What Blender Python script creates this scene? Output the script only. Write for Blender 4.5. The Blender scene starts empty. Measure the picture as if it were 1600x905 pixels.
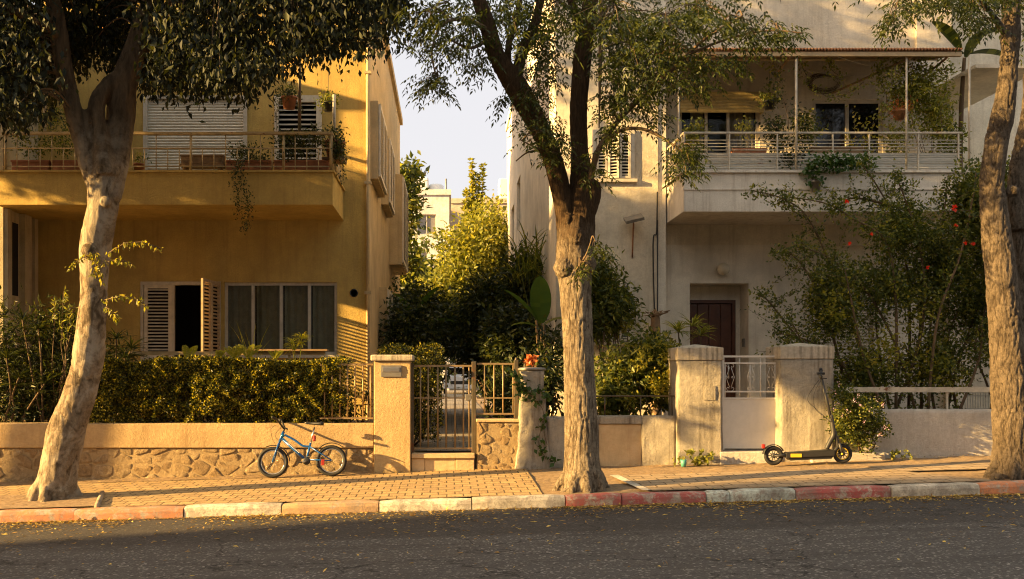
import bpy, bmesh, math, random
import numpy as np
from mathutils import Vector, Matrix, noise as mnoise

C = bpy.context.scene.collection
scn = bpy.context.scene
R = math.radians
F, PX, PY, EYE = 1500.0, 700.0, 580.0, 1.6      # lens in photo pixels, vanishing point, eye height

# ------------------------------------------------------------------ camera
cd = bpy.data.cameras.new('camera'); cam = bpy.data.objects.new('camera', cd); C.objects.link(cam)
cam.location = (0, 0, EYE); cam.rotation_euler = (R(90), 0, 0)
cd.sensor_width = 36; cd.lens = 36 * F / 1600
cd.shift_x = (800 - PX) / 1600; cd.shift_y = (PY - 452.5) / 1600
cd.clip_start = .1; cd.clip_end = 2000
scn.camera = cam

# ------------------------------------------------------------------ sky, sun, exposure
AZ, EL = 14.0, 15.0        # the sun stands low, left and a little behind the camera
w = bpy.data.worlds.new('World'); scn.world = w; w.use_nodes = True
nt = w.node_tree; nt.nodes.clear()
wo = nt.nodes.new('ShaderNodeOutputWorld'); bg = nt.nodes.new('ShaderNodeBackground')
sk = nt.nodes.new('ShaderNodeTexSky'); sk.sky_type = 'NISHITA'; sk.sun_disc = False
sk.sun_elevation = R(EL); sk.sun_rotation = R(270 - AZ); sk.air_density = 1.0; sk.dust_density = 2.5; sk.ozone_density = 1.0
tint = nt.nodes.new('ShaderNodeMix'); tint.data_type = 'RGBA'; tint.blend_type = 'MULTIPLY'
tint.inputs[0].default_value = 1.0; tint.inputs[7].default_value = (1.0, .71, .44, 1)
nt.links.new(sk.outputs[0], tint.inputs[6]); 
# the pale haze low in the sky
tcw = nt.nodes.new('ShaderNodeTexCoord'); spw = nt.nodes.new('ShaderNodeSeparateXYZ'); nt.links.new(tcw.outputs['Generated'], spw.inputs[0])
mrw = nt.nodes.new('ShaderNodeMapRange'); nt.links.new(spw.outputs[2], mrw.inputs[0])
for i_, v_ in ((1, .32), (2, .8), (3, .97), (4, 0.0)): mrw.inputs[i_].default_value = v_
hz = nt.nodes.new('ShaderNodeMix'); hz.data_type = 'RGBA'; nt.links.new(mrw.outputs[0], hz.inputs[0]); nt.links.new(tint.outputs[2], hz.inputs[6])
hz.inputs[7].default_value = (.66, .652, .69, 1); nt.links.new(hz.outputs[2], bg.inputs[0])
bg.inputs[1].default_value = .15
nt.links.new(bg.outputs[0], wo.inputs[0])
sl = bpy.data.lights.new('sun', 'SUN'); sl.energy = 2.75; sl.angle = R(.55); sl.color = (1.0, .63, .22)
so = bpy.data.objects.new('sun', sl); C.objects.link(so)
sdir = Vector((math.cos(R(AZ)) * math.cos(R(EL)), math.sin(R(AZ)) * math.cos(R(EL)), -math.sin(R(EL))))
so.rotation_euler = sdir.to_track_quat('-Z', 'Y').to_euler(); so.location = (-20, -5, 12)
scn.view_settings.view_transform = 'Standard'; scn.view_settings.look = 'None'
scn.view_settings.exposure = 3.08; scn.view_settings.gamma = 1.0
scn.cycles.max_bounces = 6; scn.cycles.diffuse_bounces = 3; scn.cycles.glossy_bounces = 3
scn.cycles.transparent_max_bounces = 6; scn.cycles.transmission_bounces = 4
scn.cycles.use_denoising = True; scn.cycles.filter_width = 1.1
try: scn.cycles.denoiser = 'OPENIMAGEDENOISE'
except Exception: pass

# ------------------------------------------------------------------ helpers
def W(px, py, Y): return Vector(((px - PX) / F * Y, Y, EYE - (py - PY) / F * Y))
def XX(px, Y): return (px - PX) / F * Y
def ZZ(py, Y): return EYE - (py - PY) / F * Y
def cl(v, a, b): return max(a, min(b, v))
YK = 11.2                                        # front of the kerb
def gz(x, y):
    s = .0287 * cl(x, -60, 60)
    if y < YK: return -.025 + s + .012 * (YK - y) / 10
    return .105 + s + .022 * (cl(y, YK, 14) - YK)

class MB:
    """collects geometry, then becomes one mesh object"""
    def __init__(s): s.v = []; s.f = []; s.m = []; s.sm = []
    def add(s, vs, fs, mi=0, M=None, smooth=False):
        b = len(s.v)
        s.v += [tuple(M @ Vector(p)) for p in vs] if M is not None else [tuple(p) for p in vs]
        for f in fs: s.f.append(tuple(b + i for i in f)); s.m.append(mi); s.sm.append(smooth)
        return s
    def box(s, x0, x1, y0, y1, z0, z1, mi=0, M=None, bev=0):
        if x0 > x1: x0, x1 = x1, x0
        if y0 > y1: y0, y1 = y1, y0
        if z0 > z1: z0, z1 = z1, z0
        if bev:
            b = min(bev, (x1-x0)/2.1, (y1-y0)/2.1, (z1-z0)/2.1)
            bm = bmesh.new(); bmesh.ops.create_cube(bm, size=1)
            for v in bm.verts: v.co = ((v.co.x+.5)*(x1-x0)+x0, (v.co.y+.5)*(y1-y0)+y0, (v.co.z+.5)*(z1-z0)+z0)
            bmesh.ops.bevel(bm, geom=list(bm.edges), offset=b, segments=2, affect='EDGES', profile=.5)
            bm.verts.index_update()
            s.add([v.co[:] for v in bm.verts], [[v.index for v in f.verts] for f in bm.faces], mi, M); bm.free(); return s
        vs = [(x0,y0,z0),(x1,y0,z0),(x1,y1,z0),(x0,y1,z0),(x0,y0,z1),(x1,y0,z1),(x1,y1,z1),(x0,y1,z1)]
        return s.add(vs, [(0,3,2,1),(4,5,6,7),(0,1,5,4),(1,2,6,5),(2,3,7,6),(3,0,4,7)], mi, M)
    def tube(s, pts, rad, n=8, mi=0, M=None, caps=True, closed=False):
        P = [Vector(p) for p in pts]; k = len(P)
        if not hasattr(rad, '__len__'): rad = [rad] * k
        vs = []; up = None
        for i in range(k):
            t = (P[(i+1) % k] - P[i-1]) if closed else (P[min(i+1, k-1)] - P[max(i-1, 0)])
            t = t.normalized() if t.length > 1e-9 else Vector((0,0,1))
            if up is None:
                up = Vector((0,0,1)) if abs(t.z) < .9 else Vector((0,1,0))
            a = t.cross(up).normalized(); b = a.cross(t).normalized(); up = b
            for j in range(n):
                th = 2*math.pi*j/n; vs.append(P[i] + (a*math.cos(th) + b*math.sin(th)) * rad[i])
        fs = []
        for i in range(k if closed else k-1):
            for j in range(n):
                i2 = (i+1) % k
                fs.append((i*n+j, i*n+(j+1)%n, i2*n+(j+1)%n, i2*n+j))
        if caps and not closed: fs += [tuple(range(n))[::-1], tuple((k-1)*n+j for j in range(n))]
        return s.add(vs, fs, mi, M, True)
    def lathe(s, prof, c=(0,0,0), n=20, mi=0, M=None, axis='z'):
        vs = []
        for r, h in prof:
            for j in range(n):
                th = 2*math.pi*j/n; a, b = r*math.cos(th), r*math.sin(th)
                p = (a, b, h) if axis == 'z' else ((a, h, b) if axis == 'y' else (h, a, b))
                vs.append((p[0]+c[0], p[1]+c[1], p[2]+c[2]))
        fs = []
        for i in range(len(prof)-1):
            for j in range(n): fs.append((i*n+j, i*n+(j+1)%n, (i+1)*n+(j+1)%n, (i+1)*n+j))
        fs += [tuple(range(n))[::-1], tuple((len(prof)-1)*n+j for j in range(n))]
        return s.add(vs, fs, mi, M, True)
    def prism(s, poly, y0, y1, mi=0, M=None):      # polygon in x,z extruded along y
        n = len(poly); vs = [(x, y0, z) for x, z in poly] + [(x, y1, z) for x, z in poly]
        return s.add(vs, [tuple(range(n)), tuple(range(2*n-1, n-1, -1))] + [(i, i+n, (i+1)%n+n, (i+1)%n) for i in range(n)], mi, M)
    def build(s, name, mats, parent=None, local=False):
        me = bpy.data.meshes.new(name)
        off = Vector((0,0,0))
        if parent is not None and not local: off = origin(parent)
        me.from_pydata([(a-off.x, b-off.y, c-off.z) for a, b, c in s.v], [], s.f)
        mats = mats if isinstance(mats, (list, tuple)) else [mats]
        for m in mats: me.materials.append(m)
        me.polygons.foreach_set('material_index', s.m); me.polygons.foreach_set('use_smooth', s.sm)
        me.update()
        bm = bmesh.new(); bm.from_mesh(me); bmesh.ops.recalc_face_normals(bm, faces=bm.faces); bm.to_mesh(me); bm.free()
        o = bpy.data.objects.new(name, me); C.objects.link(o); o.parent = parent
        return o

def origin(o):
    v = Vector(o.location)
    while o.parent is not None: o = o.parent; v += Vector(o.location)
    return v
def tag(o, label=None, cat=None, group=None, kind=None):
    if label: o['label'] = label
    if cat: o['category'] = cat
    if group: o['group'] = group
    if kind: o['kind'] = kind
    return o
def thing(name, label, cat, loc=(0,0,0), group=None, rot=(0,0,0)):
    o = bpy.data.objects.new(name, None); C.objects.link(o); o.location = loc; o.rotation_euler = rot
    o.empty_display_size = .2
    return tag(o, label, cat, group)
def structure(o): o['kind'] = 'structure'; return o
def catmull(P, k=6):
    P = [tuple(p) for p in P]; Q = [P[0]] + P + [P[-1]]; out = []
    for i in range(1, len(Q)-2):
        a, b, c, d = (np.array(Q[i+j], float) for j in (-1, 0, 1, 2))
        for t in np.linspace(0, 1, k, endpoint=False):
            out.append(tuple(.5*((2*b) + (c-a)*t + (2*a-5*b+4*c-d)*t*t + (3*b-a-3*c+d)*t**3)))
    out.append(P[-1]); return out
def smooth_tube(mb, pr, k=6, n=10, mi=0):
    """pr: list of (x, y, z, radius)"""
    c = catmull(pr, k); mb.tube([p[:3] for p in c], [max(p[3], .001) for p in c], n, mi)

# ------------------------------------------------------------------ materials
def new_mat(name):
    m = bpy.data.materials.new(name); m.use_nodes = True; return m, m.node_tree, m.node_tree.nodes['Principled BSDF']
def nd(nt, t, **kw):
    n = nt.nodes.new(t)
    for k, v in kw.items():
        if k.startswith('i_'): n.inputs[k[2:].replace('_', ' ')].default_value = v
        else: setattr(n, k, v)
    return n
def ramp(nt, fac, stops, interp='LINEAR'):
    r = nt.nodes.new('ShaderNodeValToRGB'); r.color_ramp.interpolation = interp
    el = r.color_ramp.elements
    while len(el) < len(stops): el.new(.5)
    for e, (p, c) in zip(el, stops): e.position = p; e.color = (c, c, c, 1) if not hasattr(c, '__len__') else (*c, 1)
    nt.links.new(fac, r.inputs[0]); return r.outputs[0]
def mix(nt, fac, a, b, mode='MIX'):
    n = nt.nodes.new('ShaderNodeMix'); n.data_type = 'RGBA'; n.blend_type = mode
    for sock, v in ((n.inputs[0], fac), (n.inputs[6], a), (n.inputs[7], b)):
        if hasattr(v, 'default_value'): nt.links.new(v, sock)
        elif hasattr(v, '__len__'): sock.default_value = (*v, 1)
        else: sock.default_value = v
    return n.outputs[2]
def coords(nt, scale=(1,1,1)):
    tc = nt.nodes.new('ShaderNodeTexCoord'); mp = nt.nodes.new('ShaderNodeMapping')
    mp.inputs['Scale'].default_value = scale; nt.links.new(tc.outputs['Object'], mp.inputs[0]); return mp.outputs[0]
def noise_n(nt, vec, scale, detail=4, rough=.6, dist=0):
    n = nd(nt, 'ShaderNodeTexNoise'); n.inputs['Scale'].default_value = scale; n.inputs['Detail'].default_value = detail
    n.inputs['Roughness'].default_value = rough; n.inputs['Distortion'].default_value = dist
    nt.links.new(vec, n.inputs['Vector']); return n.outputs[0]
def bump(nt, h, strength, dist, prev=None):
    b = nd(nt, 'ShaderNodeBump'); b.inputs['Strength'].default_value = strength; b.inputs['Distance'].default_value = dist
    nt.links.new(h, b.inputs['Height'])
    if prev is not None: nt.links.new(prev, b.inputs['Normal'])
    return b.outputs[0]
def scale_c(c, k): return tuple(min(1, x*k) for x in c)

def stucco(name, col, dirt=(.22,.16,.09), grain=70, bmp=.5, streak=.35, rough=.9, big=1.2, bd=.01, patch=None):
    m, t, b = new_mat(name); v = coords(t)
    n1 = noise_n(t, v, big, 5, .65); n2 = noise_n(t, v, 6, 4, .7)
    c = mix(t, ramp(t, n1, [(.35, 0), (.68, 1)]), scale_c(col, 1.1), scale_c(col, .72))
    c = mix(t, ramp(t, n2, [(.35, 0), (.8, .35)]), c, scale_c(col, .6))
    vs = coords(t, (3.2, 3.2, .22)); n3 = noise_n(t, vs, 2.2, 6, .75)      # rain streaks
    c = mix(t, ramp(t, n3, [(.5, 0), (.7, streak)]), c, dirt)
    if patch:
        n5 = noise_n(t, v, patch[1], 6, .7, .4)
        c = mix(t, ramp(t, n5, [(patch[2], 0), (patch[2]+.04, 1)]), c, patch[0])
    t.links.new(c, b.inputs['Base Color']); b.inputs['Roughness'].default_value = rough
    b.inputs['Specular IOR Level'].default_value = .25
    n4 = noise_n(t, v, grain*.55, 6, .85); c = mix(t, ramp(t, n4, [(.42, 0), (.62, .28)]), c, scale_c(dirt, 1.3)); t.links.new(c, b.inputs['Base Color']); nb = bump(t, n4, min(1, bmp*1.3), bd*2.6); nb = bump(t, n2, .3, .02, nb)
    t.links.new(nb, b.inputs['Normal']); return m
def plain(name, col, rough=.6, metal=0, var=.3, scale=8, bmp=.15, rust=None, spec=.5):
    m, t, b = new_mat(name); v = coords(t); n1 = noise_n(t, v, scale, 5, .7)
    c = mix(t, ramp(t, n1, [(.3, 0), (.75, 1)]), scale_c(col, 1+var*.4), scale_c(col, 1-var))
    if rust:
        n2 = noise_n(t, v, 5, 8, .8); c = mix(t, ramp(t, n2, [(rust, 0), (rust+.06, 1)]), c, (.16, .06, .02))
    t.links.new(c, b.inputs['Base Color']); b.inputs['Roughness'].default_value = rough; b.inputs['Metallic'].default_value = metal
    b.inputs['Specular IOR Level'].default_value = spec
    if bmp: t.links.new(bump(t, noise_n(t, v, scale*6, 4, .7), bmp, .004), b.inputs['Normal'])
    return m
def leafmat(name, c1, c2, c3=None, trans=.45, rough=.45):
    """per-leaf colour from the face attribute rnd; light passes through the blade"""
    m, t, b = new_mat(name); at = nd(t, 'ShaderNodeAttribute', attribute_name='rnd')
    st = [(0, c1), (.6, c2), (1, c3 or c2)]
    c = ramp(t, at.outputs['Fac'], st)
    t.links.new(c, b.inputs['Base Color']); b.inputs['Roughness'].default_value = rough; b.inputs['Specular IOR Level'].default_value = .35
    tr = nd(t, 'ShaderNodeBsdfTranslucent'); c2_ = mix(t, 1.0, c, (1.7, 1.5, .55), 'MULTIPLY'); t.links.new(c2_, tr.inputs[0])
    ms = nd(t, 'ShaderNodeMixShader'); ms.inputs[0].default_value = trans
    t.links.new(b.outputs[0], ms.inputs[1]); t.links.new(tr.outputs[0], ms.inputs[2])
    t.links.new(ms.outputs[0], t.nodes['Material Output'].inputs[0]); return m
def bark(name, dark, light, sx=9, sz=1.4, bmp=1.0, dist=.03, pale=None, upper=None, hk=(.35, .75)):
    m, t, b = new_mat(name); v = coords(t, (sx, sx, sz)); v0 = coords(t)
    at = nd(t, 'ShaderNodeAttribute', attribute_name='height')
    vo = noise_n(t, v, 2.6, 8, .72, .6); h = ramp(t, vo, [(.38, 0), (.5, .5), (.66, 1)])
    hm = nd(t, 'ShaderNodeMath', operation='MULTIPLY_ADD'); t.links.new(h, hm.inputs[0]); hm.inputs[1].default_value = .5; t.links.new(at.outputs['Fac'], hm.inputs[2])
    c = mix(t, ramp(t, hm.outputs[0], [(hk[0], 0), (hk[1], 1)]), dark, light)
    n2 = noise_n(t, v0, 3.5, 7, .75); c = mix(t, ramp(t, n2, [(.42, 0), (.62, .6)]), c, scale_c(dark, 1.2))
    n4 = noise_n(t, v0, 28, 5, .8); c = mix(t, ramp(t, n4, [(.45, 0), (.7, .55)]), c, scale_c(dark, .8))
    if pale:
        n3 = noise_n(t, v0, 2.4, 6, .65, .6); c = mix(t, ramp(t, n3, [(.42, .85), (.52, 0)]), c, pale)
    if upper:       # darker upwards: real collar bark on bark_mid, painted crown shade on bark_left
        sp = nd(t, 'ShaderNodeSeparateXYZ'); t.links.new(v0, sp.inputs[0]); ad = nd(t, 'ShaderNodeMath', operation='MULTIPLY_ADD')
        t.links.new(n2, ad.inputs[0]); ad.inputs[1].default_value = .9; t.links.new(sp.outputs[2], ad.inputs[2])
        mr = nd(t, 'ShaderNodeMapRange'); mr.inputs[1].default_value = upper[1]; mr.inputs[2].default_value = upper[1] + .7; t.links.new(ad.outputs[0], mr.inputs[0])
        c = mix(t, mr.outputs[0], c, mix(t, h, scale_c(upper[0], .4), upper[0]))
    t.links.new(c, b.inputs['Base Color']); b.inputs['Roughness'].default_value = .9; b.inputs['Specular IOR Level'].default_value = .2
    nb = bump(t, h, bmp, dist); nb = bump(t, n4, .6, .02, nb); t.links.new(nb, b.inputs['Normal']); return m
def glass(name, col=(.02,.02,.02), rough=.06, alpha=.35):
    m, t, b = new_mat(name)
    b.inputs['Base Color'].default_value = (*col, 1); b.inputs['Roughness'].default_value = rough
    b.inputs['Specular IOR Level'].default_value = .6; b.inputs['Alpha'].default_value = alpha; return m

M = {}
M['amber'] = stucco('amber_stucco', (.6,.42,.125), dirt=(.24,.15,.06), streak=.4, grain=60, bmp=.6)
M['amber_side'] = stucco('pale_amber_stucco', (.62,.47,.26), dirt=(.26,.18,.09), streak=.35, grain=60)
M['cream'] = stucco('cream_stucco', (.8,.71,.55), dirt=(.32,.25,.16), streak=.35, grain=45, bmp=.7)
M['cream_smooth'] = stucco('cream_smooth_stucco', (.82,.75,.62), dirt=(.3,.24,.16), streak=.3, grain=90, bmp=.25)
M['balcony_white'] = stucco('balcony_paint', (.76,.7,.6), dirt=(.28,.21,.14), streak=.6, grain=80, bmp=.3, big=.8)
M['wing'] = stucco('wing_render', (.58,.48,.3), dirt=(.2,.16,.1), streak=.4, grain=80, bmp=.3)
M['band'] = stucco('wall_render_band', (.55,.39,.2), dirt=(.24,.14,.06), streak=.5, grain=45, bmp=1, big=2)
M['pillar'] = stucco('gate_pillar_stucco', (.58,.42,.21), dirt=(.3,.17,.07), streak=.35, grain=40, bmp=.8)
M['rough'] = stucco('rough_cast', (.63,.56,.45), dirt=(.14,.11,.08), streak=.75, grain=30, bmp=1.0, bd=.03)
M['white_wall'] = stucco('white_garden_wall', (.68,.62,.54), dirt=(.3,.23,.16), streak=.3, grain=35, bmp=.8, bd=.015, patch=((.3,.2,.12), 2.6, .69))
M['stone_cap'] = stucco('stone_cap', (.62,.54,.42), dirt=(.09,.075,.055), streak=1.0, grain=30, bmp=.8)
M['slab'] = stucco('tan_slab', (.62,.46,.26), dirt=(.33,.2,.1), streak=.3, grain=25, bmp=.4)
M['mortar'] = stucco('mortar', (.4,.29,.155), dirt=(.14,.1,.06), streak=.2, grain=40, bmp=1)
M['alu'] = plain('painted_window_frame', (.52,.47,.38), .5, 0, .3)
M['shutter_white'] = plain('white_shutter_paint', (.62,.55,.43), .6, 0, .3)
M['shutter_brown'] = plain('aged_shutter_paint', (.42,.3,.17), .7, 0, .4)
M['roller'] = plain('roller_slats', (.7,.66,.56), .55, 0, .15)
M['roller_yellow'] = plain('yellowed_roller_slats', (.5,.38,.15), .6, 0, .4, rust=.66)
M['rail_amber'] = plain('amber_rail_paint', (.42,.3,.14), .55, .2, .4, rust=.6)
M['rail_white'] = plain('white_rail_paint', (.5,.44,.34), .55, 0, .4, rust=.58)
M['rail_dark'] = plain('dark_rail_paint', (.1,.08,.05), .55, .3, .4, rust=.55)
M['gate_paint'] = plain('bronze_gate_paint', (.3,.21,.11), .5, .3, .4, rust=.6)
M['gate_white'] = plain('white_gate_paint', (.66,.61,.54), .55, 0, .12, rust=.72)
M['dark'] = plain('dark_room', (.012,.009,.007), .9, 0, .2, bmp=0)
M['curtain'] = plain('green_curtain', (.4,.39,.25), .9, 0, .3)
M['curtain_pale'] = plain('pale_curtain', (.66,.57,.4), .9, 0, .3)
M['wood_door'] = plain('brown_wood_door', (.10,.035,.018), .45, 0, .5, 5)
M['wood'] = plain('weathered_wood', (.28,.17,.08), .75, 0, .5)
M['rust'] = plain('rusty_sheet', (.33,.15,.06), .8, .1, .5, rust=.5)
M['sheet'] = plain('awning_underside', (.4,.29,.16), .7, 0, .3)
M['terracotta'] = plain('terracotta', (.34,.13,.055), .8, 0, .35)
M['plastic_red'] = plain('red_plastic', (.28,.02,.012), .35, 0, .2)
M['teal'] = plain('teal_plastic', (.08,.3,.25), .5, 0, .2)
M['panel'] = plain('white_corrugated_panel', (.62,.6,.54), .5, 0, .12)
M['glass'] = glass('window_glass', (.015,.02,.014), .05, .3)
M['glass_dark'] = glass('dark_window_glass', (.01,.01,.01), .08, .9)
M['globe'] = plain('frosted_globe', (.55,.5,.38), .35, 0, .1)
M['grey'] = plain('grey_metal', (.25,.23,.2), .5, .5, .3)
M['black'] = plain('black_plastic', (.018,.017,.016), .45, 0, .3)
M['rubber'] = plain('tyre_rubber', (.014,.013,.012), .75, 0, .3)
M['steel'] = plain('bright_steel', (.55,.52,.47), .28, .9, .15)
M['blue'] = plain('blue_frame_paint', (.012,.1,.33), .28, .1, .15)
M['teal_paint'] = plain('teal_frame_paint', (.01,.2,.3), .28, .1, .15)
M['decal'] = plain('white_decal', (.7,.7,.68), .4, 0, .1)
M['scooter'] = plain('scooter_grey', (.028,.026,.024), .5, 0, .2)
M['deck'] = plain('scooter_deck', (.1,.085,.06), .6, 0, .2)
M['yellow'] = plain('yellow_plate', (.75,.5,.03), .45, 0, .08)
M['orange'] = plain('orange_plate', (.75,.2,.03), .45, 0, .08)
M['paint_red'] = None
M['tank'] = plain('white_tank', (.72,.7,.66), .5, 0, .1)
M['far_white'] = stucco('far_white_render', (.72,.7,.66), streak=.25, grain=10, bmp=.1)
M['far_beige'] = stucco('far_beige_render', (.56,.46,.33), streak=.25, grain=10, bmp=.1)
M['car'] = plain('white_car_paint', (.6,.6,.6), .3, 0, .05)
M['pink'] = leafmat('pink_petals', (.42,.25,.42), (.55,.38,.52), (.66,.55,.62), .3)
M['red_fl'] = leafmat('red_petals', (.6,.02,.015), (.75,.05,.02), (.8,.1,.03), .35)
M['rust_leaf'] = leafmat('rust_coloured_leaves', (.3,.09,.03), (.55,.18,.06), (.6,.3,.15), .35)
M['ficus'] = leafmat('ficus_leaves', (.006,.009,.003), (.014,.019,.005), (.05,.055,.011), .25, .65)
M['ash'] = leafmat('pinnate_tree_leaves', (.022,.034,.008), (.045,.06,.012), (.1,.11,.02), .36)
M['hedge'] = leafmat('hedge_leaves', (.012,.018,.004), (.045,.056,.01), (.46,.4,.05), .4, .35)  # few bright leaves paint in sun glints, dark base the gaps between
M['fern'] = leafmat('fern_fronds', (.3,.32,.03), (.42,.42,.05), (.55,.5,.08), .5)
M['bright'] = leafmat('citrus_leaves', (.1,.12,.025), (.2,.22,.04), (.36,.34,.08), .45)
M['mid'] = leafmat('shrub_leaves', (.04,.058,.014), (.085,.11,.022), (.26,.25,.045), .45)
M['darkleaf'] = leafmat('dark_shrub_leaves', (.015,.024,.008), (.03,.043,.013), (.09,.1,.022), .35)
M['yellowleaf'] = leafmat('yellow_green_leaves', (.12,.14,.02), (.22,.22,.03), (.36,.3,.05), .5)
M['dry'] = leafmat('dry_fallen_leaves', (.14,.08,.03), (.34,.21,.06), (.66,.5,.12), .2, .7)
M['banana'] = leafmat('banana_leaf', (.04,.08,.018), (.05,.1,.02), (.06,.11,.02), .35)
M['stem'] = plain('brown_stems', (.12,.075,.035), .85, 0, .4)
M['bark_left'] = bark('pale_smooth_bark', (.09,.062,.035), (.3,.225,.145), 4, 1.0, .9, .03, pale=(.4,.33,.24), upper=((.17,.115,.065), 4.6))  # the darker upper limbs have the crown's shade painted in
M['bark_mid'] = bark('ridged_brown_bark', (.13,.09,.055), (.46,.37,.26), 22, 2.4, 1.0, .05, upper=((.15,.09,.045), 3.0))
M['bark_right'] = bark('grey_fissured_bark', (.08,.058,.038), (.27,.21,.15), 22, 4.0, 1.0, .045)

def asphalt():
    m, t, b = new_mat('asphalt'); v = coords(t)
    g = noise_n(t, v, 75, 5, .9); n = noise_n(t, v, 1.1, 6, .7); n2 = noise_n(t, coords(t, (.25, 1.6, 1)), 2.2, 6, .7)
    vo = nd(t, 'ShaderNodeTexVoronoi'); vo.inputs['Scale'].default_value = 52; t.links.new(v, vo.inputs['Vector'])
    c = mix(t, ramp(t, g, [(.35, 0), (.7, 1)]), (.046,.042,.039), (.15,.138,.125))
    c = mix(t, ramp(t, vo.outputs['Color'], [(.72, 0), (.9, .9)]), c, (.34,.32,.29)); vd = nd(t, 'ShaderNodeTexVoronoi'); vd.inputs['Scale'].default_value = 42; t.links.new(v, vd.inputs['Vector']); c = mix(t, ramp(t, vd.outputs['Color'], [(.8, 0), (.92, .7)]), c, (.03,.028,.026))
    # the newer, darker strip laid along the gutter, with a wavering joint
    sep = nd(t, 'ShaderNodeSeparateXYZ'); t.links.new(v, sep.inputs[0])
    ad = nd(t, 'ShaderNodeMath', operation='MULTIPLY_ADD'); t.links.new(n, ad.inputs[0]); ad.inputs[1].default_value = .5; t.links.new(sep.outputs[1], ad.inputs[2])
    st = nd(t, 'ShaderNodeMapRange'); st.inputs[1].default_value = 9.55; st.inputs[2].default_value = 9.75; t.links.new(ad.outputs[0], st.inputs[0])
    c = mix(t, st.outputs[0], c, mix(t, .62, c, (.036,.031,.028)))
    c = mix(t, ramp(t, n2, [(.46, 0), (.62, .6)]), c, (.05,.045,.04))
    c = mix(t, ramp(t, n, [(.55, 0), (.8, .35)]), c, (.15,.12,.09))
    # cracks
    cr = nd(t, 'ShaderNodeTexVoronoi', feature='DISTANCE_TO_EDGE'); cr.inputs['Scale'].default_value = .55
    dv = nd(t, 'ShaderNodeVectorMath', operation='ADD'); t.links.new(v, dv.inputs[0])
    nn = nd(t, 'ShaderNodeTexNoise'); nn.inputs['Scale'].default_value = 3; nn.inputs['Detail'].default_value = 6; t.links.new(v, nn.inputs['Vector'])
    t.links.new(nn.outputs[1], dv.inputs[1]); t.links.new(dv.outputs[0], cr.inputs['Vector'])
    c = mix(t, ramp(t, cr.outputs['Distance'], [(.0, .9), (.014, 0)]), c, (.015,.013,.012))
    t.links.new(c, b.inputs['Base Color']); b.inputs['Roughness'].default_value = .85; b.inputs['Specular IOR Level'].default_value = .3
    nb = bump(t, g, 1, .02); nb = bump(t, noise_n(t, v, 5, 6, .7), .6, .04, nb); t.links.new(nb, b.inputs['Normal']); return m
def pavers(name='concrete_pavers', c1=(.5,.34,.15,1), c2=(.4,.265,.12,1), bw=.2, rh=.2):
    m, t, b = new_mat(name); v = coords(t)
    nn = nd(t, 'ShaderNodeTexNoise'); nn.inputs['Scale'].default_value = 2.2; t.links.new(v, nn.inputs['Vector'])
    off = nd(t, 'ShaderNodeVectorMath', operation='SCALE'); off.inputs['Scale'].default_value = .035; t.links.new(nn.outputs[1], off.inputs[0])
    av = nd(t, 'ShaderNodeVectorMath', operation='ADD'); t.links.new(v, av.inputs[0]); t.links.new(off.outputs[0], av.inputs[1])
    br = nd(t, 'ShaderNodeTexBrick'); br.inputs['Scale'].default_value = 1; br.inputs['Brick Width'].default_value = bw; br.inputs['Row Height'].default_value = rh
    br.inputs['Mortar Size'].default_value = .009; br.inputs['Mortar Smooth'].default_value = .35; br.offset = .5
    br.inputs['Color1'].default_value = c1; br.inputs['Color2'].default_value = c2; br.inputs['Mortar'].default_value = (.06,.042,.024,1)
    t.links.new(av.outputs[0], br.inputs['Vector'])
    n = noise_n(t, v, 1.3, 6, .7); n2 = noise_n(t, v, 25, 5, .75)
    c = mix(t, ramp(t, n, [(.4, 0), (.75, .55)]), br.outputs[0], (.24,.17,.1))
    c = mix(t, ramp(t, n2, [(.45, 0), (.7, .6)]), c, (.2,.14,.08)); nq = noise_n(t, v, 5, 6, .8); c = mix(t, ramp(t, nq, [(.52, 0), (.7, .6)]), c, (.14,.095,.05))
    t.links.new(c, b.inputs['Base Color']); b.inputs['Roughness'].default_value = .9; b.inputs['Specular IOR Level'].default_value = .25
    inv = ramp(t, br.outputs['Fac'], [(0, 1), (1, 0)])
    nb = bump(t, inv, 1, .02); nb = bump(t, n2, .8, .015, nb); t.links.new(nb, b.inputs['Normal']); return m
def kerbpaint(name, col, wear, under=(.42,.36,.28)):
    m, t, b = new_mat(name); v = coords(t); n = noise_n(t, v, 7, 8, .75, .3); n2 = noise_n(t, v, 2.2, 5, .7)
    c = mix(t, ramp(t, n, [(wear-.05, 0), (wear+.05, 1)]), col, under)
    c = mix(t, ramp(t, n2, [(.42, 0), (.66, .7)]), c, scale_c(under, .4)); n3 = noise_n(t, v, 30, 6, .8); c = mix(t, ramp(t, n3, [(.5, 0), (.64, .7)]), c, scale_c(under, .45))
    t.links.new(c, b.inputs['Base Color']); b.inputs['Roughness'].default_value = .85
    nb = bump(t, noise_n(t, v, 40, 5, .8), .7, .012); t.links.new(nb, b.inputs['Normal']); return m
def soil():
    m, t, b = new_mat('dry_soil'); v = coords(t); n = noise_n(t, v, 14, 8, .75); n2 = noise_n(t, v, 2, 5, .7)
    c = mix(t, ramp(t, n, [(.35, 0), (.7, 1)]), (.16,.1,.05), (.42,.29,.16)); c = mix(t, ramp(t, n2, [(.45, 0), (.7, .5)]), c, (.3,.2,.1))
    t.links.new(c, b.inputs['Base Color']); b.inputs['Roughness'].default_value = .95
    t.links.new(bump(t, n, 1, .05), b.inputs['Normal']); return m
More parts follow.
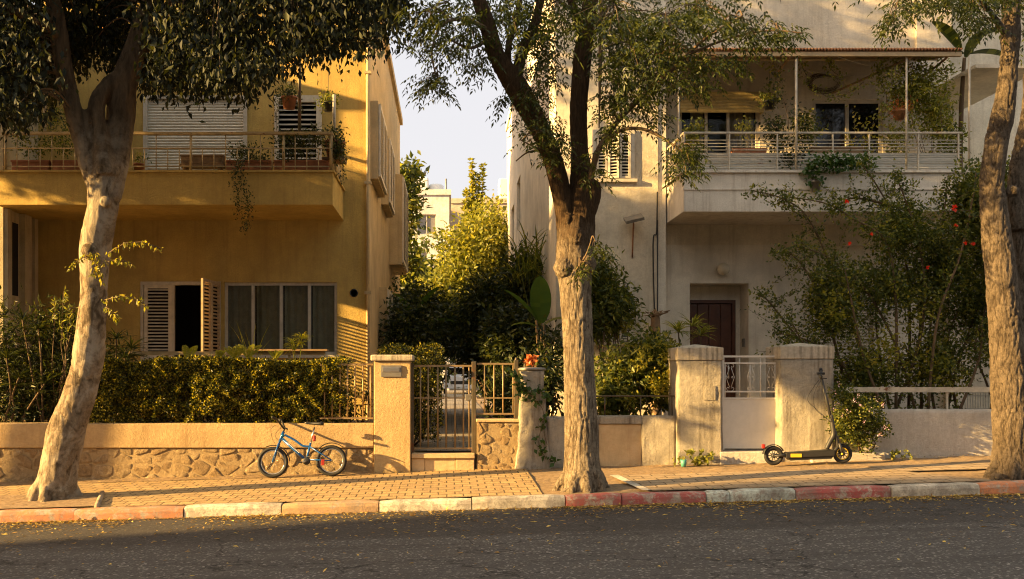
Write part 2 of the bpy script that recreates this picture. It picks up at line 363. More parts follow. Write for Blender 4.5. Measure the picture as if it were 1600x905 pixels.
def rubble():
    m, t, b = new_mat('rubble_stone'); v = coords(t); at = nd(t, 'ShaderNodeAttribute', attribute_name='rnd')
    c = ramp(t, at.outputs['Fac'], [(0, (.34,.23,.12)), (.5, (.43,.31,.17)), (1, (.53,.4,.24))])
    n = noise_n(t, v, 11, 8, .8, .3); c = mix(t, ramp(t, n, [(.4, 0), (.6, .75)]), c, (.2,.135,.07))
    t.links.new(c, b.inputs['Base Color']); b.inputs['Roughness'].default_value = .9; b.inputs['Specular IOR Level'].default_value = .2
    nb = bump(t, n, 1, .07); nb = bump(t, noise_n(t, v, 50, 4, .7), .5, .01, nb); t.links.new(nb, b.inputs['Normal']); return m
M['asphalt'] = asphalt(); M['pavers'] = pavers(); M['soil'] = soil(); M['rubble'] = rubble()
M['k_red'] = kerbpaint('worn_orange_red_paint', (.58,.22,.09), .54); M['k_red2'] = kerbpaint('worn_crimson_paint', (.38,.08,.065), .54)
M['k_white'] = kerbpaint('worn_white_paint', (.68,.6,.46), .52); M['k_bare'] = kerbpaint('bare_kerb', (.5,.3,.14), .6); M['k_grey'] = kerbpaint('worn_pale_green_paint', (.55,.58,.48), .52, (.33,.28,.22))
M['concrete'] = stucco('driveway_concrete', (.47,.37,.25), dirt=(.16,.115,.07), streak=0, grain=22, bmp=1, big=2.6, patch=((.22,.16,.1), 5, .6))
M['ground'] = soil()
M['path'] = pavers('path_pavers', (.3,.27,.23,1), (.22,.2,.17,1)); M['grey_pavers'] = pavers('worn_grey_slabs', (.42,.31,.19,1), (.34,.25,.15,1), .3, .2)

# ------------------------------------------------------------------ foliage
def leaf_mesh(name, P, D, L, Wd, mats, parent, rng, N=None, tri_mi=None, fold=.18, rnd=None):
    """one mesh of many folded leaves; P base, D direction, L length, Wd width (arrays)"""
    n = len(P); D = D / np.maximum(np.linalg.norm(D, axis=1, keepdims=True), 1e-9)
    if N is None: N = rng.normal(size=(n, 3)); N[:, 2] += .6
    S = np.cross(D, N); S /= np.maximum(np.linalg.norm(S, axis=1, keepdims=True), 1e-9); U = np.cross(S, D)
    L = np.broadcast_to(np.asarray(L, float).reshape(-1, 1), (n, 1)); Wd = np.broadcast_to(np.asarray(Wd, float).reshape(-1, 1), (n, 1))
    V = np.empty((n, 4, 3)); off = np.array(origin(parent)) if parent is not None else 0
    V[:, 0] = P; mid = P + D * L * .42 + U * Wd * fold
    V[:, 1] = mid + S * Wd * .5; V[:, 2] = P + D * L - U * L * .06; V[:, 3] = mid - S * Wd * .5
    V = V.reshape(-1, 3) - off
    b = np.arange(n)[:, None] * 4
    T = np.concatenate([b + [0, 1, 2], b + [0, 2, 3]], axis=1).reshape(-1, 3)
    me = bpy.data.meshes.new(name); me.vertices.add(len(V)); me.vertices.foreach_set('co', V.astype(np.float32).ravel())
    me.loops.add(T.size); me.loops.foreach_set('vertex_index', T.astype(np.int32).ravel())
    me.polygons.add(len(T)); me.polygons.foreach_set('loop_start', np.arange(len(T), dtype=np.int32) * 3)
    me.update(calc_edges=True)
    r = rng.random(n) if rnd is None else rnd
    a = me.attributes.new('rnd', 'FLOAT', 'FACE'); a.data.foreach_set('value', np.repeat(r, 2).astype(np.float32))
    for m_ in (mats if isinstance(mats, (list, tuple)) else [mats]): me.materials.append(m_)
    o = bpy.data.objects.new(name, me); C.objects.link(o); o.parent = parent; return o
def limb_points(limbs):
    return np.array([p[:3] for l in limbs for p in catmull([q[:3] for q in l], 5)])
def tie(tw, LP, c, r=.009, sag=.12):
    c = np.array(c, float); d = np.linalg.norm(LP - c, axis=1) + 1.2*np.maximum(0, c[2]-LP[:, 2]); q = LP[d.argmin()]
    if np.linalg.norm(q-c) < .05: return
    m1 = q+(c-q)*.35+np.array([0, 0, sag]); m2 = q+(c-q)*.7+np.array([0, 0, sag*.8])
    pts = catmull([tuple(q), tuple(m1), tuple(m2), tuple(c)], 4); tw.tube(pts, list(np.linspace(r, r*.35, len(pts))), 5)
class Leaves:
    def __init__(s): s.P = []; s.D = []; s.L = []; s.W = []; s.N = []
    def put(s, P, D, L, Wd, N=None):
        P = np.atleast_2d(P); D = np.atleast_2d(D); n = len(P)
        s.P.append(P); s.D.append(D); s.L.append(np.broadcast_to(L, (n,)).astype(float)); s.W.append(np.broadcast_to(Wd, (n,)).astype(float))
        s.N.append(N if N is not None else np.full((n, 3), np.nan))
    def build(s, name, mat, parent, rng, fold=.18):
        P = np.concatenate(s.P); D = np.concatenate(s.D); N = np.concatenate(s.N)
        k = np.isnan(N[:, 0]); N[k] = rng.normal(size=(k.sum(), 3)) + [0, 0, .6]
        return leaf_mesh(name, P, D, np.concatenate(s.L), np.concatenate(s.W), mat, parent, rng, N, fold=fold)
def blob_leaves(lv, rng, c, r, ncl, per, L, Wd, sig=.12, droop=.3, shell=2.2, out=.5, zcut=None):
    c = np.array(c, float); r = np.array(r, float)
    d = rng.normal(size=(ncl, 3)); d /= np.linalg.norm(d, axis=1, keepdims=True)
    u = rng.random((ncl, 1)) ** (1 / shell); cc = c + d * u * r
    P = np.repeat(cc, per, 0) + rng.normal(size=(ncl * per, 3)) * sig
    D = np.repeat(d, per, 0) * out + rng.normal(size=(ncl * per, 3)) * .6 + [0, 0, -droop]
    if zcut is not None: k = P[:, 2] > zcut; P = P[k]; D = D[k]
    n = len(P); sc = rng.uniform(.65, 1.25, n)
    lv.put(P, D, L * sc, Wd * sc); return cc
def pinnate(lv, base, D, L, pairs, ll, lw, rng, droop=.35, terminal=True, spread=.9):
    """compound leaves: base (n,3), D (n,3)"""
    base = np.atleast_2d(base); D = np.atleast_2d(D); D = D / np.linalg.norm(D, axis=1, keepdims=True); n = len(base)
    S = np.cross(D, [0, 0, 1.0]) + rng.normal(size=(n, 3)) * .25; S /= np.linalg.norm(S, axis=1, keepdims=True)
    L = np.broadcast_to(L, (n,))[:, None] * rng.uniform(.75, 1.2, (n, 1))
    Nn = np.cross(S, D)
    for k in range(pairs):
        t = (k + .6) / pairs; p = base + D * L * t + np.array([0, 0, -1.0]) * L * droop * t * t
        d0 = D + np.array([0, 0, -1.0]) * 2 * droop * t * .6
        s = 1 - .35 * abs(t - .5) * 2
        for sg in (-1, 1):
            dd = d0 * .55 + S * sg * spread + [0, 0, -.45] + rng.normal(size=(n, 3)) * .12
            lv.put(p, dd, ll * s, lw * s, Nn + rng.normal(size=(n, 3)) * .3)
    if terminal: lv.put(base + D * L + np.array([0, 0, -1.0]) * L * droop, D + [0, 0, -droop * 1.5], ll, lw, Nn)
def ribbon(mb, p, d, L, wd, rng, bend=.6, seg=5, prof=None, mi=0, fold=.25):
    """an arching strap leaf"""
    p = Vector(p); d = Vector(d).normalized(); s = d.cross(Vector((0, 0, 1)))
    s = s.normalized() if s.length > 1e-3 else Vector((1, 0, 0)); vs = []
    cur = p.copy(); dd = d.copy()
    for i in range(seg + 1):
        t = i / seg; wv = wd * (prof(t) if prof else math.sin(math.pi * min(.999, .12 + .88 * t)) ** .7)
        u = s.cross(dd)
        vs += [cur - s * wv * .5 + u * wv * fold, cur, cur + s * wv * .5 + u * wv * fold]
        cur = cur + dd * (L / seg); dd = (dd + Vector((0, 0, -bend / seg))).normalized()
    fs = []
    for i in range(seg): a = i * 3; fs += [(a, a+1, a+4, a+3), (a+1, a+2, a+5, a+4)]
    mb.add(vs, fs, mi, None, True)
def rosette(mb, p, n, L, wd, rng, up=.5, bend=.8, mi=0):
    for i in range(n):
        th = rng.uniform(0, 6.283); e = rng.uniform(-.2, 1) * up + .15
        ribbon(mb, p, (math.cos(th), math.sin(th), e * 1.6), L * rng.uniform(.7, 1.15), wd, rng, bend)
def add_rnd(o, rng, groups=None):
    me = o.data; a = me.attributes.new('rnd', 'FLOAT', 'FACE'); n = len(me.polygons)
    v = rng.random(n) if groups is None else np.repeat(rng.random(n // groups + 1), groups)[:n]
    a.data.foreach_set('value', v.astype(np.float32)); return o

def tree_trunk(name, limbs, mat, parent, voxel=.022, amp=.012, freq=(9, 9, 1.5), lump=.03, smooth=6, knots=()):
    mb = MB(); b0 = limbs[0][1]; rr = b0[3]; gz0 = gz(b0[0], b0[1])
    for k in range(7):
        a = k*.9+.3+.25*math.sin(k*5); e = 1.08+.12*math.sin(k*3.1)
        smooth_tube(mb, [(b0[0]+rr*.3*math.cos(a), b0[1]+rr*.3*math.sin(a), gz0+.42, .05), (b0[0]+rr*.72*math.cos(a), b0[1]+rr*.72*math.sin(a), gz0+.16, .06), (b0[0]+rr*e*math.cos(a), b0[1]+rr*e*math.sin(a), gz0-.01, .045), (b0[0]+rr*(e+.12)*math.cos(a), b0[1]+rr*(e+.12)*math.sin(a), gz0-.07, .03)], 4, 8)
    for l in limbs: smooth_tube(mb, [(p[0], p[1], p[2], max(p[3]*.72, p[3]-.026)) for p in l], 6, 14)
    for (x, y, z, r) in knots:
        mb.lathe([(.01, -r), (r*.75, -r*.7), (r, 0), (r*.75, r*.7), (.01, r)], (x, y, z), 12)
    o = mb.build(name, mat, parent)
    md = o.modifiers.new('r', 'REMESH'); md.mode = 'VOXEL'; md.voxel_size = voxel
    sm = o.modifiers.new('s', 'SMOOTH'); sm.iterations = smooth; sm.factor = .5
    dg = bpy.context.evaluated_depsgraph_get(); me = bpy.data.meshes.new_from_object(o.evaluated_get(dg))
    o.modifiers.clear(); old = o.data; o.data = me; bpy.data.meshes.remove(old)
    me.name = name
    if not me.materials: me.materials.append(mat)
    co = np.empty(len(me.vertices) * 3, np.float32); me.vertices.foreach_get('co', co); co = co.reshape(-1, 3)
    no = np.empty(len(me.vertices) * 3, np.float32); me.vertices.foreach_get('normal', no); no = no.reshape(-1, 3)
    out = np.empty(len(co), np.float32); hh = np.empty(len(co), np.float32)
    for i, (p, q) in enumerate(zip(co, no)):
        w1 = mnoise.noise((p[0]*3, p[1]*3, p[2]*4)) * .9
        a1 = abs(mnoise.noise((p[0]*freq[0]+w1, p[1]*freq[1], p[2]*freq[2]+w1))); a2 = abs(mnoise.noise((p[0]*freq[0]*2.1, p[1]*freq[1]*2.1+w1, p[2]*freq[2]*2.3)))
        a = min(1, a1*3.0) * .75 + min(1, a2*3)*.35 - .6; hh[i] = min(1, a1*3.0)*.7 + min(1, a2*3)*.3
        b = mnoise.noise((p[0]*2.3+7, p[1]*2.3, p[2]*1.6)); c = mnoise.noise((p[0]*5, p[1]*5+3, p[2]*3))
        out[i] = a * amp + b * lump + c * lump * .5
    me.attributes.new('height', 'FLOAT', 'POINT').data.foreach_set('value', hh)
    co += no * out[:, None]; me.vertices.foreach_set('co', co.ravel())
    me.polygons.foreach_set('use_smooth', np.ones(len(me.polygons), bool)); me.update(); return o

# ================================================================== GROUND
def sheet(name, xs, ys, mat, zf, kind=True):
    mb = MB(); nx, ny = len(xs), len(ys)
    vs = [(x, y, zf(x, y)) for y in ys for x in xs]
    mb.add(vs, [(j*nx+i, j*nx+i+1, (j+1)*nx+i+1, (j+1)*nx+i) for j in range(ny-1) for i in range(nx-1)])
    o = mb.build(name, mat)
    if kind: structure(o)
    return o
xs = list(np.linspace(-60, 60, 121)); xl = [-900, -200] + xs + [200, 900]
def low(x, y):
    if y < 14: return gz(x, y) - .06
    return .3
sheet('ground', xl, [-900, -60, 0, 6, 11, 11.19, 11.6, 13.99, 14.0, 14.3, 30, 60, 200, 900], M['ground'], low)
roadz = lambda x, y: -.025 + .0287 * cl(x, -60, 60) + .012 * (YK - y) / 10
sheet('road', xs, list(np.linspace(-4, YK + .05, 24)), M['asphalt'], roadz)
sheet('far_pavement', xs, [-6.2, -4.0], M['pavers'], lambda x, y: gz(x, -4) + .1)
XP = 1.12       # where the pavers end, left of the middle tree
wav = lambda x, y: gz(x, y) + .006 * mnoise.noise((x * 1.1, y * 1.1, 0))
sheet('pavement', [x for x in np.linspace(-40, XP, 150)], list(np.linspace(YK + .14, 14.0, 12)), M['pavers'], wav)
sheet('tree_pit_strip', list(np.linspace(XP, 14, 60)), list(np.linspace(YK + .14, 14.0, 14)), M['soil'],
      lambda x, y: gz(x, y) - .012 + .02 * mnoise.noise((x*2.5, y*2.5, 4)))
# concrete crossing right of the middle tree, with slanting ends
def slanted(name, mat, quad, z=0, n=14):
    mb = MB(); a, b, c, d = [Vector((*p, 0)) for p in quad]; k = []
    for j in range(5):
        for i in range(n + 1):
            p = a.lerp(b, i/n).lerp(d.lerp(c, i/n), j/4); k.append((p.x, p.y, gz(p.x, p.y) + z))
    mb.add(k, [(j*(n+1)+i, j*(n+1)+i+1, (j+1)*(n+1)+i+1, (j+1)*(n+1)+i) for j in range(4) for i in range(n)])
    return structure(mb.build(name, mat))
slanted('driveway', M['grey_pavers'], [(2.42, YK+.14), (6.5, YK+.14), (5.65, 12.75), (2.28, 12.75)], .012)
slanted('driveway_edging', M['k_white'], [(2.30, YK+.14), (2.40, YK+.14), (2.26, 12.75), (2.14, 12.75)], .02)
slanted('pavement_apron', M['grey_pavers'], [(5.7, 12.35), (14, 12.35), (14, 12.95), (5.65, 12.95)], .014)
slanted('tree_pit', M['soil'], [(-5.9, YK+.15), (-4.15, YK+.15), (-4.5, 12.5), (-6.1, 12.5)], .016)
mb = MB()
for a, b in (((-4.15, YK+.15), (-4.5, 12.5)),):
    mb.tube([(a[0], a[1], gz(*a)+.01), (b[0], b[1], gz(*b)+.01)], .035, 6)
structure(mb.build('tree_pit_edging', M['concrete']))

sheet('dirt_strip', list(np.linspace(-12, -1.1, 60)), [13.62, 13.7, 13.8, 13.905], M['soil'], lambda x, y: gz(x, y) + .004 + .03*(y-13.62) + .012*mnoise.noise((x*2.2, y*4, 1)))
# kerb, stone by stone
kerb = thing('kerb', None, None, (0, YK, 0)); kerb['kind'] = 'structure'
def kerb_stone(x0, x1, mat, r):
    mb = MB(); n = 6; bz = .035; prof = [(0, -.2), (0, .10), (.012, .135), (bz+.01, .15), (.14, .152), (.14, -.2)]
    vs = []; j1, j2, j3 = r.uniform(-.008, .008), r.uniform(-.006, .006), r.uniform(-.01, .01)
    for i in range(n + 1):
        x = x0 + .006 + (x1 - x0 - .012) * i / n; e = .012 if i in (0, n) else 0
        g = -.025 + .0287 * x
        for (yy, zz) in prof:
            k = mnoise.noise((x*3, yy*20, zz*9)) * .008
            vs.append((x, YK + j1 + j3*(i/n-.5) + yy + k + (e if yy < .05 else 0), g + zz - .018 + j2 + k - (e if zz > .05 else 0)))
    m = len(prof)
    fs = [(i*m+j, i*m+(j+1) % m, (i+1)*m+(j+1) % m, (i+1)*m+j) for i in range(n) for j in range(m)]
    fs += [tuple(range(m)), tuple(range(n*m+m-1, n*m-1, -1))]
    mb.add(vs, fs); return mb.build('kerb_stone', mat, kerb)
rr = random.Random(5)
kb = [(-160, 'k_red'), (-20, 'k_red'), (116, 'k_red'), (287, 'k_white'), (440, 'k_bare'), (592, 'k_white'), (737, 'k_white'), (883, 'k_red2'), (971, 'k_red2'),
      (1103, 'k_grey'), (1140, 'k_grey'), (1243, 'k_red2'), (1392, 'k_white'), (1530, 'k_red'), (1690, 'k_red')]
for (a, m_), (b, _) in zip(kb, kb[1:] + [(1830, '')]): kerb_stone(XX(a, YK+.03), XX(b, YK+.03), M[m_], rr)
x = XX(-160, YK+.03)
while x > -30: kerb_stone(x-1.1, x, M[rr.choice(['k_red', 'k_white'])], rr); x -= 1.1
x = XX(1830, YK+.03)
while x < 30: kerb_stone(x, x+1.1, M[rr.choice(['k_red', 'k_white'])], rr); x += 1.1

# path between the houses, and garden soil
sheet('garden_ground', [-14, -.46], [14.16, 20, 30, 50, 58], M['soil'], lambda x, y: .42)
sheet('path', list(np.linspace(-.46, 1.05, 6)), list(np.linspace(14.0, 58, 20)), M['path'], lambda x, y: .436)
sheet('yard_ground', [1.05, 14], [14.16, 20, 30, 50, 58], M['soil'], lambda x, y: .42)

# ================================================================== WALL HELPERS
def wall_open(mb, axis, pos, a0, a1, z0, z1, holes, depth, inward, mi=0, mi_rev=None):
    """wall plane with rectangular openings and their reveals. axis 'y': plane y=pos spanning x; axis 'x': plane x=pos spanning y"""
    if mi_rev is None: mi_rev = mi
    A = sorted({a0, a1, *[h[0] for h in holes], *[h[1] for h in holes]}); Z = sorted({z0, z1, *[h[2] for h in holes], *[h[3] for h in holes]})
    pt = (lambda a, z, d=0: (a, pos + d*inward, z)) if axis == 'y' else (lambda a, z, d=0: (pos + d*inward, a, z))
    for i in range(len(A)-1):
        for j in range(len(Z)-1):
            ca, cz = (A[i]+A[i+1])/2, (Z[j]+Z[j+1])/2
            if A[i] < a0 - 1e-6 or A[i+1] > a1 + 1e-6: continue
            if any(h[0] < ca < h[1] and h[2] < cz < h[3] for h in holes): continue
            mb.add([pt(A[i], Z[j]), pt(A[i+1], Z[j]), pt(A[i+1], Z[j+1]), pt(A[i], Z[j+1])], [(0,1,2,3)], mi)
    for h in holes:
        d = h[4] if len(h) > 4 else depth
        q = [(h[0], h[2]), (h[1], h[2]), (h[1], h[3]), (h[0], h[3])]
        for k in range(4):
            (u, v), (s, t) = q[k], q[(k+1) % 4]
            mb.add([pt(u, v), pt(s, t), pt(s, t, d), pt(u, v, d)], [(0,1,2,3)], mi_rev)
def slats(mb, u0, u1, z0, z1, n, M_=None, depth=.035, th=.008, tilt=40, mi=0):
    """louvre blades across x from u0 to u1 at local y=0"""
    for i in range(n):
        z = z0 + (i+.5) * (z1-z0)/n; a = R(tilt); dy, dz = depth/2*math.cos(a), depth/2*math.sin(a)
        vs = [(u0, -dy, z-dz), (u1, -dy, z-dz), (u1, dy, z+dz), (u0, dy, z+dz)]
        vs2 = [(p[0], p[1], p[2]+th) for p in vs]
        mb.add(vs + vs2, [(0,3,2,1),(4,5,6,7),(0,1,5,4),(1,2,6,5),(2,3,7,6),(3,0,4,7)], mi, M_)
def louvre_leaf(parent, x0, x1, z0, z1, mat, M_=None, n=None, name='shutter', cols=1, fr=.06, slat_mat=None):
    """a shutter leaf in local x,z; M_ places it"""
    mb = MB(); t = .02
    ww = (x1 - x0) / cols
    for c in range(cols):
        a, b = x0 + c*ww, x0 + (c+1)*ww
        mb.box(a, a+fr, -t, t, z0, z1, 0, M_); mb.box(b-fr, b, -t, t, z0, z1, 0, M_)
        mb.box(a+fr, b-fr, -t, t, z0, z0+fr, 0, M_); mb.box(a+fr, b-fr, -t, t, z1-fr, z1, 0, M_)
        slats(mb, a+fr, b-fr, z0+fr, z1-fr, n or int((z1-z0-2*fr)/.055), M_)
    return mb.build(name, slat_mat or mat, parent)
def sash(parent, x0, x1, z0, z1, y, mat, gmat, cols, fr=.05, name='window', room=True, depth=.9, bars=None):
    """a window frame with mullions, its panes as sub-parts, a dark room behind"""
    mb = MB(); xs_ = np.linspace(x0, x1, cols+1) if bars is None else [x0]+bars+[x1]
    mb.box(x0, x1, y-.03, y+.03, z1-fr, z1); mb.box(x0, x1, y-.03, y+.03, z0, z0+fr)
    for i, xx in enumerate(xs_):
        a = xx if i == 0 else (xx-fr if i == len(xs_)-1 else xx-fr/2)
        mb.box(a, a+fr, y-.032, y+.032, z0+fr, z1-fr)
    f = mb.build(name, mat, parent)
    for i in range(len(xs_)-1):
        g = MB(); g.box(xs_[i]+fr*.6, xs_[i+1]-fr*.6, y-.004, y+.004, z0+fr*.8, z1-fr*.8); g.build('pane', gmat, f)
    return f
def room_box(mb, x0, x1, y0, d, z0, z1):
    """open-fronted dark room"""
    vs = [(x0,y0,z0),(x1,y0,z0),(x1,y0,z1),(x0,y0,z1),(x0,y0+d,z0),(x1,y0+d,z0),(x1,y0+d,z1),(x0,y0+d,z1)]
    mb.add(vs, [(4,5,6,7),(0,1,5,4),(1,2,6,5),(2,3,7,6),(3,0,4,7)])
def curtain(parent, x0, x1, z0, z1, y, mat, amp=.025, per=.11, name='curtain'):
    mb = MB(); n = max(8, int((x1-x0)/.018)); vs = []
    for i in range(n+1):
        x = x0+(x1-x0)*i/n; yy = y + amp*math.sin(x*6.28/per) + amp*.5*math.sin(x*17)
        vs += [(x, yy, z0), (x, yy+.01, z1)]
    mb.add(vs, [(2*i, 2*i+2, 2*i+3, 2*i+1) for i in range(n)], 0, None, True); return mb.build(name, mat, parent)

# ================================================================== LEFT HOUSE
YF, YB = 17.5, 15.8
LX1 = -1.435; LX0 = -7.47; LYB = 28.7; ZR = 8.97
LH = thing('apartment_house', 'amber stucco apartment house with a planted balcony and shuttered windows behind the hedge', 'house', (-4.5, 17.5, .42))
hA = (-5.6, -4.14, 1.6, 3.23); hB = (-4.08, -2.02, 1.9, 3.22)
hR = (-5.55, -3.66, 4.75, 6.62); hL = (-3.16, -2.3, 4.9, 6.62)
mb = MB()
wall_open(mb, 'y', YF, LX0, LX1, .3, ZR, [hA, hB, hR, hL], .16, 1, 0)
hs = [(20.0, 22.4, 2.1, 3.35), ]
wall_open(mb, 'x', LX1, YF, LYB, .3, ZR, hs, .14, -1, 1)
mb.add([(-4.2, LYB, .3), (LX1, LYB, .3), (LX1, LYB, ZR), (-4.2, LYB, ZR)], [(0,1,2,3)], 1)
mb.add([(-4.2, LYB, .3), (-4.2, 22, .3), (-4.2, 22, ZR), (-4.2, LYB, ZR)], [(0,1,2,3)], 1); mb.add([(LX0, 22, .3), (-4.2, 22, .3), (-4.2, 22, ZR), (LX0, 22, ZR)], [(0,1,2,3)], 1)
# wing that comes forward at the far left
mb.box(-14, LX0, 16.12, 22, .3, 8.0, 2)
mb.build('wall', [M['amber'], M['amber_side'], M['wing']], LH)
mb = MB(); mb.box(LX0, LX1+.08, YF-.12, 22.1, ZR+.002, ZR+.18); mb.box(-4.25, LX1+.08, 22.1, LYB+.1, ZR+.002, ZR+.18); mb.box(-14.1, LX0+.05, 16.0, YF-.12, 8.002, 8.15); mb.build('roof', M['amber_side'], LH)
mb = MB(); mb.box(-4, -2.0, 22.3, 27.5, ZR+.18, ZR+2.6); mb.build('roof_house', M['amber_side'], LH)
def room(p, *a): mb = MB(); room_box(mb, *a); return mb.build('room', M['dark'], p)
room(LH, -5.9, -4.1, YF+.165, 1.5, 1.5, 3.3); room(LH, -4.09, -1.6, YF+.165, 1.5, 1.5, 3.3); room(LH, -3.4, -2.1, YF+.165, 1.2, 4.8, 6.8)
# wing side: pilasters and a narrow opening, facing the balcony
mb = MB()
mb.box(LX0, LX0+.07, 16.14, 16.3, .4, 4.336); mb.box(LX0, LX0+.1, 16.72, 17.0, .4, 4.336); mb.box(LX0, LX0+.07, 17.2, 17.32, .4, 4.336)
mb.build('pilaster', M['wing'], LH)
mb = MB(); mb.box(LX0-.02, LX0+.012, 16.42, 16.66, 2.9, 4.15); mb.build('slot_window', M['dark'], LH)
# recessed corner trim and downpipe
mb = MB(); mb.tube([(LX1-.02, YF-.05, .45), (LX1-.02, YF-.05, ZR)], .035, 8)
for z in (1.2, 3.0, 5.0, 7.0): mb.box(LX1-.08, LX1+.04, YF-.09, YF-.002, z, z+.05)
mb.build('downpipe', M['amber_side'], LH)
# ground window with louvred leaves
wd = MB(); x0, x1, z0, z1 = hA
for a, b, c, d in ((x0, x0+.05, z0, z1), (x1-.05, x1, z0, z1), (x0+.05, x1-.05, z1-.06, z1), (x0+.05, x1-.05, 1.78, 1.84)):
    wd.box(a, b, YF-.02, YF+.1, c, d)
wf = wd.build('shutter_window', M['alu'], LH)
louvre_leaf(wf, 0, .5, 0, 1.33, M['shutter_white'], Matrix.Translation((x0+.06, YF+.02, 1.84)), 20)
mm = MB(); mm.box(x0+.56, x0+.61, YF, YF+.06, 1.84, z1-.06); mm.build('mullion', M['alu'], wf)
louvre_leaf(wf, .02, .86, 0, .95/.95*.0+.0 or 1.38, M['shutter_brown'], Matrix.Translation((x1-.01, YF-.04, 1.83)) @ Matrix.Rotation(R(-97), 4, 'Z'), 20, cols=2, fr=.055)
s4 = sash(LH, hB[0], hB[1], hB[2], hB[3], YF+.08, M['alu'], M['glass'], 4, .055, 'sliding_window')
for k in range(4):
    a = hB[0] + k*(hB[1]-hB[0])/4
    curtain(s4, a+.05, a+.49, hB[2]+.03, hB[3]-.05, YF+.15, M['curtain'], .018, .13)
mb = MB(); mb.box(hB[0]-.05, hB[1]+.06, YF-.07, YF-.003, hB[2]-.06, hB[2]-.005); mb.build('window_sill', M['alu'], LH)
mb = MB(); mb.lathe([(.075, 0), (.075, -.02), (.06, -.03), (.055, .02)], (XX(553, YF), YF, ZZ(458, YF)), 16, axis='y'); mb.build('vent_hole', M['black'], LH)
# upstairs roller shutter, curtainless, with frame and slats
mb = MB(); a, b, z0, z1 = hR
mb.box(a, a+.07, YF-.03, YF+.06, 4.8, z1); mb.box(b-.07, b, YF-.03, YF+.06, 4.8, z1); mb.box(a+.07, b-.07, YF-.03, YF+.06, z1-.06, z1)
rf = mb.build('roller_shutter', M['alu'], LH)
mb = MB(); n = 34; vs = []
for i in range(n*4+1):
    z = 4.82 + (z1-.06-4.82)*i/(n*4); yy = YF+.045 - .024*abs(math.sin(math.pi*i/4))
    vs += [(a+.07, yy, z), (b-.07, yy, z)]
mb.add(vs, [(2*i, 2*i+1, 2*i+3, 2*i+2) for i in range(n*4)])
mb.build('slat_curtain', M['roller'], rf)
mb = MB(); a, b, z0, z1 = hL
mb.box(a, a+.07, YF-.03, YF+.06, 5.0, z1); mb.box(b-.1, b, YF-.03, YF+.06, 5.0, z1); mb.box(a+.07, b-.1, YF-.03, YF+.06, z1-.12, z1)
lf = mb.build('louvre_window', M['shutter_white'], LH)
mb = MB(); slats(mb, a+.07, b-.1, 5.0, z1-.12, 17, Matrix.Translation((0, YF+.03, 0)), .07, .008, 35); mb.build('louvre_slats', M['alu'], lf)
# balcony
bx1 = -1.9
bal = MB(); bal.box(LX0+.003, bx1, YB, YB+.13, 4.34, 4.87); bal.box(bx1-.13, bx1-.002, YB+.13, YF-.002, 4.342, 4.868); bal.box(LX0+.003, bx1-.13, YB+.13, YF-.002, 4.345, 4.6)
bo = bal.build('balcony', M['amber'], LH)
mb = MB(); mb.box(LX0+.003, bx1+.03, YB-.03, YB+.16, 4.873, 4.905); mb.box(bx1-.15, bx1+.03, YB+.162, YF-.003, 4.873, 4.905); mb.build('balcony_coping', M['amber'], bo)
rl = MB(); zt = 5.55
rl.box(LX0+.1, bx1, YB+.03, YB+.09, zt-.045, zt); rl.box(bx1-.055, bx1-.005, YB+.09, YF-.01, zt-.045, zt)
for z in (5.28, 4.98):
    rl.tube([(LX0+.1, YB+.06, z), (bx1-.03, YB+.06, z)], .011, 6); rl.tube([(bx1-.03, YB+.06, z), (bx1-.03, YF, z)], .011, 6)
k = 0; x = LX0+.16
while x < bx1:
    big = k % 8 == 0
    rl.tube([(x, YB+.06, 4.9), (x, YB+.06, zt-.04 if big else (5.52 if k % 3 == 1 else 5.28))], .022 if big else .009, 6); x += .115*2/1.2 if not big else .19; k += 1
for y in np.arange(YB+.3, YF, .2): rl.tube([(bx1-.03, y, 4.9), (bx1-.03, y, 5.28)], .009, 6)
rl.tube([(bx1-.03, YB+.06, 4.9), (bx1-.03, YB+.06, zt-.03)], .022, 6)
rl.build('balcony_rail', M['rail_amber'], bo)
mb = MB(); mb.tube([W(468, 207, YB+.1), W(468, 20, YB+.1)], .028, 8); mb.build('awning_post', M['rail_dark'], LH)
for a_, b_ in ((W(522, 207, YB+.7), W(522, 148, YB+.7)), (W(70, 205, YB+.1), W(70, 20, YB+.1))): MB().tube([a_, b_], .028, 8).build('awning_post', M['rail_white'], LH)
# box windows on the flank
def flank_box(y0, y1, z0, z1, xo, mat=M['amber_side']):
    mb = MB(); mb.box(LX1+.002, xo, y0, y1, z0, z1); o = mb.build('window_box', mat, LH)
    louvre_leaf(o, .03, (y1-y0)-.03, .05, (z1-z0)-.05, M['shutter_white'], Matrix.Translation((xo+.025, y0, z0)) @ Matrix.Rotation(R(90), 4, 'Z'), 24, cols=2, fr=.07)
flank_box(17.75, 19.7, 5.16, 6.6, -1.29); flank_box(20.6, 22.4, 5.18, 6.65, -1.28); flank_box(23.4, 26, 4.2, 6.4, -1.12)
flank_box(20.0, 22.3, 2.0, 3.35, -1.27); flank_box(24.5, 26.0, 2.0, 3.0, -1.2)
# terrace handrail in front of the windows
hr = thing('terrace_handrail', 'low brown handrail on posts between the hedge and the windows', 'handrail', (-4, 15.6, .42))
mb = MB(); mb.box(-5.9, -2.0, 15.55, 15.65, 1.86, 1.92)
for x in (-5.6, -4.6, -3.6, -2.6): mb.box(x, x+.05, 15.58, 15.62, .42, 1.86)
mb.build('rail', M['rail_amber'], hr)
mb = MB(); mb.box(-3.35, -1.95, 15.45, 15.75, 1.925, 1.955); mb.build('shelf_board', M['wood'], hr)

